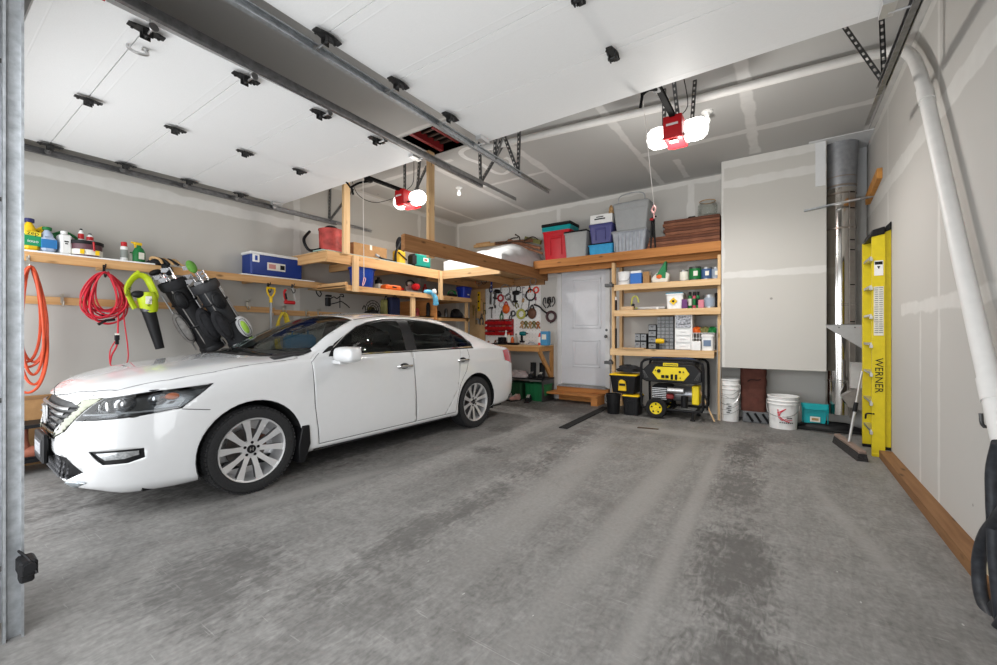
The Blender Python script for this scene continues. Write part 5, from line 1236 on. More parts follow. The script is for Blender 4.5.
# ---- things on the lower deck
P = onX(362, -5.1, zl); t = thing('bucket', 'blue bucket on the lower loft shelf behind the short post', 'bucket', P); r = S(12.5,P); h = S(20,P)
b = MB(); b.lathe([(r*.8,0),(r*.82,.005),(r*.98,h),(r*1.08,h),(r*1.08,h*.93),(r*1.0,h*.92)], n=28); b.lathe([(r*.95,h),(r*.78,.02),(0,.02)], n=28); b.build('body', BLUE, t)
b = MB(); b.sphere((.02,.01,h*1.02), r*.5, 14, (1,1,.5)); b.build('rag', mat('pale_blue', (.38,.45,.58)), t)
P = onX(378.5, -5.15, zl); bottle('paint_jug', 'black jug with a pale label next to the blue bucket', 'jug', P, .20, .05, BLACK, BLACK, 'square', labelm=CREAM)
P = onX(391, -5.0, zl); t = thing('tool_box', 'low orange plastic case on the lower loft shelf', 'case', P); b = MB(); b.box((0,0,.04), (.16,S(18,P)*1.1,.075), bev=.02); b.build('case_body', ORANGE, t); b = MB(); b.box((.081,0,.045), (.006,.08,.02), bev=.002); b.build('latch', BLACK, t)
P = onX(411, -5.02, zl); t = thing('circular_saw', 'red and silver circular saw on the lower loft shelf', 'power saw', P)
b = MB(); b.box((0,0,.012), (.16,.34,.02)); b.build('base_plate', ALU, t); b = MB(); b.cyl((-.03,-.03,.085), (-.005,-.03,.085), .085, n=28); b.build('blade', STEELD, t)
b = MB(); b.lathe([(.0,0),(.05,.0),(.055,.05),(.045,.10),(0,.11)], (0,.06,.10), (1,0,0), 18); b.box((.0,.10,.10), (.06,.10,.10), bev=.02); b.build('motor_housing', RED, t); b = MB(); b.tube(smooth_path([(0,-.08,.10),(0,-.10,.17),(0,.0,.20),(0,.08,.16)], 5), .014, 8); b.build('handle', BLACK, t)
P = onX(400, -5.1, zl); t = thing('power_drill', 'small red drill lying at the left of the circular saw', 'drill', P)
b = MB(); b.cyl((0,-.08,.05), (0,.06,.05), .035, .03, 14); b.build('body', RED, t); b = MB(); b.cyl((0,-.08,.05), (0,-.14,.05), .018, .010, 12); b.build('chuck', DMETAL, t); b = MB(); b.box((0,.04,.03), (.03,.04,.06)); b.build('battery', BLACK, t)
P = onX(429, -4.93, zl); t = thing('respirator', 'light blue plastic sheet and white respirator hanging over the lower shelf edge', 'respirator', P)
b = MB(); b.sphere((.0,-.02,.03), .075, 16, (.8,1.3,.6)); b.build('blue_wrap', mat('light_blue', (.12,.42,.62), .4, noise=.2), t); b = MB(); b.tube(smooth_path([(.04,.03,.02),(.06,.08,-.04),(.06,.10,-.12),(.05,.11,-.18)], 5), [.035]*6+[.045]*6+[.05]*4, 10); b.build('blue_tail', mat('light_blue', (.12,.42,.62), .4), t)
b = MB(); b.lathe([(0,.0),(.04,.0),(.045,.03),(.03,.05),(0,.05)], (.04,.06,.04), (1,.2,.1), 18); b.build('filter', WHITE, t)
P = onX(425, -5.15, zl); bottle('oil_bottle', 'dark red bottle standing behind the respirator on the lower shelf', 'bottle', P, .19, .045, mat('dark_red', (.20,.02,.02), .4), RED)
P = onX(452, -5.0, zl); coil_t = thing('garden_hose', 'small dark green hose coil on the lower shelf right of the short post', 'hose', P)
b = MB(); b.tube(smooth_path([(.02*math.sin(k),.11*math.cos(k*.9)*(1-.02*k),.06+.055*math.sin(k*.9)) for k in range(24)], 3), .010, 7); b.build('hose', GREEN, coil_t); b = MB(); b.box((0,0,.03), (.12,.2,.05), bev=.02); b.build('reel_base', BLACK, coil_t)
P = onX(464, -4.98, zl); t = thing('storage_bin', 'small dark blue bin at the right end of the lower shelf', 'bin', P); b = MB(); b.tub((0,0,0), (.16,.20), (.2,.24), .19); b.build('body', mat('deep_blue', (.01,.03,.30), .35), t); b = MB(); b.box((0,0,.20), (.2,.22,.02), bev=.008); b.build('lid', mat('deep_blue', (.01,.03,.30)), t); b = MB(); b.box((.107,.0,.06), (.004,.05,.02)); b.build('label', CREAM, t)
# ---- dark tools under the lower deck
P = onX(373, -5.4, 1.46); t = thing('floor_fan', 'black round fan hanging under the lower loft shelf above the car roof', 'fan', P)
b = MB(); R_ = .15
for rr in (.15, .11, .07, .03): b.tube(arc((0,0,.12), rr, 0, 340, 18, (0,1,0), (0,0,1)), .006, 6, closed=True)
for k in range(12): a = k*PI/6; b.tube([(0,0,.12), (0,.15*math.cos(a),.12+.15*math.sin(a))], .003, 5)
b.build('grille', BLACK, t); b = MB(); b.cyl((-.08,0,.12), (-.01,0,.12), .05, n=16); b.build('motor', OLIVE, t)
for k, (px, m, lab) in enumerate(((362,BLACK,'black tool bag slumped above the rear of the car roof'), (384,OLIVE,'olive canvas roll standing beside the round fan'), (393,mat('navy_cloth', (.015,.02,.06), .8, noise=.3),'dark navy coverall hanging under the lower loft shelf'))):
    P = onX(px, -5.3, 1.40); t = thing('tool_bag' if k != 2 else 'coverall', lab, 'bag' if k != 2 else 'clothing', P); h = (.18, .36, .40)[k]
    b = MB(); b.box((0,0,h/2), (.15, (.26,.07,.22)[k], h), bev=.03) if k else b.prism([(-.2,0),(.22,0),(.22,.16),(.1,.17),(-.15,.03)], (0,0,0), (0,1,0), (0,0,1), (.12,0,0)); b.build('cloth', m, t, bevel=.01)
    b = MB(); b.tube(smooth_path([(.05,-.03,h*.95),(.05,0,h+.05),(.05,.03,h*.95)], 5), .008, 6); b.build('strap', BLACK, t)
for px, h, w_, m, lab in ((417,.13,.08,mat('dark_red', (.20,.02,.02)),'dark red tin on the bottom loft shelf next to the upright post'), (428,.24,.07,BLACK,'tall black tool handle on the bottom loft shelf'), (437,.10,.14,BLACK,'black power tool lying on the bottom loft shelf, left of the middle'), (446,.16,.07,DMETAL,'dark steel can standing at the middle of the bottom loft shelf'), (456,.15,.22,BLACK,'black domed tool at the right of the bottom loft shelf'), (464,.09,.05,CREAM,'small pale tin at the right end of the bottom loft shelf')):
    P = onX(px, -5.1, zb if px > 430 else 1.5); t = thing('tool', lab, 'tool', P)
    b = MB()
    if w_ > .1: b.heap((0,0,0), (w_,w_*1.2,h), int(px)); b.build('body', m, t)
    else: b.lathe([(w_*.5,0),(w_*.5,h*.8),(w_*.3,h),(0,h)], n=16); b.build('body', m, t)
    b = MB(); b.tube([(.02,-w_*.4,h*.5),(.05,-w_*.8,h*.7)], .012, 7); b.build('handle', m, t)
beam('cleat', (XL, 4.0, 1.38), (XL+.1, 5.0, 1.44), PINE_Y, LOFT)
# ================================================================== BACK WALL: DOOR, LANDING, BENCH
YW = YB
t = thing('door_1', 'white two-panel door in the back wall above the wooden landing', 'door', (-2.93, YW-.02, .27)); t['kind'] = 'structure'
m_door = mat('door_white', (.62,.63,.66), .4, noise=.02)
A = atY(558, 270, 6.92); B_ = atY(610, 266, 6.92); x0, x1 = A.x, B_.x; z0, z1 = .27, 2.37
b = MB()
for xa, xb, za, zb_ in ((x0, x0+.075, z0, z1), (x1-.075, x1, z0, z1), (x0, x1, z1-.075, z1)): b.box(((xa+xb)/2, YW-.02, (za+zb_)/2), (xb-xa, .05, zb_-za))
b.build('door_frame', mat('frame_white', (.66,.66,.66), .5), t, world=t, smooth=False)
b = MB(); b.box(((x0+x1)/2, YW-.012, (z0+z1)/2), (x1-x0-.13, .03, z1-z0-.06)); dp = b.build('door_panel', m_door, t, world=t, smooth=False)
for px0, py0, px1, py1 in ((573,281,600,328),(573,341,599,368)):
    a = atY(px0, py0, 6.9); c = atY(px1, py1, 6.9); b = MB(); w_ = .022
    for (u0, v0), (u1, v1) in (((a.x,a.z),(c.x,a.z)), ((c.x,a.z),(c.x,c.z)), ((c.x,c.z),(a.x,c.z)), ((a.x,c.z),(a.x,a.z))):
        b.box(((u0+u1)/2, YW-.030, (v0+v1)/2), (abs(u1-u0)+w_, .014, abs(v1-v0)+w_))
    b.box(((a.x+c.x)/2, YW-.030, (a.z+c.z)/2), (abs(c.x-a.x)-.08, .012, abs(a.z-c.z)-.08)); b.build('raised_molding', m_door, dp, world=t, smooth=False, bevel=.004)
P = atY(606, 337, 6.88); b = MB(); b.lathe([(.03,0),(.03,.008),(.012,.012),(.012,.03),(.026,.04),(.028,.055),(.018,.065),(0,.066)], Vector((P.x, YW-.03, P.z)), (0,-1,0), 20); b.cyl((P.x, YW-.03, P.z+.11), (P.x, YW-.05, P.z+.11), .022, n=16); b.build('door_knob', DMETAL, t, world=t)
b = MB(); b.box(((x0+x1)/2, YW-.06, .265), (x1-x0-.1, .12, .03)); b.build('threshold', mat('dusty_sill', (.28,.28,.28), .6, noise=.3), t, world=t, smooth=False)
t = thing('landing_step', 'low orange-stained wooden landing made like a pallet in front of the back door', 'step', (-3.0, 6.75, 0)); LW_ = FIR_X
lx0, lx1 = -3.68, -2.52
for i in range(4):
    b = MB(); b.box(((lx0+lx1)/2, 6.60+i*.093, .155), (lx1-lx0, .085, .03)); b.build('slat', LW_, t, world=t, smooth=False)
for x in (lx0+.06, lx1-.06):
    b = MB(); b.box((x, 6.73, .07), (.11, .34, .14)); b.build('foot_block', LW_, t, world=t, smooth=False)
b = MB(); b.box(((lx0+lx1)/2+.1, 6.80, .07), (lx1-lx0-.5, .03, .10)); b.build('riser', LW_, t, world=t, smooth=False)
b = MB(); b.box(((x0+x1)/2, 6.90, .21), (x1-x0-.02, .10, .08)); b.build('upper_step', LW_, t, world=t, smooth=False)
# black rubber strip on the floor
a = atZ(563, 429, 0); c = atZ(606, 408, 0); d = (c-a); ang = math.atan2(d.y, d.x); b = MB(); b.box((0,0,.006), (d.length, .12, .012), bev=.004)
single('floor_strip', b, RUBBER, 'black rubber strip lying on the floor in front of the landing', 'rubber strip', (a+c)/2, ang)
b = MB(); b.prism([(-.13,-.03),(.12,-.02),(.13,.02),(-.12,.03)], (0,0,0), (1,0,0), (0,1,0), (0,0,.006)); single('tar_patch', b, mat('rust_brown', (.06,.035,.02), .8), 'small dark brown scrap on the floor in front of the generator', 'scrap', atZ(648,429,0), .2)
t = thing('workbench', 'pine workbench with diagonal brace under the pegboard', 'workbench', (-4.4, 6.65, .99)); bx0, bx1, by0 = -5.3, -3.51, 6.37
def part(name, a, c, m, bev=0):
    a = Vector(a); c = Vector(c); b = MB(); b.box((a+c)/2, (abs(c.x-a.x), abs(c.y-a.y), abs(c.z-a.z))); return b.build(name, m, t, world=t, smooth=False, bevel=bev)
OR_X = wood('orange_pine_x', (.50,.26,.095), (.36,.16,.045), 0)
part('worktop', (bx0, by0, .97), (bx1, YW-.02, .99), OSB); part('front_beam', (bx0, by0, .885), (bx1, by0+.038, .97), OR_X); part('end_beam', (bx1-.038, by0+.038, .885), (bx1, YW-.02, .97), OR_X)
part('upright', (bx1-.04, YW-.11, .30), (bx1, YW-.02, .885), wood('orange_pine_z', (.50,.26,.095), (.36,.16,.045), 2))
b = MB(); p0 = Vector((bx1-.02, by0+.05, .89)); p1 = Vector((bx1-.02, YW-.05, .36)); R = rot_to(p0, p1); b.box((p0+p1)/2, (.038, .085, (p1-p0).length), mtx=R); b.build('brace', OR_X, t, world=t, smooth=False)
# shoe rack
t = thing('shoe_rack', 'low rack with green crates under the workbench', 'shoe rack', (-4.2, 6.6, 0)); rz0 = .40
xa, xb = onY(500, 6.55, 0).x, onY(548, 6.6, 0).x
part('shelf', (xa, 6.42, rz0-.02), (xb, 6.85, rz0), BLACK)
for px in (502, 547): x = onY(px, 6.6, 0).x; part('leg', (x-.01, 6.42, 0), (x+.01, 6.85, rz0-.02), DMETAL)
for pxa, pxb, lab, nm in ((525,546,'green plastic crate under the rack beside the landing','crate'),(506,523,'dark green crate under the rack, the one nearer the car','crate')):
    xa2, xb2 = onY(pxa, 6.5, 0).x, onY(pxb, 6.5, 0).x; c = thing(nm, lab, 'crate', ((xa2+xb2)/2, 6.62, 0)); w_ = xb2-xa2-.03; gm = mat('crate_green', (.01,.13,.045), .5) if pxa > 510 else mat('dark_green', (.015,.06,.025), .5)
    b = MB(); b.tub((0,0,0), (w_*.94,.30), (w_,.33), .30, lip=.008); b.build('crate_body', gm, c)
    b = MB()
    for k in range(5): b.box((-w_*.4+k*w_*.2, -.165, .17), (.012,.01,.28))
    b.build('rib', gm, c, smooth=False)
def shoe(P, rz, m, label, high=0, L=.27, cat='shoes', nm='shoe'):
    t = thing(nm, label, cat, P, rz); b = MB(); hh = .07+high
    b.lathe([(0,.01),(.045,.012),(.05,.05),(.04,.09),(.035,.11),(0,.115)], (0,L*.25,0), (0,0,1), 16, 1.5); b.sphere((0,-L*.18,.045), .048, 14, (1,1.9,.85)); 
    if high: b.lathe([(.05,.03),(.052,.1),(.05,.1+high),(.056,.11+high),(.04,.10+high)], (0,L*.27,0), (0,0,1), 16, 1.1)
    b.build('upper', m, t); b = MB(); b.box((0,0,.01), (.092,L,.022), bev=.008); b.build('sole', RUBBER, t)
    b = MB()
    for k in range(4): b.tube([(-.025,-.05+k*.03,.085+k*.010),(.025,-.05+k*.03,.085+k*.010)], .004, 5)
    b.build('lace', CREAM if m is not CHAR else GREYC, t); return t
for px, lab, m in ((532,'black work boot standing on the rack, left of the pair by the brace',CHAR),(541,'black work boot standing on the rack, right of the pair by the brace',BLACK)): shoe(onY(px, 6.55, rz0), .2, m, lab, .16, cat='boots', nm='work_boot')
shoe(onY(513, 6.42, .0)+Vector((0,-.12,0)), .5, GREYC, 'grey shoe on the floor beside the dark green crate'); shoe(onY(519, 6.42, 0)+Vector((0,-.14,0)), -.2, mat('shoe_pink', (.30,.16,.14), .7), 'dusty pink shoe on the floor in front of the dark green crate')
shoe(onY(531, 6.42, 0)+Vector((0,-.10,0)), .3, BLACK, 'black shoe on the floor in front of the bright green crate')
b = MB(); b.heap((0,0,0), (S(22,(-4.2,6.5,.4)), .34, .11), 11, .3, 26); single('folded_towel', b, mat('dusty_pink_cloth', (.42,.36,.36), .9, noise=.2, scale=14), 'crumpled pale pink cloth lying on the shoe rack', 'cloth', onY(519, 6.6, rz0))
b = MB(); b.heap((0,0,0), (.26,.22,.10), 15, .35, 22); single('cap', b, OLIVE, 'dark olive cap on the shoe rack behind the tail light', 'cap', onY(508, 6.55, rz0+.0)+Vector((0,-.1,.0)))
# ---- pegboard
a = atY(486, 284, YW-.02); c = atY(540.5, 346, YW-.02); t = thing('pegboard', 'white pegboard on the back wall between plywood strip and door', 'pegboard', ((a.x+c.x)/2, YW-.01, (a.z+c.z)/2))
b = MB(); b.box(((a.x+c.x)/2, YW-.012, (a.z+c.z)/2), (c.x-a.x, .012, a.z-c.z)); pb = b.build('board', WHITE, t, world=t, smooth=False)
b = MB()
for i in range(18):
    for j in range(20): b.box((a.x+.03+i*(c.x-a.x-.06)/17, YW-.0185, c.z+.03+j*(a.z-c.z-.06)/19), (.007, .002, .007))
o = b.build('peg_hole', BLACK, t, world=t, smooth=False); o['kind'] = 'stuff'
a2 = atY(470, 288, YW-.02); c2 = atY(485, 350, YW-.02); b = MB(); b.box(((a2.x+c2.x)/2, YW-.02, (a2.z+c2.z)/2), (c2.x-a2.x, .018, a2.z-c2.z)); single('plywood_strip', b, OSB, 'narrow plywood board on the back wall left of the pegboard', 'board', ((a2.x+c2.x)/2, YW-.01, (a2.z+c2.z)/2), world=True, smooth=False)
PY = YW-.045
def tool(kind, px, py, m, label, s=1.0, m2=None, ang=0, name=None, Y=PY):
    P = atY(px, py, Y); t = bpy.data.objects.new(name or kind, None); COL.objects.link(t); t.location = P; t.rotation_euler = (0, ang, 0); tag(t, label, 'tool', 'spring clamps in a row on the pegboard' if kind == 'spring_clamp' else None)
    m2 = m2 or BLACK; u = S(1, P)*s*1.75
    def T(nm, mb, mm): return mb.build(nm, mm, t)
    if kind in ('tape_roll', 'strap_ring', 'cable_ring'):
        R_ = 3.2*u; w_ = {'tape_roll': .9, 'strap_ring': .45, 'cable_ring': .28}[kind]*u
        b = MB(); b.tube([(R_*math.cos(q), 0, R_*math.sin(q)) for q in [2*PI*i/22 for i in range(22)]], w_, 8, closed=True); T('ring', b, m)
        b = MB(); b.tube([(0,.02,R_+w_*.3),(0,-.01,R_+.5*u)], .3*u, 6); T('hanger', b, m2)
    elif kind in ('pliers', 'shears', 'snips'):
        for sg in (-1, 1):
            b = MB(); b.tube(smooth_path([(sg*.2*u,0,.6*u),(sg*1.3*u,0,-1.2*u),(sg*1.0*u,0,-4*u)], 4), .45*u, 6); T('handle', b, m)
            b = MB(); b.prism([(0,-.3*u),(sg*1.0*u,.6*u),(sg*.3*u,3.2*u),(0,3.2*u)], (0,-.1*u,0), (1,0,0), (0,0,1), (0,.5*u,0)); T('jaw', b, m2)
    elif kind in ('spring_clamp',):
        for sg in (-1, 1):
            b = MB(); b.tube(smooth_path([(sg*.1*u,0,2.5*u),(sg*1.2*u,0,.8*u),(sg*.3*u,0,-.2*u),(sg*1.3*u,0,-2.6*u)], 4), .5*u, 6); T('arm', b, m)
        b = MB(); b.tube(arc((0,0,0), .7*u, 0, 340, 12), .2*u, 6); T('spring', b, m2)
    elif kind in ('wrench',):
        b = MB(); b.box((0,0,0), (.8*u,.4*u,6*u)); T('shank', b, m); b = MB(); b.prism([(-1.1*u,0),(1.1*u,0),(1.2*u,1.6*u),(.5*u,1.7*u),(.45*u,.8*u),(-.45*u,.8*u),(-.5*u,1.7*u),(-1.2*u,1.6*u)], (0,-.2*u,2.8*u), (1,0,0), (0,0,1), (0,.4*u,0)); T('jaw', b, m)
    elif kind == 'screwdriver':
        b = MB(); b.lathe([(0,0),(.7*u,.2*u),(.75*u,2.4*u),(.35*u,2.8*u),(0,2.8*u)], (0,0,0), (0,0,1), 12); T('handle', b, m); b = MB(); b.cyl((0,0,0),(0,0,-4*u), .2*u, n=8); T('blade', b, STEELD)
    elif kind == 'hammer':
        b = MB(); b.cyl((0,0,2.5*u),(0,0,-5*u), .4*u, .5*u, 8); T('handle', b, m); b = MB(); b.cyl((-1.6*u,0,2.8*u),(1.2*u,0,2.8*u), .7*u, n=10); b.prism([(-1.4*u,3.4*u),(-1.4*u,2.3*u),(-3*u,2.0*u)], (0,-.3*u,0), (1,0,0), (0,0,1), (0,.6*u,0)); T('head', b, m2)
    elif kind in ('bar_clamp', 'level', 'saw', 'square'):
        if kind == 'bar_clamp':
            b = MB(); b.box((0,0,0), (.5*u,.3*u,12*u)); T('bar', b, m2); 
            for z in (5*u, -2*u):
                b = MB(); b.box((1.2*u,0,z), (2.6*u,.9*u,1.2*u), bev=.2*u); T('jaw', b, m)
            b = MB(); b.cyl((2.2*u,0,-2*u),(2.2*u,0,-5.5*u), .5*u, n=8); T('handle', b, m)
        elif kind == 'level':
            b = MB(); b.box((0,0,0), (2.2*u,1*u,15*u), bev=.1*u); T('frame', b, m)
            for z in (5*u, 0, -5*u): b = MB(); b.box((0,-.55*u,z), (1.2*u,.1*u,1.4*u)); T('vial', b, m2)
        elif kind == 'saw':
            b = MB(); b.prism([(-.3*u,-6*u),(1.6*u,-6*u),(1.0*u,4*u),(-.3*u,4*u)], (0,0,0), (1,0,0), (0,0,1), (0,.1*u,0)); T('blade', b, STEELD); b = MB(); b.tube(smooth_path([(-.5*u,0,3.6*u),(-.6*u,0,6.6*u),(1.6*u,0,6.4*u),(1.3*u,0,3.8*u)], 4, True), .45*u, 6, closed=True); T('handle', b, m)
        else:
            b = MB(); b.box((0,0,0), (.8*u,.2*u,9*u)); T('blade', b, STEELD); b = MB(); b.box((1.6*u,0,-4.5*u), (4*u,.7*u,1*u)); T('stock', b, m)
    elif kind in ('drill', 'heat_gun', 'grinder'):
        b = MB(); b.lathe([(0,-2.2*u),(1.1*u,-2.0*u),(1.4*u,0),(1.2*u,1.6*u),(.7*u,2.2*u),(0,2.2*u)], (0,0,1.5*u), (1,0,0), 14); T('body', b, m)
        b = MB(); b.cyl((2.1*u,0,1.5*u),(3.6*u,0,1.5*u), .6*u, .25*u, 10); T('chuck', b, DMETAL)
        b = MB(); b.box((-.9*u,0,-1.2*u), (1.3*u,1.2*u,3.6*u), rz=0, bev=.3*u); T('grip', b, m2); b = MB(); b.box((-.6*u,0,-3.4*u), (3*u,1.8*u,1.2*u), bev=.3*u); T('battery', b, m2)
    elif kind == 'pouch':
        b = MB(); b.sphere((0,0,0), 2.6*u, 14, (1,.5,1.1)); T('pouch', b, m); b = MB(); b.tube(smooth_path([(-1.4*u,0,1.8*u),(0,0,4.4*u),(1.4*u,0,1.8*u)], 5), .35*u, 6); T('strap', b, m2)
    elif kind == 'goggles':
        for sg in (-1,1): b = MB(); b.tube(smooth_path([(sg*.5*u,0,-3*u),(sg*2.6*u,0,0),(sg*2.0*u,0,3.4*u),(sg*.9*u,0,3.6*u),(sg*.6*u,0,0)], 4), .35*u, 6); T('strap', b, m)
    return t
T_ = [('level',491.5,286,BLUE,'small blue level hanging at the top left corner of the pegboard',.5,WHITE,0),
('saw',490,297,DMETAL,'black handled saw under the blue level on the pegboard',.75,None,.05),
('wrench',494.5,300,STEELD,'dark steel wrench beside the black handled saw',1.1,None,.1),
('grinder',497,294,BLACK,'black angle tool near the upper left of the pegboard',.85,DMETAL,.3),
('tape_roll',500.5,298.5,RED,'red roll hanging beneath the black angle tool',.55,None,0),
('cable_ring',505,291,GREYC,'large grey cable ring at the top of the pegboard',1.0,DMETAL,0),
('strap_ring',508,297.5,DMETAL,'dark strap ring just below the large grey cable ring',.55,None,0),
('cable_ring',514,289,STEELD,'steel ring at the top middle of the pegboard',.55,None,0),
('drill',516,296,BLACK,'black cordless drill hanging in the middle of the pegboard',1.0,CHAR,0),
('strap_ring',518.5,289.5,BLACK,'small black loop above the hanging cordless drill',.45,None,0),
('bar_clamp',522.5,293,GREY,'grey bar clamp right of the hanging drill',.55,STEELD,0),
('strap_ring',530.5,295.5,BLACK,'black strap ring hanging below the orange handle',.95,None,0),
('snips',529.5,289,ORANGE,'orange handled snips at the upper right of the pegboard',.6,DMETAL,0),
('tape_roll',536,290.5,mat('bright_red', (.75,.06,.03), .5),'bright red tape roll at the upper right corner of the pegboard',.5,BLACK,0),
('screwdriver',522.5,303,TAN,'tan handled screwdriver below the grey bar clamp',.9,None,.3),
('pliers',516,304,OLIVE,'olive handled pliers below the hanging cordless drill',.7,DMETAL,-.4),
('wrench',512,303,STEELD,'slanted steel wrench left of the olive pliers',.9,None,-.6),
('pouch',506,309.5,ORANGE,'orange pouch hanging in the middle left of the pegboard',.95,RED,0),
('cable_ring',501.5,305,STEELD,'thin steel ring above left of the orange pouch',.5,None,0),
('snips',501.5,315,GREEN,'green handled snips below left of the orange pouch',.75,DMETAL,0),
('tape_roll',513,314,DMETAL,'dark tape roll right of the orange pouch',.45,None,0),
('pliers',511,316,BLACK,'black handled pliers under the dark tape roll',.6,None,.3),
('tape_roll',521,314.5,mat('yellow_green', (.45,.45,.10), .5),'yellow-green tape roll on the lower middle of the pegboard',.75,BLACK,0),
('shears',527,311.5,BLACK,'black handled shears slanting beside the yellow-green roll',.8,STEELD,.5),
('pouch',532,314,mat('brown_leather', (.13,.06,.035), .6, noise=.3),'round brown leather pouch at the lower right of the pegboard',1.1,CHAR,0),
('screwdriver',535.5,301,mat('purple_grip', (.25,.06,.10), .4),'purple handled screwdriver at the right edge of the pegboard',.75,None,0),
('hammer',529,303,BLACK,'black hammer between the shears and the black strap ring',.6,STEELD,.1),
('hammer',491.5,312,GREYC,'grey handled hammer at the left edge of the pegboard',.75,DMETAL,0),
('screwdriver',495,309,BLACK,'black screwdriver left of the thin steel ring',.7,None,0),
('spring_clamp',522,325,TAN,'brown spring clamp, leftmost in the row above the bench drill',.8,DMETAL,.2),
('spring_clamp',526,325,OLIVE,'olive spring clamp second in the row above the bench drill',.8,DMETAL,-.1),
('spring_clamp',530,325.5,TAN,'brown spring clamp in the middle of the clamp row',.8,DMETAL,.15),
('spring_clamp',534,325,OLIVE,'olive spring clamp fourth in the clamp row',.8,DMETAL,0),
('spring_clamp',538,325.5,mat('rust_clamp', (.35,.12,.03), .5),'rust coloured spring clamp at the right end of the clamp row',.8,DMETAL,-.1),
('goggles',546.5,304,BLACK,'black goggle straps hanging on the bare wall right of the pegboard',.85,None,0),
('goggles',551.5,303,CHAR,'charcoal strap hanging nearest the door frame',.8,None,0),
('tape_roll',551,317,mat('dark_plum', (.07,.035,.04), .5),'dark plum coloured reel on the wall beside the door frame',.85,BLACK,0),
('screwdriver',550.5,324,BLACK,'small black hook tool under the plum coloured reel',.4,None,0),
('level',479,302,YELLOW,'yellow spirit level hanging on the plywood strip',.75,BLACK,0),
('bar_clamp',476,317,STEELD,'steel bar clamp at the lower left of the plywood strip',.75,DMETAL,0),
('pliers',481.5,319,DMETAL,'dark pliers right of the steel bar clamp on the plywood strip',.9,STEELD,0),
('wrench',473.5,312,mat('brass', (.45,.33,.10), .4, .6),'brassy wrench at the left edge of the plywood strip',.8,None,0),
('bar_clamp',483.5,309,OLIVE,'olive bar clamp on the plywood strip next to the pegboard',.6,DMETAL,0),
('screwdriver',467,320,WHITE,'white handled brush hanging left of the plywood strip',1.0,None,0),
('tape_roll',473,283,ORANGE,'orange roll hanging high on the loft ledger',.6,None,0),
('cable_ring',479,282.5,GREYC,'grey ring hanging high on the ledger beside the orange roll',.6,None,0),
('cable_ring',484,281.5,BLACK,'black ring hanging high on the ledger above the plywood strip',.55,None,0),
('wrench',508,283.5,STEELD,'steel wrench hanging on the ledger above the pegboard',.6,None,.6),
('strap_ring',533,282,GREYC,'grey strap ring on the ledger near the girder end',.6,None,0)]
for k, px, py, m, lab, s, m2, ang in T_: tool(k, px, py, m, lab, s, m2, ang, Y=PY if py > 284 else YW-.10)
P0 = atY(534, 306, YW-.06); b = MB(); b.tube(smooth_path([atY(*q, YW-.06)-P0 for q in ((534,305),(539,307),(543,311),(547,314))], 5), .016, 8); single('dog_lead', b, BLACK, 'thick black strap slanting from the pegboard onto the bare wall', 'strap', P0)
# red parts bins
a = atY(486.5, 320, YW-.05); c = atY(513, 336, YW-.05); W_ = c.x-a.x; H_ = a.z-c.z
t = thing('parts_bin_rack', 'red rack of small open bins on the lower left of the pegboard', 'bin rack', ((a.x+c.x)/2, YW-.02, c.z))
b = MB(); b.box((0,-.006,H_/2), (W_,.01,H_)); b.build('back_plate', mat('bin_red_dark', (.30,.012,.015), .5), t, smooth=False)
rnd = random.Random(8)
for r_ in range(3):
    for q in range(8):
        b = MB(); x = -W_/2+W_*(q+.5)/8; z = H_*(r_+.08)/3
        b.prism([(0,0),(-.07,0),(-.09,H_*.16),(0,H_*.26)], (x-W_/18,-.012,z), (0,1,0), (0,0,1), (W_/9,0,0)); o = b.build('bin', RED, t, smooth=False)
        if rnd.random() < .75: b = MB(); b.box((x, -.05, z+H_*.2), (W_/12,.05,H_*.07)); b.build('contents', rnd.choice([DMETAL, CHAR, TAN, STEELD]), o, smooth=False)
# things on the bench
zb_ = .99
tool('drill', 523, 336.5, mat('teal_tool', (.0,.12,.13), .4), 'teal and black cordless drill standing on the workbench', .95, BLACK, Y=6.62)
P = onY(540, 6.6, zb_); bottle('glue_bottle', 'red and white bottle on the right end of the workbench', 'bottle', P, S(14,P), .035, mat('bright_red', (.75,.06,.03)), WHITE, labelm=WHITE)
P = onY(545.5, 6.62, zb_); t = thing('blue_box', 'upright light blue box on the right end of the workbench', 'box', P); b = MB(); b.box((0,0,S(14,P)/2), (S(8,P),.12,S(14,P)), bev=.004); b.build('box_body', mat('sky_blue', (.06,.26,.48), .5), t); b = MB(); b.box((0,-.061,S(14,P)*.6), (S(5,P),.002,S(5,P))); b.build('label', CREAM, t)
for px, h, r, m, cm, lab in ((509,11,.035,CREAM,ORANGE,'cream bottle with an orange cap on the bench under the red bins'),(512.5,9,.03,ORANGE,WHITE,'orange bottle with a white cap on the bench'),(516,11,.028,mat('glue_grey', (.45,.42,.36), .5),BLACK,'grey tube bottle standing on the bench right of the orange one'),(506,14,.03,WHITE,WHITE,'white bottle at the back of the bench under the red bins')):
    P = onY(px, 6.7, zb_); bottle('glue_bottle', lab, 'bottle', P, S(h,P), r, m, cm)
P = onY(502.5, 6.6, zb_); t = thing('bench_vise', 'black vise standing on the left part of the workbench', 'vise', P); b = MB(); b.box((0,0,.03), (.14,.16,.06), bev=.01); b.build('base', BLACK, t); b = MB(); b.box((.03,0,.10), (.05,.12,.08), bev=.008); b.box((-.05,0,.10), (.04,.12,.08), bev=.008); b.build('jaw', BLACK, t); b = MB(); b.cyl((-.14,0,.08),(.02,0,.08), .012, n=10); b.cyl((-.14,-.05,.08),(-.14,.05,.08), .006, n=8); b.build('screw', STEELD, t)
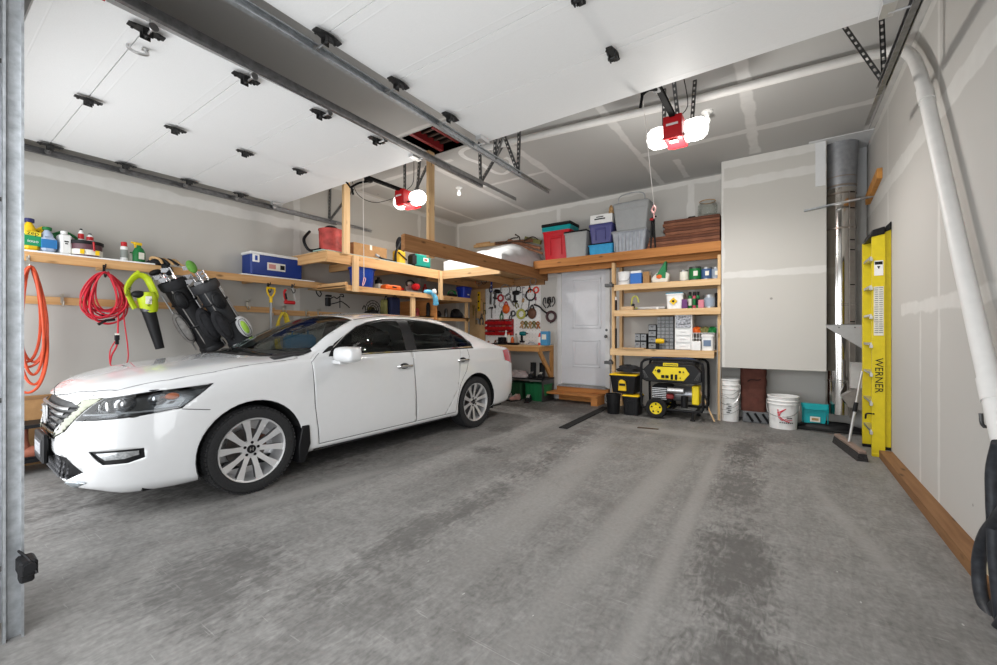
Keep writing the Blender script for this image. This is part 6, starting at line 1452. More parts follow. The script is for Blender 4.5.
P = onY(513, 6.52, zb_); t = thing('tool_tray', 'low black tray on the bench in front of the bottles', 'tray', P); b = MB(); b.tub((0,0,0), (.20,.10), (.24,.13), .04); b.build('tray_body', BLACK, t)
P = onY(531, 6.6, zb_); t = thing('sander', 'pale grey flat tool on the bench between drill and red bottle', 'tool', P); b = MB(); b.box((0,0,.012), (.16,.10,.022), bev=.005); b.build('base', mat('pale_grey', (.5,.5,.5), .5), t); b = MB(); b.tube(smooth_path([(-.06,0,.02),(-.03,0,.05),(.05,0,.045),(.07,0,.02)], 4), .012, 8); b.build('handle', GREY, t)
P = onY(492, 6.5, zb_); t = thing('hand_plane', 'long black tool lying at the car end of the workbench', 'tool', P); b = MB(); b.box((0,0,.015), (.26,.06,.03), bev=.008); b.build('body', BLACK, t); b = MB(); b.sphere((-.08,0,.05), .022, 10); b.tube(smooth_path([(.06,0,.03),(.08,0,.08),(.10,0,.03)], 4), .012, 8); b.build('knob', BRICK, t)

# ================================================================== SHELVING RIGHT OF THE DOOR
SY0 = 6.42; CHX = -.705
t = thing('storage_shelves', 'pine storage shelves between the back door and the boxed chase', 'shelving', (-1.55, 6.68, 0)); SH = t
def zy(px, y): return atY(px, y, SY0).z
shz = {}
for k, (px, y0, y1, pr, yr) in enumerate(((614,285.6,291.2,719,279),(614,311,316.8,719,307.5),(610,349,355.6,714,351))):
    zt_ = zy(px, y0); ht = zt_-zy(px, y1); shz[k] = zt_; xl = atY(px, y0, SY0).x; xr = CHX if k < 2 else atY(714, 351, SY0).x
    part('front_beam', (xl, SY0, zt_-ht), (xr, SY0+.038, zt_), LPINE_X); part('shelf_board', (xl, SY0+.038, zt_-.016), (CHX, YW-.01, zt_-.002), OSB); part('rear_beam', (xl, YW-.04, zt_-ht), (CHX, YW, zt_-.016), LPINE_X)
for px, y in ((612.7,SY0+.06),(612.7,YW-.1)):
    x = onY(px, SY0+.04, 0).x; part('post', (x-.022, y, 0), (x+.022, y+.085, 2.33), LPINE_Z)
part('post', (CHX-.045, SY0+.06, 0), (CHX-.005, SY0+.14, 2.3), LPINE_Z)
t = thing('long_shelf', 'long orange-brown timber shelf above the door and shelves', 'shelf', (-2.2, 6.7, 2.48)); TS = 2.485
part('front_beam', (-3.66, SY0+.02, TS-.135), (CHX, SY0+.058, TS), FIR_X); part('second_beam', (-3.66, 6.62, TS-.21), (CHX, 6.66, TS-.07), FIR_X); part('shelf_board', (-3.66, SY0+.058, TS-.016), (CHX, YW, TS), OSB); part('ledger', (-3.64, YW-.04, TS-.16), (CHX, YW, TS-.016), FIR_X)
for x in (-3.0, -2.2, -1.4): part('joist', (x, 6.66, TS-.14), (x+.038, YW-.04, TS-.016), LPINE_X)
# ---- bins on the long shelf
def rib_tote(name, label, pxa, pxb, yt, Yf, dep, m, lidm=None, z=TS, taper=.86, group=None, base=None, handle=True, rz=0):
    xa, xb = onY(pxa, Yf, 0).x, onY(pxb, Yf, 0).x; w_ = (xb-xa); cx = (xa+xb)/2; h = atY((pxa+pxb)/2, yt, Yf).z-z
    t = thing(name, label, 'storage bin', (cx, Yf+dep/2, z), rz, group); hb = h*(.93 if lidm else 1)
    b = MB(); b.tub((0,0,0), (w_*taper*.96,dep*taper), (w_*.96,dep), hb, lip=.01); b.build('bin_body', m, t)
    if lidm: b = MB(); b.box((0,0,hb+h*.03), (w_*1.0,dep*1.04,h*.09), bev=.012); b.build('lid', lidm, t)
    if handle:
        b = MB(); y_ = -dep/2*.93-.012; b.box((0,y_+.0,hb*.78), (w_*.42,.02,hb*.10), bev=.006)
        for s in (-1,1): b.box((s*w_*.20,y_+.008,hb*.45), (.012,.014,hb*.55))
        b.build('handle_rib', m, t)
    return t, w_, dep, h, hb
m_tred = mat('tote_red', (.50,.004,.014), .35, noise=.05); m_tteal = mat('tote_teal', (.0,.28,.30), .4)
t, w_, dp_, h, hb = rib_tote('storage_tote', 'red storage tote with teal and black lids on the long shelf', 542, 570, 229, 6.50, .36, m_tred, m_tteal)
b = MB(); b.box((0,0,h+.075), (w_*1.05,dp_*1.06,.055), bev=.012); b.build('upper_lid', BLACK, t); b = MB(); b.box((0,0,h+.02), (w_*1.02,dp_*1.02,.06), bev=.01); b.build('rim', m_tteal, t)
rib_tote('storage_tote', 'grey storage tote with a dark lid right of the red tote', 563.5, 587, 231, 6.47, .30, mat('tote_grey', (.34,.345,.34), .35, noise=.04), BLACK, handle=False)
rib_tote('storage_tote', 'low teal and black tote under the violet one on the long shelf', 588, 613, 244, 6.48, .34, CYAN, BLACK, handle=False, taper=.95)
zz = atY(600, 243, 6.48).z
t, w_, dp_, h, hb = rib_tote('storage_tote', 'violet-blue storage tote stacked on the low teal tote', 588.5, 612.5, 224, 6.49, .32, mat('tote_violet', (.07,.07,.22), .35, noise=.05), mat('tote_violet', (.07,.07,.22)), z=zz)
P = Vector(t.location)+Vector((0,0,h+.012)); t = carton('carton', 'white carton with dark print on top of the violet tote', 'box', P+Vector((.0,0,0)), (w_*.92,.26,S(9,P)), WHITE)
b = MB(); b.box((-.02,-.131,S(9,P)*.5), (w_*.45,.002,.02)); b.box((-.02,-.131,S(9,P)*.72), (w_*.3,.002,.015)); b.build('print', BLACK, t, smooth=False)
m_clr = mat('frosted_plastic', (.30,.32,.36), .25, noise=.25, scale=12, spec=.7)
t, w_, dp_, h, hb = rib_tote('storage_tote', 'frosted ribbed tote under the tall grey one', 611, 647, 230, 6.48, .34, m_clr, GREY, handle=False)
b = MB()
for k in range(9): b.box((-w_*.4+k*w_*.1,-dp_*.49,hb*.5), (.008,.012,hb*.85))
b.build('rib', mat('frosted_rib', (.45,.47,.5), .3), t, smooth=False)
P = Vector(t.location)+Vector((0,0,h+.01)); zz = P.z
t, w_, dp_, h, hb = rib_tote('storage_tote', 'tall light grey tote with an upturned handled lid on the long shelf', 612, 649.5, 203, 6.49, .36, mat('tote_pale', (.33,.34,.345), .4, noise=.04), z=zz, handle=False, taper=.84)
b = MB(); b.box((0,0,h+.012), (w_*.92,.34,.03), bev=.012); b.build('lid', GREY, t)
b = MB()
for q, (ww, hh) in enumerate(((.36,.17),(.26,.10))): b.tube(smooth_path([(-w_*ww,-.12+.2*q,h+.02),(-w_*ww*.85,-.12+.2*q,h+hh*.8),(0,-.12+.2*q,h+hh),(w_*ww*.85,-.12+.2*q,h+hh*.8),(w_*ww,-.12+.2*q,h+.02)], 5), .010, 8)
b.build('lid_handle', GREY, t)
b = MB(); b.box((0,-dp_*.47,hb*.80), (w_*.85,.02,.025), bev=.005); b.build('rib', mat('tote_pale', (.33,.34,.345)), t)
P = onY(611, 6.5, atY(611,210,6.5).z); b = MB(); b.heap((0,0,-.05), (.08,.1,.12), 4); single('rag', b, TAN, 'tan rag tucked against the left side of the tall grey tote', 'rag', P+Vector((-.01,.05,0)))
P = onY(653, 6.5, TS); t = thing('tripod_stand', 'black folded tripod standing between grey tote and the board stack', 'tripod', P); hh = S(27,P)
for k in range(3): b = MB(); b.tube([((k-1)*.035,.03*(k%2),0),((k-1)*.012,0,hh)], .013, 8); b.build('leg', BLACK, t)
b = MB(); b.box((0,0,hh+.02), (.05,.05,.05), bev=.01); b.tube([(-.04,0,hh+.05),(.05,0,hh+.08)], .012, 7); b.build('head', BLACK, t)
b = MB(); b.box((-.01,-.04,hh+.03), (.05,.02,.03)); b.build('tag', RED, t)
# flattened reddish boards
xa, xb = onY(664, 6.5, 0).x, CHX-.02; z_ = TS; rnd = random.Random(2)
for k in range(9):
    th = .042+rnd.uniform(-.004,.006); xs = (onY(647+k*.8, 6.5, 0).x if k < 4 else xa+rnd.uniform(-.03,.03)); b = MB(); b.box((0,0,th/2), (xb-xs,.36,th-.003), bev=.003)
    for q in range(3): b.box((-(xb-xs)*.3+q*(xb-xs)*.3,-.181,th/2), (.03,.004,th*.6))
    nm = ['lowest board of the reddish-brown stack on the long shelf', 'second board up in the reddish-brown stack', 'third board up in the reddish-brown stack', 'fourth board up, last of the wider boards in the reddish stack', 'fifth board up in the reddish stack, first of the shorter ones', 'sixth board up in the reddish-brown stack', 'seventh board up in the reddish-brown stack', 'second board from the top of the reddish-brown stack', 'top board of the reddish-brown stack under the glass jar'][k]
    single('cedar_board', b, mat('cedar_%d' % (k % 3), [(.17,.065,.035),(.22,.09,.05),(.13,.05,.03)][k % 3], .8, noise=.45, scale=22, stretch=(.3,2,2)), nm, 'board', ((xs+xb)/2, 6.68, z_), group='reddish-brown boards stacked on the long shelf', smooth=False); z_ += th
m_gj = glass('jar_glass', (.93,.94,.93), .22, .02)
P = onY(707.5, 6.62, z_); t = thing('glass_jar', 'large clear jar with a wire bail standing on the reddish boards', 'jar', P); r = S(9,P); h = S(16,P)
b = MB(); b.lathe([(r*.9,0),(r,.01),(r,h*.7),(r*.75,h*.92),(r*.8,h),(r*.77,h),(r*.72,h*.92),(r*.96,h*.7),(r*.96,.02),(0,.02)], n=28); b.build('jar_body', m_gj, t); b = MB(); b.tube([(r*.79*math.cos(q),r*.79*math.sin(q),h*.97) for q in [2*PI*i/24 for i in range(24)]], .006, 6, closed=True); b.build('rim', TAN, t)
b = MB(); b.box((0,0,.02), (.10,.06,.03), bev=.01); single('pot_lid', b, BLACK, 'small black object on the board stack left of the glass jar', 'object', onY(692, 6.6, z_))
# ---- shelf one
z = shz[0]
P = onY(624.5, 6.55, z); t = thing('paint_pail', 'plain white paint pail at the left end of the top shelf row', 'paint can', P); r = S(6.3,P); h = S(13,P)
b = MB(); b.lathe([(r*.9,0),(r*.92,.005),(r,h*.92),(r*1.06,h*.93),(r*1.06,h),(0,h*.98)], n=26); b.build('body', WHITE, t); b = MB(); b.tube(smooth_path([(-r*1.02,0,h*.8),(-r*.8,-r*.8,h*.35),(0,-r*1.15,h*.28),(r*.8,-r*.8,h*.35),(r*1.02,0,h*.8)], 5), .004, 6); b.build('wire_handle', STEELD, t)
P = onY(637, 6.55, z); t = carton('wipes_box', 'blue box with a white top next to the white paint pail', 'box', P, (S(11,P),.14,S(11,P)), mat('box_blue', (.04,.16,.50), .5)); b = MB(); b.box((0,0,S(12,P)), (S(10,P),.13,S(2.6,P)), bev=.004); b.build('lid', WHITE, t)
P = onY(647, 6.56, z); carton('cardboard_box', 'small brown upright box between the blue box and the leaning bag', 'box', P, (S(6,P),.12,S(12,P)), CARD)
P = onY(661, 6.55, z); t = thing('seed_bag', 'white and green bag slumped with its pointed top up on the top row', 'bag', P); u = S(1,P)
b = MB(); b.prism([(-8*u,0),(7*u,0),(8.5*u,8*u),(3*u,12*u),(-4*u,10*u),(-9*u,5*u)], (0,-.05,0), (1,0,0), (0,0,1), (0,.1,0)); b.build('bag_body', CREAM, t, bevel=.02); b = MB(); b.prism([(-4*u,7*u),(5*u,10*u),(5.5*u,21*u),(4.0*u,20*u)], (0,-.056,0), (1,0,0), (0,0,1), (0,.11,0)); b.prism([(-3*u,5.5*u),(5*u,4*u),(5.5*u,11*u),(-4*u,9*u)], (0,-.054,0), (1,0,0), (0,0,1), (0,.01,0)); b.build('printed_top', mat('seed_green', (.02,.20,.07), .5), t, bevel=.004); b = MB(); b.sphere((-1*u,-.058,6*u), 2.0*u, 12, (1.4,.1,1)); b.build('print', ORANGE, t)
for px, w_, h_, m, lm, lab in ((684,8,11,STEELD,CREAM,'cream labelled paint can, leftmost of the four cans on the top row'),(695,11,13.5,DMETAL,GREEN,'paint can with a green label on the top row'),(706.5,9.5,12.5,STEELD,mat('label_navy', (.05,.10,.22), .5),'paint can with a navy label right of the green one'),(716,8,12,STEELD,mat('label_steel', (.28,.33,.40), .5),'steel blue labelled paint can against the chase')):
    P = onY(px, 6.54, z); r = S(w_/2,P); t = thing('paint_can', lab, 'paint can', P, group='paint cans on the top shelf row'); h = S(h_,P)
    b = MB(); b.lathe([(r,0),(r*1.0,h*.97),(r*1.03,h),(r*.9,h),(r*.88,h*.97),(0,h*.97)], n=26); b.build('can_body', m, t); b = MB(); b.lathe([(r*1.005,h*.1),(r*1.012,h*.11),(r*1.012,h*.85),(r*1.005,h*.86)], n=26); b.build('label', lm, t); b = MB(); b.box((r*.25,-r*1.01,h*.5), (r*.7,.004,h*.35)); b.build('print', CREAM, t)
# ---- shelf two
z = shz[1]
P = onY(615.5, 6.53, z); bottle('spray_can', 'dark spray can by the left post of the middle shelf', 'spray can', P, S(14,P), .025, BLACK, WHITE, 'spray')
P = onY(635, 6.52, z); t = thing('measuring_wheel', 'yellow-green tape ring standing on the middle shelf', 'tape', P); b = MB(); b.tube([(S(3.4,P)*math.cos(q),0,S(7.5,P)+S(6.5,P)*math.sin(q)) for q in [2*PI*i/22 for i in range(20)]], .014, 8); b.build('ring', mat('yellow_green', (.45,.45,.10)), t); b = MB(); b.box((-.03,0,S(4,P)), (.05,.04,.08), bev=.01); b.build('case', BLACK, t); b = MB(); b.box((0,-.0,.012), (.06,.04,.024), bev=.004); b.build('foot', DMETAL, t)
P = onY(628, 6.5, z); b = MB(); b.box((0,0,.03), (S(12,P),.12,.055), bev=.004); single('parcel', b, mat('parcel_tan', (.55,.38,.22), .8), 'small tan parcel lying left of the yellow-green ring', 'parcel', P)
P = onY(652, 6.6, z); t = thing('level_tool', 'long pale grey tool lying flat on the middle shelf', 'tool', P); b = MB(); b.box((0,0,.03), (S(26,P),.08,.035), bev=.006); b.build('body', mat('pale_grey', (.5,.5,.5)), t); b = MB(); b.box((S(6,P),-.04,.02), (.03,.03,.04)); b.build('foot', WHITE, t)
P = onY(673.5, 6.52, z); t, w_, dp_, h, hb = rib_tote('plastic_tub', 'white tub with blue lid and yellow diamond on the middle shelf', 665.5, 683, 293, 6.46, .2, WHITE, mat('lid_blue', (.10,.28,.38), .4), z=z, handle=False, taper=.92); b = MB(); b.prism([(-.055,0),(0,-.055),(.055,0),(0,.055)], (-.01,-.115,hb*.5), (1,0,0), (0,0,1), (0,.03,0)); b.build('diamond_sticker', YELLOW, t, smooth=False); b = MB(); b.sphere((-.01,-.118,hb*.5), .018, 10, (1,.2,1)); b.build('mark', BLACK, t)
P = onY(685, 6.47, z); carton('small_carton', 'small purple carton right of the white tub', 'box', P, (S(5,P),.1,S(9,P)), mat('purple_card', (.14,.04,.16), .6))
for k, (px, lab) in enumerate(((690,'green and black spray can, left of the three on the middle shelf'),(694.3,'green and black spray can in the middle of the three'),(697.8,'green and black spray can, right of the three beside the pink box'))):
    P = onY(px, 6.52-.02*k, z); bottle('spray_can', lab, 'spray can', P, S(16.5,P), .024, [GREEN, mat('label_pinkred', (.45,.06,.10), .5), GREEN][k], BLACK, 'spray', group='spray cans on the middle shelf', labelm=[CREAM, GREEN, BLACK][k])
P = onY(701.5, 6.47, z); carton('small_carton', 'small pink carton on the middle shelf beside the spray cans', 'box', P, (S(5,P),.1,S(8,P)), mat('pink_card', (.60,.20,.25), .6))
P = onY(709.5, 6.5, z); r = S(5,P); t = thing('paint_can', 'silver blue paint can on the middle shelf near the chase', 'paint can', P); b = MB(); b.lathe([(r,0),(r,S(13,P)),(r*.9,S(13,P)),(0,S(12.7,P))], n=24); b.build('can_body', STEEL, t); b = MB(); b.lathe([(r*1.01,.02),(r*1.015,.02),(r*1.015,S(10,P)),(r*1.01,S(10,P))], n=24); b.build('label', mat('label_steel', (.28,.33,.40)), t)
b = MB(); b.heap((0,0,0), (.12,.16,.2), 6, .25, 16); single('cloth_bundle', b, CHAR, 'black cloth bundle at the right end of the middle shelf', 'cloth', onY(716.5, 6.6, z))
b = MB(); b.tube(smooth_path([onY(703,6.46,0)*0+Vector((-.05,0,.0)),Vector((0,-.01,.08)),Vector((.05,0,.16))], 4), .012, 7); 
# ---- shelf three
z = shz[2]
def organizer(name, label, pxa, pxb, ya, Y, rows_, cols, m, dm, dep=.16, top=None):
    xa, xb = onY(pxa, Y, 0).x, onY(pxb, Y, 0).x; h = atY((pxa+pxb)/2, ya, Y).z-z; w_ = xb-xa; t = thing(name, label, 'organiser', ((xa+xb)/2, Y+dep/2, z))
    b = MB(); b.box((0,.01,h/2), (w_,dep-.02,h), bev=.004); b.build('cabinet', m, t)
    for i in range(rows_):
        for j in range(cols):
            cw = w_/cols; ch = h/rows_; b = MB(); b.box((-w_/2+cw*(j+.5),-dep/2+.006,ch*(i+.5)), (cw*.84,.02,ch*.78)); o = b.build('drawer', dm, t, smooth=False)
            if rows_*cols < 14: b = MB(); b.box((-w_/2+cw*(j+.5),-dep/2-.008,ch*(i+.62)), (cw*.3,.012,.01)); b.build('handle', m, o, smooth=False)
    return t, w_, h
GD = mat('smoky_drawer', (.20,.21,.22), .25, noise=.35, scale=60)
organizer('tool_organiser', 'small black handled organiser on the lower shelf, leftmost', 634.5, 646.5, 334, 6.52, 2, 2, BLACK, GD)
organizer('drawer_tower', 'narrow grey drawer tower beside the large small-parts cabinet', 648, 656.5, 325, 6.56, 4, 1, BLACK, GD)
organizer('parts_cabinet', 'large black small-parts cabinet with rows of smoky drawers', 657, 673.5, 317, 6.56, 9, 4, DMETAL, GD)
t, w_, h = organizer('white_cabinet', 'white drawer unit with a grey patterned top on the lower shelf', 674.5, 692, 315, 6.46, 5, 1, WHITE, WHITE, .22)
b = MB(); b.box((0,-.118,h*.80), (w_*.86,.012,h*.33)); b.build('patterned_panel', mat('grey_pattern', (.30,.31,.34), .4, noise=.9, scale=45), t, smooth=False)
P = onY(659, 6.46, z+.03); tool('drill', 660, 344.5, YELLOW, 'yellow and black power drill lying in front of the small-parts cabinet', 1.1, BLACK, Y=6.45)
P = onY(636, 6.46, z); b = MB(); b.box((0,0,.01), (S(24,P),.12,.016)); single('flat_board', b, OSB, 'thin board lying at the front left of the lower shelf', 'board', P+Vector((-.05,.0,0)))
P = onY(703.5, 6.6, z); t = thing('wire_basket', 'white wire basket standing on the lower shelf near the chase', 'basket', P); w_ = S(21,P); h = S(17,P)
b = MB()
for zz in (.01, h*.35, h*.7, h): b.tube([(-w_/2,-.11,zz),(w_/2,-.11,zz),(w_/2,.11,zz),(-w_/2,.11,zz)], .005, 6, closed=True)
for k in range(9): x = -w_/2+w_*k/8; b.tube([(x,-.11,h),(x,-.11,.01),(x,.11,.01),(x,.11,h)], .003, 5)
b.build('wire_frame', mat('white_wire', (.6,.6,.6), .4), t)
for k, (dx, m, lab) in enumerate(((-.08,ORANGE,'orange work glove on top of the wire basket'),(.02,OLIVE,'olive green work glove beside the orange one'),(.12,GREEN,'green work glove at the right end of the basket'))):
    b = MB(); b.heap((0,0,0), (.15,.18,.08), 20+k, .35, 18); single('work_glove', b, m, lab, 'glove', P+Vector((dx,0,h+.006)))
P = onY(696.5, 6.47, z); carton('small_carton', 'small white carton at the front of the lower shelf left of the tub', 'box', P, (S(8,P),.09,S(9,P)), WHITE)
P = onY(707.5, 6.47, z); t, w_, dp_, h, hb = rib_tote('plastic_tub', 'white plastic tub with blue-grey print on the lower shelf', 701, 713.5, 335, 6.45, .12, WHITE, WHITE, z=z, handle=False, taper=.95); b = MB(); b.box((0,-.066,hb*.5), (w_*.6,.006,hb*.4)); b.build('print', mat('print_blue', (.14,.20,.30), .5), t, smooth=False)
# wall brackets / clamps by the door edge
for px, py, lab in ((609.5,286,'small dark metal bracket on the shelf post level with the door top panel'),(609,363,'dark metal box bracket low on the shelf post beside the door')):
    P = atY(px, py, SY0+.03); t = thing('steel_bracket', lab, 'bracket', P); b = MB(); b.box((0,0,0), (S(8,P),.10,S(3,P)), bev=.004); b.build('plate', DMETAL, t); b = MB(); b.box((.02,0,S(3,P)*.5+.01), (.03,.05,.03)); b.build('lug', DMETAL, t)
b = MB(); b.box((0,0,0), (.05,.06,.36), bev=.01); single('door_latch_bar', b, BLACK, 'narrow black tool hanging on the shelf post at door knob height', 'tool', atY(615, 340, SY0+.12))
# ================================================================== RIGHT SIDE: GENERATOR, BUCKETS, FLUE, LADDER
# ---- generator
GX, GY = -1.52, 6.05
Gy = 6.20
xa, xb = onY(641, Gy, 0).x, onY(703, Gy, 0).x; gw = xb-xa; gh = atY(672, 359, Gy).z-.022
t = thing('generator', 'black and yellow portable generator in a tube frame on wheels', 'generator', ((xa+xb)/2, Gy+.25, 0)); hw = gw/2; zf = .13; gd = .48
for s in (-1, 1):
    b = MB(); y = s*gd/2; k = .09
    b.tube(smooth_path([(-hw+k,y,zf),(hw-k,y,zf),(hw-.02,y,zf+.03),(hw,y,zf+k),(hw,y,gh-k*1.5),(hw-.03,y,gh-.03),(hw-k*1.5,y,gh),(-hw+k*1.5,y,gh),(-hw+.03,y,gh-.03),(-hw,y,gh-k*1.5),(-hw,y,zf+k),(-hw+.02,y,zf+.03)], 4, True), .018, 10, closed=True); b.build('frame_tube', BLACK, t)
b = MB()
for x, z in ((-hw+.1,gh),(hw-.1,gh),(-hw+.1,zf),(hw-.1,zf),(0,zf)): b.cyl((x,-gd/2,z),(x,gd/2,z), .014, n=10)
b.build('cross_bar', BLACK, t)
b = MB(); b.box((0,.02,gh-.085), (gw*.74,gd*.8,.12), bev=.04); b.build('fuel_tank', mat('tank_black', (.03,.03,.032), .35), t)
b = MB(); b.cyl((.12,0,gh-.03),(.12,0,gh+.0), .035, n=18); b.build('fuel_cap', BLACK, t)
# control fascia
FX0 = -gd/2-.02; zc_ = gh-.19
oct_ = [(-hw*.97,-.10),(-hw*.80,-.13),(hw*.80,-.13),(hw*.97,-.10),(hw*.97,.03),(hw*.72,.13),(-hw*.72,.13),(-hw*.97,.03)]
b = MB(); b.prism(oct_, (0,FX0,zc_), (1,0,0), (0,0,1), (0,.12,0)); fa = b.build('control_fascia', mat('fascia_black', (.010,.010,.011), .5, spec=.25), t, bevel=.012)
b = MB(); b.prism([(-hw*.60,0),(-hw*.48,.085),(hw*.46,.085),(hw*.60,0),(hw*.42,-.10),(-hw*.42,-.095)], (0,FX0-.014,zc_+.005), (1,0,0), (0,0,1), (0,.012,0)); pn = b.build('control_panel', mat('bright_yellow', (.80,.62,.01), .4, noise=.03), t, bevel=.004)
for x, z, r_, sq in ((-.155,.03,.026,0),(-.10,-.045,.022,1),(-.045,-.045,.022,1),(.02,-.045,.022,2),(.075,-.045,.022,2),(.125,.03,.014,1),(.17,.03,.010,0),(-.20,.04,.008,0),(.13,-.055,.008,0)):
    b = MB(); y = FX0-.02
    if sq == 0: b.cyl((x,y+.008,zc_+z),(x,y-.004,zc_+z), r_, n=18)
    elif sq == 1: b.box((x,y,zc_+z), (r_*2,.014,r_*1.9), bev=.004)
    else: b.box((x,y,zc_+z), (r_*1.5,.014,r_*3.4), bev=.005)
    b.build('socket', BLACK, pn)
b = MB(); b.box((0,FX0-.005,zc_+.125), (.20,.02,.045), bev=.004); nb = b.build('name_band', mat('bright_yellow', (.80,.62,.01)), t)
text(t, 'CHAMPION', .034, (0,FX0-.017,zc_+.125), (PI/2,0,0), BLACK, sx=.95)
for s in (-1, 1):
    b = MB()
    for k in range(3): b.tube([(s*(hw*.74+k*.022),FX0-.004,zc_-.08),(s*(hw*.90+k*.006),FX0-.004,zc_+.03)], .005, 5)
    b.build('vent_slot', mat('slot_grey', (.09,.09,.09), .5), fa)
# engine
b = MB(); b.box((-.15,0,zf+.20), (.26,.34,.26), bev=.03); b.build('engine_block', CHAR, t)
b = MB()
for k in range(7): b.box((-.17,-.18,zf+.13+k*.026), (.20,.04,.010))
b.build('cooling_fin', ALU, t, smooth=False)
b = MB(); b.cyl((.0,-.02,zf+.21),(.26,-.02,zf+.21), .11, n=28); b.build('alternator', mat('alternator_grey', (.35,.36,.38), .3, .7, noise=.2), t)
b = MB(); b.cyl((-.05,-.20,zf+.27),(.16,-.20,zf+.27), .045, n=18); b.build('muffler', ALU, t)
b = MB(); b.box((-.02,-.19,zf+.18), (.10,.06,.07), bev=.012); b.build('air_filter', mat('dark_red', (.20,.02,.02)), t)
b = MB(); b.cyl((.17,-.20,zf+.04),(.17,-.20,zf+.20), .045, n=18); b.build('oil_filter', BLACK, t)
b = MB(); b.box((hw-.10,-.12,zf+.22), (.09,.20,.26), bev=.012); b.build('side_cover', mat('bright_yellow', (.80,.62,.01)), t)
for s in (-1,):
    for y, nm in ((-gd/2-.06,0),(gd/2+.04,1)):
        b = MB(); c = Vector((-hw*.45, y, .145)); b.lathe([(.085,-.03),(.10,-.036),(.135,-.034),(.145,-.015),(.145,.015),(.135,.034),(.10,.036),(.085,.03),(.085,-.03)], c, (0,1,0), 36); w = b.build('wheel', RUBBER, t)
        b = MB(); b.lathe([(0,-.026),(.025,-.03),(.03,-.020),(.088,-.024),(.092,.02),(0,.02)], c, (0,1,0), 36); b.build('wheel_disc', mat('bright_yellow', (.80,.62,.01)), w)
        b = MB()
        for k in range(5): a = 2*PI*k/5+.3; b.cyl(c+Vector((.058*math.cos(a),-.027,.058*math.sin(a))), c+Vector((.058*math.cos(a),-.022,.058*math.sin(a))), .014, n=5)
        b.build('wheel_hole', BLACK, w)
b = MB(); b.cyl((-hw*.45,-gd/2,.145),(-hw*.45,gd/2,.145), .012, n=10); b.build('axle', BLACK, t)
for y in (-gd/2, gd/2):
    b = MB(); b.cyl((hw-.13,y,zf),(hw-.13,y,.02), .018, n=10); b.cyl((hw-.13,y,.022),(hw-.13,y,0), .032, n=14); b.build('rubber_foot', RUBBER, t)
b = MB(); b.tube(smooth_path([(hw,-gd/2,zf+.25),(hw+.05,-gd/2-.05,zf+.20),(hw+.06,-gd/2-.06,zf+.05)], 5), .013, 8); b.build('lift_handle', BLACK, t)
b = MB(); b.tube(smooth_path([(-hw*.9,-.2,gh-.02),(-hw*.5,-.20,gh+.02),(0,-.22,gh+.01),(hw*.5,-.20,gh+.025),(hw*.9,-.2,gh-.02)], 6), .016, 8); b.build('power_cord', mat('cord_navy', (.01,.03,.09), .6), t)
# ---- leaning timber and hanging wires
def rod(name, label, cat, p0, p1, w, m, th=.02):
    p0 = Vector(p0); p1 = Vector(p1); R = rot_to(p0, p1); b = MB(); b.box((0,0,(p1-p0).length/2), (w, th, (p1-p0).length), bev=.002); o = b.build(name, m, None, smooth=False); o.location = p0; o.rotation_euler = R.to_euler(); return tag(o, label, cat)
rod('timber_batten', 'thin pine batten leaning from the generator down to the floor', 'timber', atZ(714.5, 422, .002), atY(699, 389, 6.32), .028, LPINE_Z)
for k, (px, lab, m) in enumerate(((717,'straight grey wire hanging beside the left edge of the chase','left'),(720.5,'second straight wire hanging in front of the chase edge','right'))):
    P = atY(px, 300, 6.38); z0 = .02; P1 = atY(px-.3, 300, 6.38).z; b = MB(); b.tube(smooth_path([(0,0,1.42-k*.1),(.004,0,.9),(-.004,0,.45),(.003,0,z0)], 4), .006, 6); single('hanging_wire', b, mat('wire_grey', (.30,.30,.29), .5), lab, 'wire', (P.x, P.y, 0))
# ---- totes left of the generator
m_tb = mat('tote_black', (.010,.010,.011), .45, spec=.25)
z1 = 0
t, w_, dp_, h, hb = rib_tote('storage_tote', 'small black tote with yellow lid on the floor left of the generator', 622, 638.5, 396, 6.12, .30, m_tb, YELLOW, z=0, taper=.9, handle=True)
ztop = h+.02
t, w_, dp_, h, hb = rib_tote('storage_tote', 'large black tote with yellow lid stacked beside the generator', 609, 636.5, 375, 6.14, .36, m_tb, YELLOW, z=ztop, taper=.84)
b = MB(); b.prism([(-.06,-.09),(.055,-.09),(.05,.0),(.04,.05),(0,.075),(-.03,.07),(-.05,.05)], (0,-dp_/2-.014,hb*.50), (1,0,0), (0,0,1), (0,.03,0)); st = b.build('yellow_label', YELLOW, t, smooth=False, world=None)
b = MB(); b.box((0,-dp_/2-.016,hb*.50), (.09,.004,.035)); b.m(0); b.build('label_mark', BLACK, st, smooth=False)
P = Vector(t.location); b = MB(); b.heap((0,0,0), (w_*.85,.30,.09), 31, .45, 26); single('work_clothes', b, CHAR, 'heap of black cloth on the large yellow lidded tote', 'cloth', P+Vector((.03,0,h+.035)))
P = onY(614.5, 6.20, 0); t = thing('waste_bucket', 'plain black bucket on the floor at the corner of the landing', 'bucket', P+Vector((0,-.05,0))); r = S(7,P); h = S(19.5,P)
b = MB(); b.lathe([(r*.82,0),(r*.84,.006),(r*.98,h*.95),(r*1.05,h*.95),(r*1.05,h),(r*.93,h),(r*.78,.02),(0,.02)], n=28); b.build('bucket_body', m_tb, t); b = MB(); b.tube(smooth_path([(-r*1.03,0,h*.9),(-r*.8,-r*.75,h*.62),(0,-r*1.08,h*.5),(r*.8,-r*.75,h*.62),(r*1.03,0,h*.9)], 5), .005, 6); b.build('bail', BLACK, t)
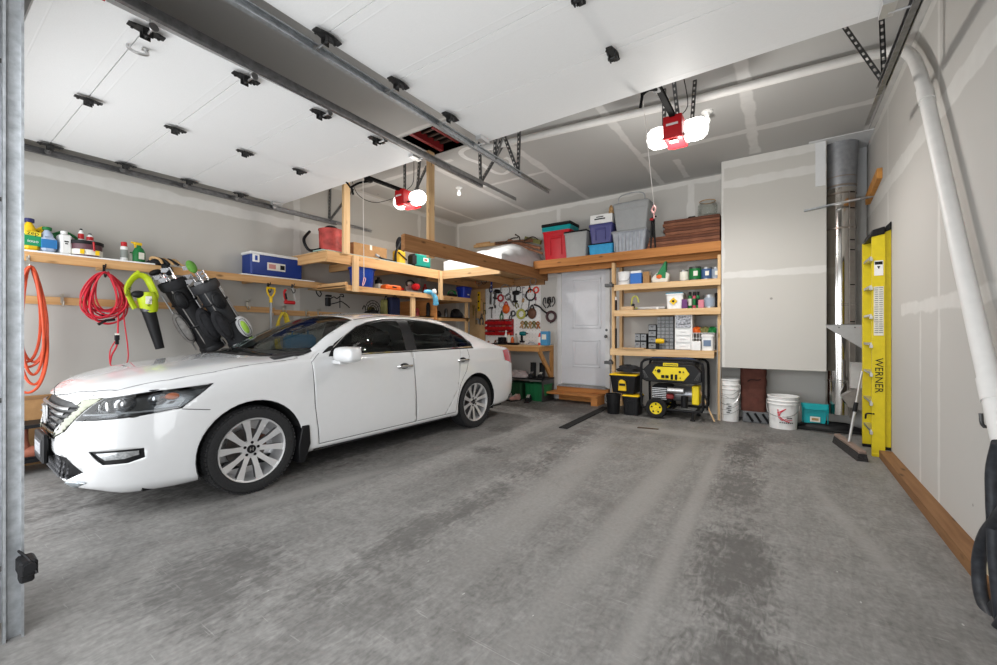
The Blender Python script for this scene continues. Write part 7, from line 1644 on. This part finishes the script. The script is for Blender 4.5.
# ---- white buckets
def pail(px, pxw, yt, yb, lab, lid=False):
    P = atZ(px, yb, 0); r = S(pxw/2,P); P = P+Vector((0,r*.8,0)); P.x = onY(px, P.y, 0).x; h = atY(px, yt, P.y).z; t = thing('bucket', lab, 'bucket', (P.x, P.y, 0))
    b = MB(); b.lathe([(r*.86,0),(r*.87,.008),(r*.94,h*.74),(r*1.0,h*.75),(r*1.0,h*.77),(r*.95,h*.78),(r*.96,h*.84),(r*1.01,h*.85),(r*1.01,h*.87),(r*.96,h*.88),(r*.97,h*.96),(r*1.02,h*.97),(r*1.02,h),(r*.92,h),(r*.83,.02),(0,.02)], n=36); b.build('bucket_body', WHITE, t)
    b = MB(); b.tube(smooth_path([(-r*1.02,0,h*.86),(-r*.95,-r*.5,h*.5),(-r*.3,-r*1.02,h*.40),(r*.5,-r*.95,h*.44),(r*.95,-r*.45,h*.6),(r*1.02,0,h*.86)], 5), .004, 6); b.build('bail', STEELD, t); return t, r, h
t, r, h = pail(729.5, 18.5, 379, 422, 'tall white bucket with looped wires under the left end of the chase')
b = MB(); rnd = random.Random(4)
for k in range(5): zq = h*(.25+.12*k); b.tube(smooth_path([(-r*1.1,-r*.2,zq+rnd.uniform(-.05,.05)),(-r*.5,-r*1.12,zq+rnd.uniform(-.06,.06)),(r*.4,-r*1.12,zq+rnd.uniform(-.08,.08)),(r*1.1,-r*.2,zq+.04)], 5), .003, 5)
b.build('looped_wire', mat('wire_grey', (.30,.30,.29)), t)
b = MB()
for k in range(5): b.box((-.005+.018*(k%2),-r*.965,h*.22+k*.028), (.04,.01,.014))
b.build('print', mat('print_dark', (.10,.11,.11), .5), t, smooth=False)
t, r, h = pail(783, 27, 396, 430, 'white bucket with a red and black logo under the chase')
c = Vector((0,-r*.97,h*.45)); yy = -r*.985
def cyl_pts(pts, rr): return [Vector((rr*math.sin(x/rr), -rr*math.cos(x/rr), z)) for x, z in pts]
b = MB(); lr = r*.955
b.tube(cyl_pts([(-.055,h*.62),(-.05,h*.38),(-.02,h*.30),(.0,h*.28)], lr), .005, 6); b.tube(cyl_pts([(-.06,h*.50),(-.02,h*.56),(.03,h*.64)], lr), .005, 6); b.tube(smooth_path(cyl_pts([(.03,h*.64),(-.03,h*.50),(-.03,h*.38),(.03,h*.27),(.07,h*.25)], lr), 4), .006, 6); b.tube(cyl_pts([(.02,h*.33),(.05,h*.30),(.10,h*.30)], lr), .004, 5); b.build('red_logo', mat('logo_red', (.60,.02,.05), .5), t)
b = MB()
for k in range(7): q = cyl_pts([(-.03+k*.022,h*.215)], lr)[0]; b.box(q, (.013,.006,.012))
for k in range(4): q = cyl_pts([(.045+k*.016,h*.36)], lr)[0]; b.box(q, (.010,.006,.016))
b.build('logo_lettering', BLACK, t, smooth=False)
# ---- brown bag and tray
P = atZ(755, 424, 0); Y_ = P.y+.05; xa, xb = onY(742.5, Y_, 0).x, onY(769, Y_, 0).x
t = thing('grey_tray', 'low grey slatted tray on the floor under the brown cover', 'tray', ((xa+xb)/2, Y_+.14, 0)); zt_ = atY(755, 412.5, Y_).z
b = MB(); b.box((0,0,zt_/2), (xb-xa,.30,zt_), bev=.01); b.build('tray_body', mat('tray_grey', (.12,.125,.13), .6), t); b = MB()
for k in range(3): b.tube([(-.10+k*.09,-.152,zt_*.9),(-.03+k*.09,-.152,zt_*.12)], .016, 6)
b.build('slot', BLACK, t)
xa, xb = onY(739.5, Y_, 0).x, onY(766.5, Y_, 0).x; t = thing('equipment_cover', 'dark reddish-brown fabric cover standing on the grey tray under the chase', 'cover', ((xa+xb)/2, Y_+.16, zt_)); hh = .76-zt_
b = MB(); nx = 10; w_ = xb-xa; rnd = random.Random(9); G_ = []
for j in range(13):
    row = []
    for i in range(24):
        a = 2*PI*i/24; e = 4; cx_ = abs(math.cos(a))**(2/e)*(1 if math.cos(a) >= 0 else -1); sy_ = abs(math.sin(a))**(2/e)*(1 if math.sin(a) >= 0 else -1)
        k_ = 1-.04*(1-j/12)+.035*math.sin(j*1.9+a*3)*math.sin(PI*j/12)+.02*rnd.uniform(-1,1)
        row.append(b.bm.verts.new((w_/2*cx_*k_, .13*sy_*k_, hh*j/12)))
    G_.append(row)
for p, q in zip(G_, G_[1:]): b.bridge(p, q)
b._f(G_[0][::-1]); b._f(G_[-1]); b.build('fabric', BROWN, t, angle=60)
b = MB(); b.tube(smooth_path([(-.06,-.138,hh*.66),(-.02,-.150,hh*.71),(.05,-.150,hh*.70),(.09,-.138,hh*.72)], 4), .008, 6); b.build('grab_handle', mat('dark_webbing', (.03,.012,.01), .8), t)
# ---- dustpan, mat, broom
P = onY(815, 6.55, 0); t = thing('dustpan', 'teal plastic dustpan bin standing upright on the black mat', 'dustpan', (P.x, 6.55, atY(815, 424, 6.55).z)); u = S(1,P)
b = MB(); b.prism([(-9*u,0),(8*u,0),(11*u,20*u),(-11.5*u,20*u)], (0,0,0), (1,0,0), (0,0,1), (0,.02,0)); b.prism([(-8*u,14*u),(9*u,14*u),(11*u,20*u),(-11.5*u,20*u)], (0,-.05,0), (1,0,0), (0,0,1), (0,.05,0))
for s in (-1,1): b.prism([(0,0),(-.05,13*u),(-.05,20*u),(0,20*u)], (s*9.6*u,0.0,0), (0,1,0), (0,0,1), (s*.012,0,0))
b.build('pan', mat('teal_bright', (.0,.33,.36), .4), t, bevel=.004); b = MB(); b.box((0,-.02,4.5*u), (8*u,.015,5*u)); lb = b.build('label', CREAM, t, smooth=False); b = MB(); b.box((0,-.029,4.6*u), (5.5*u,.006,2.4*u)); b.build('label_print', TAN, lb, smooth=False)
t = thing('rubber_mat', 'black rubber tray and folded mat on the floor under the flue', 'mat', onY(828, 6.52, 0))
b = MB(); b.heap((.02,.12,0), (.68,.34,.10), 44, .15, 30); b.build('folded_mat', BLACK, t, angle=60); b = MB(); b.tube(smooth_path([(-.36,-.02,.02),(-.1,-.10,.03),(.2,-.10,.03),(.38,.0,.03)], 5), .018, 8); b.build('rolled_edge', RUBBER, t)
P0 = atZ(849, 449, .03); t = thing('broom', 'push broom with a silver handle standing between flue and ladder', 'broom', P0); a = atZ(836, 439, .03); c = atZ(861, 457, .03); d = (c-a); ang = math.atan2(d.y, d.x)
M1 = Matrix.Rotation(ang, 4, 'Z'); b = MB(); b.box((0,0,.055), (d.length,.06,.03), mtx=M1, bev=.006); b.build('head_block', mat('broom_block', (.22,.16,.13), .6), t)
b = MB(); b.prism([(-.03,.04),(.03,.04),(.045,-.03),(-.045,-.03)], M1@Vector((-d.length/2,0,0)), M1@Vector((0,1,0)), (0,0,1), M1@Vector((d.length,0,0))); b.build('bristles', mat('bristle', (.03,.028,.027), .95, noise=.6, scale=80), t)
top = atY(862, 372, 5.75)-P0; b = MB(); k0 = Vector((.0,.0,.07)); b.tube([k0, k0+(top-k0)*.45], .013, 10); b.tube([k0+(top-k0)*.45, top], .011, 10); b.build('handle', ALU, t); b = MB(); b.tube([k0+(top-k0)*.42, k0+(top-k0)*.55], .020, 10); b.build('grip_collar', BLACK, t)
# ---- flue
FXc = onY(840.5, 6.70, 0).x; FYc = 6.70; fr = S(12.2, (FXc, FYc, 1)); fz0 = .21
m_flue = mat('flue_stainless', (.62,.60,.57), .12, 1.0, noise=.12, scale=4, stretch=(3,3,.4)); m_flued = mat('flue_brown', (.35,.30,.26), .3, .8, noise=.3, scale=5)
t = thing('flue_pipe', 'shiny stainless flue pipe running up the corner through the ceiling', 'flue', (FXc, FYc, fz0))
b = MB(); b.cyl((0,0,0),(0,0,3.0-fz0), fr, n=40); b.build('pipe', m_flue, t)
b = MB(); b.cyl((0,0,3.0-fz0),(0,0,ZC-fz0), fr*1.0, fr*1.14, 40); b.build('upper_sleeve', mat('sleeve_grey', (.34,.35,.37), .4, .6, noise=.15), t)
for k, yy in enumerate((176,185,193,228,305,382)):
    z = atY(841, yy, FYc-fr).z-fz0; b = MB(); b.lathe([(fr*1.0,-.012),(fr*1.035,-.008),(fr*1.035,.008),(fr*1.0,.012)], (0,0,z), (0,0,1), 40); b.build('band', m_flued if k < 4 else m_flue, t)
b = MB(); a0 = math.radians(-50); q = Vector((fr*1.01*math.cos(a0), fr*1.01*math.sin(a0), 0)); M2 = Matrix.Rotation(a0, 4, 'Z')
b.box(q+Vector((0,0,1.35)), (.006,fr*.5,2.75), mtx=M2); b.build('seam_plate', mat('seam_plate', (.40,.37,.34), .35, .8, noise=.1), t, smooth=False)
b = MB()
for yy in (192,208,240,250,285,322,330): z = atY(850, yy, FYc-fr).z-fz0; b.box(q*1.03+Vector((0,0,z)), (.006,.06,.012), mtx=M2)
b.build('slot', BLACK, t, smooth=False)
# flashing plates on wall and ceiling
b = MB(); a = atY(818, 150, YW-.01); c = atY(865, 190, YW-.01); b.box((FXc+.02, YW-.006, (ZC+2.95)/2), (.62,.008,ZC-2.95)); b.box((FXc-.0, (YW+6.38)/2, ZC-.006), (.66,YW-6.38,.008))
single('flashing_plate', b, mat('white_flashing', (.70,.71,.72), .45, noise=.03), 'white sheet metal plate around the flue at the ceiling', 'plate', (FXc, YW-.02, 3.2), world=True, smooth=False)
b = MB(); b.box((.38, 6.444, (ZC+3.02)/2), (.10,.006,ZC-3.02)); single('flashing_strip', b, mat('white_flashing', (.70,.71,.72)), 'white sheet metal strip on the chase left of the flue', 'plate', (.38, 6.444, 3.2), world=True, smooth=False)
# strut bracket holding the flue
a = atY(804, 211, 6.40); c = atX(866, 192, XR-.03); t = thing('strut_bracket', 'grey perforated steel strut bracing the flue from chase to right wall', 'bracket', a)
b = MB(); p1 = Vector((a.x, 6.43, a.z)); p2 = Vector((FXc-fr*.6, 6.42, a.z+.03)); p3 = Vector((FXc+fr*1.0, 6.42, a.z+.05)); p4 = Vector((XR-.004, 6.44, a.z+.07))
def strut(b, p, q): L = (q-p).length; b.box((p+q)/2, (.05,.018,L), mtx=rot_to(p, q).to_4x4())
strut(b, p1, p2); b.build('arm', STEEL, t, world=t, smooth=False); b = MB(); strut(b, p2, p3); b.build('strap', ALU, t, world=t, smooth=False); b = MB(); strut(b, p3, p4); b.build('arm', STEEL, t, world=t, smooth=False)
b = MB()
for q in range(6): b.cyl(p1+(p2-p1)*(q+.5)/6+Vector((0,-.012,0)), p1+(p2-p1)*(q+.5)/6+Vector((0,-.006,0)), .009, n=6)
b.build('bolt', DMETAL, t, world=t)
# orange wood block on the wall
a = atX(868, 201, XR-.02); c = atX(880, 174, XR-.02); b = MB(); b.prism([(0,-.05),((c.y-a.y),c.z-a.z-.05),((c.y-a.y),c.z-a.z+.06),(0,.06)], (XR-.045,a.y,a.z), (0,1,0), (0,0,1), (.045,0,0)); single('wood_block', b, FIR_Y if False else mat('orange_wood', (.55,.25,.06), .6, noise=.2, scale=14), 'orange stained wood block screwed to the right wall above the ladder', 'block', (XR-.02, a.y, a.z), world=True, smooth=False)
# triangular shelf bracket
Yb = 6.05; a = atY(826, 325, Yb); c = atY(863, 324.5, Yb); d = atY(863, 351, Yb); t = thing('shelf_bracket', 'grey triangular steel bracket sticking out in front of the flue', 'bracket', c)
c = Vector((XR-.002, c.y, c.z)); d = Vector((XR-.002, d.y, d.z)); b = MB(); b.prism([(a.x,a.z),(c.x,c.z),(d.x,d.z-.10),(d.x-.12,d.z),(a.x,a.z-.03)], (0,Yb,0), (1,0,0), (0,0,1), (0,.006,0)); b.build('gusset', mat('primer_grey', (.34,.34,.34), .5, .3), t, world=t, smooth=False)
b = MB(); b.box(((a.x+c.x)/2,Yb+.06,a.z-.004), (c.x-a.x,.12,.006)); b.build('flange', mat('primer_grey', (.34,.34,.34)), t, world=t, smooth=False)
b = MB()
for f_ in (.25,.55,.8): b.cyl((a.x+(c.x-a.x)*f_,Yb-.004,a.z-.035),(a.x+(c.x-a.x)*f_,Yb+.0,a.z-.035), .008, n=8)
b.build('bolt', DMETAL, t, world=t)
# dust hopper box low by the flue
Yb = 6.25; P = atY(853, 398, Yb); t = thing('duct_boot', 'dull grey tapered duct boot low between flue and ladder', 'duct', P); u = S(1,P)
b = MB(); b.prism([(-9*u,0),(-3*u,-10*u),(9*u,-13*u),(9*u,10*u),(2*u,9*u)], (0,0,0), (1,0,0), (0,0,1), (0,.16,0)); b.build('boot_body', mat('dull_duct', (.22,.20,.18), .5, .5, noise=.2), t, smooth=False)
b = MB(); b.box((3*u,.08,22*u), (9*u,.10,26*u)); b.box(((XR-P.x)/2,.10,14*u), (XR-P.x-.002,.03,.05)); b.build('riser_box', mat('riser_white', (.45,.44,.42), .6), t, smooth=False)
# ---- stepladder
m_fg = mat('fibreglass_yellow', (.66,.52,.012), .45, noise=.06); ly = 5.46
t = thing('stepladder', 'yellow fibreglass stepladder folded upright against the right wall', 'ladder', (.76, 5.65, 0)); zt_ = 2.20
def lrail(x0, x1, y, z0, z1, nm='rail', d=.035, lean=.0):
    b = MB(); b.box(((x0+x1)/2, y, (z0+z1)/2), (x1-x0, .005, z1-z0)); 
    for x in (x0, x1): b.box((x, y+d/2, (z0+z1)/2), (.005, d, z1-z0))
    return b.build(nm, m_fg, t, world=t, smooth=False)
xa, xb = onY(872.3, ly, 0).x, onY(885, ly, 0).x; ra = lrail(xa, xb, ly, .03, zt_)
xc = min(onY(894, ly+.03, 0).x, XR-.004); rb = lrail(xb+.004, xc, ly+.03, .10, zt_+.02, 'rear_rail')
yf = 5.88; xfa = onY(862.8, yf, 0).x; rc = lrail(xfa, xfa+(xb-xa)*.9, yf, .03, zt_-.03); lrail(xfa+(xb-xa)+.0, XR-.004, yf, .10, zt_, 'rear_rail')
for k in range(7):
    z = .25+k*.285; b = MB(); b.box((xa+.012, (ly+yf)/2, z), (.055, yf-ly-.01, .022)); b.box((xa-.008, ly+.01, z-.02), (.02,.05,.03)); st = b.build('step', ALU, t, world=t, smooth=False)
b = MB(); b.prism([(xa-.02,zt_-.04),(xa+.0,zt_+.03),(xb+.0,zt_+.055),(xb+.0,zt_-.02)], (0,ly-.012,0), (1,0,0), (0,0,1), (0,yf-ly+.05,0)); b.build('top_cap', BLACK, t, world=t, bevel=.008)
b = MB(); b.prism([(xb,zt_+.0),(xb+.01,zt_+.06),(xc,zt_+.10),(xc,zt_+.02)], (0,ly+.005,0), (1,0,0), (0,0,1), (0,.05,0)); b.build('hinge_cap', BLACK, t, world=t, bevel=.006)
for x0_, x1_, y in ((xa,xb,ly),(xfa,xfa+.07,yf)): b = MB(); b.box(((x0_+x1_)/2, y+.012, .016), (x1_-x0_+.008,.045,.032), bev=.004); b.build('foot', BLACK if x0_ != xa else m_fg, t, world=t)
b = MB(); b.box(((xb+xc)/2, ly+.045, .085), (xc-xb,.04,.03)); b.build('foot', BLACK, t, world=t)
def sticker(y0, y1, m, nm, k=.8):
    za, zb2 = atY(879, y0, ly).z, atY(879, y1, ly).z; b = MB(); b.box(((xa+xb)/2, ly-.0035, (za+zb2)/2), ((xb-xa)*k, .002, za-zb2)); return b.build(nm, m, ra, world=t, smooth=False), za, zb2
s1, za, zb2 = sticker(261, 276, WHITE, 'warning_label', .72); b = MB(); b.box(((xa+xb)/2, ly-.005, za-.025), ((xb-xa)*.62,.002,.03)); b.prism([(-.012,0),(.012,0),(0,-.03)], ((xa+xb)/2, ly-.005, za-.055), (1,0,0), (0,0,1), (0,-.001,0)); b.build('label_print', BLACK, s1, world=t, smooth=False)
s2, za, zb2 = sticker(287, 336, CREAM, 'instruction_label', .78); b = MB(); rnd = random.Random(6)
for k in range(22):
    z = za-.012-(za-zb2-.02)*k/22
    for q in range(2): b.box(((xa+xb)/2+(-.5+q)*(xb-xa)*.36, ly-.005, z), ((xb-xa)*rnd.uniform(.2,.34),.002,.0055))
o = b.build('label_print', mat('print_dark', (.10,.11,.11)), s2, world=t, smooth=False)
text(t, 'WERNER', .085, ((xa+xb)/2-.76, ly-.004-5.65, atY(879,376,ly).z), (PI/2, PI/2, 0), BLACK, sx=1.0)
b = MB(); b.tube(smooth_path([(xa+.01,ly-.01,.42),(xa-.03,ly+.1,.40),(xa-.02,ly+.25,.33),(xa,ly+.36,.36)], 5), .008, 6); b.build('cable', BLACK, t, world=t)
# ---- black hose bundle in the right foreground
t = thing('vacuum_hose', 'thick black hose looped on the right wall at the edge of the picture', 'hose', (.74, 2.6, .6))
X1 = .74; Wp = lambda px, py, dx=0: atX(px, py, X1+dx)
b = MB(); pth = smooth_path([Wp(998,443),Wp(992,470),Wp(992,500),Wp(993,525),Wp(994,560,.0),Wp(1003,640,.02)], 6); b.tube(pth, .020, 12); b.tube(smooth_path([Wp(1010,505),Wp(997,521),Wp(985,537),Wp(979,560),Wp(980,590),Wp(987,612),Wp(999,636),Wp(1012,650)], 6), .024, 12)
b.tube(smooth_path([Wp(1012,612),Wp(998,632),Wp(986,655),Wp(978,680)], 5), .024, 12); b.build('hose', mat('hose_black', (.025,.027,.032), .5, noise=.5, scale=30), t, world=t)
b = MB(); p = [Wp(975,612),Wp(969,650),Wp(966,690),Wp(1020,700),Wp(1020,600),Wp(990,596)]; p0 = p[0]
b.prism([((q-p0).y, (q-p0).z) for q in p], p0, (0,1,0), (0,0,1), (.09,0,0)); b.build('folded_bag', mat('bag_black', (.018,.019,.022), .6, noise=.3), t, world=t, bevel=.02)
b = MB(); P = Wp(992, 440, .06); b.box(P+Vector((.02,0,.08)), (.03,.05,.06)); b.tube(smooth_path([P+Vector((.03,0,.08)), P+Vector((-.03,-.02,.06)), P+Vector((-.04,-.02,.12))], 4), .008, 7); b.build('wall_hook', DMETAL, t, world=t)
P = Wp(992, 575, .07); b = MB(); b.box(P, (.02,.05,.10)); b.build('paper_tag', mat('tag_cream', (.6,.55,.4), .8), t, world=t)
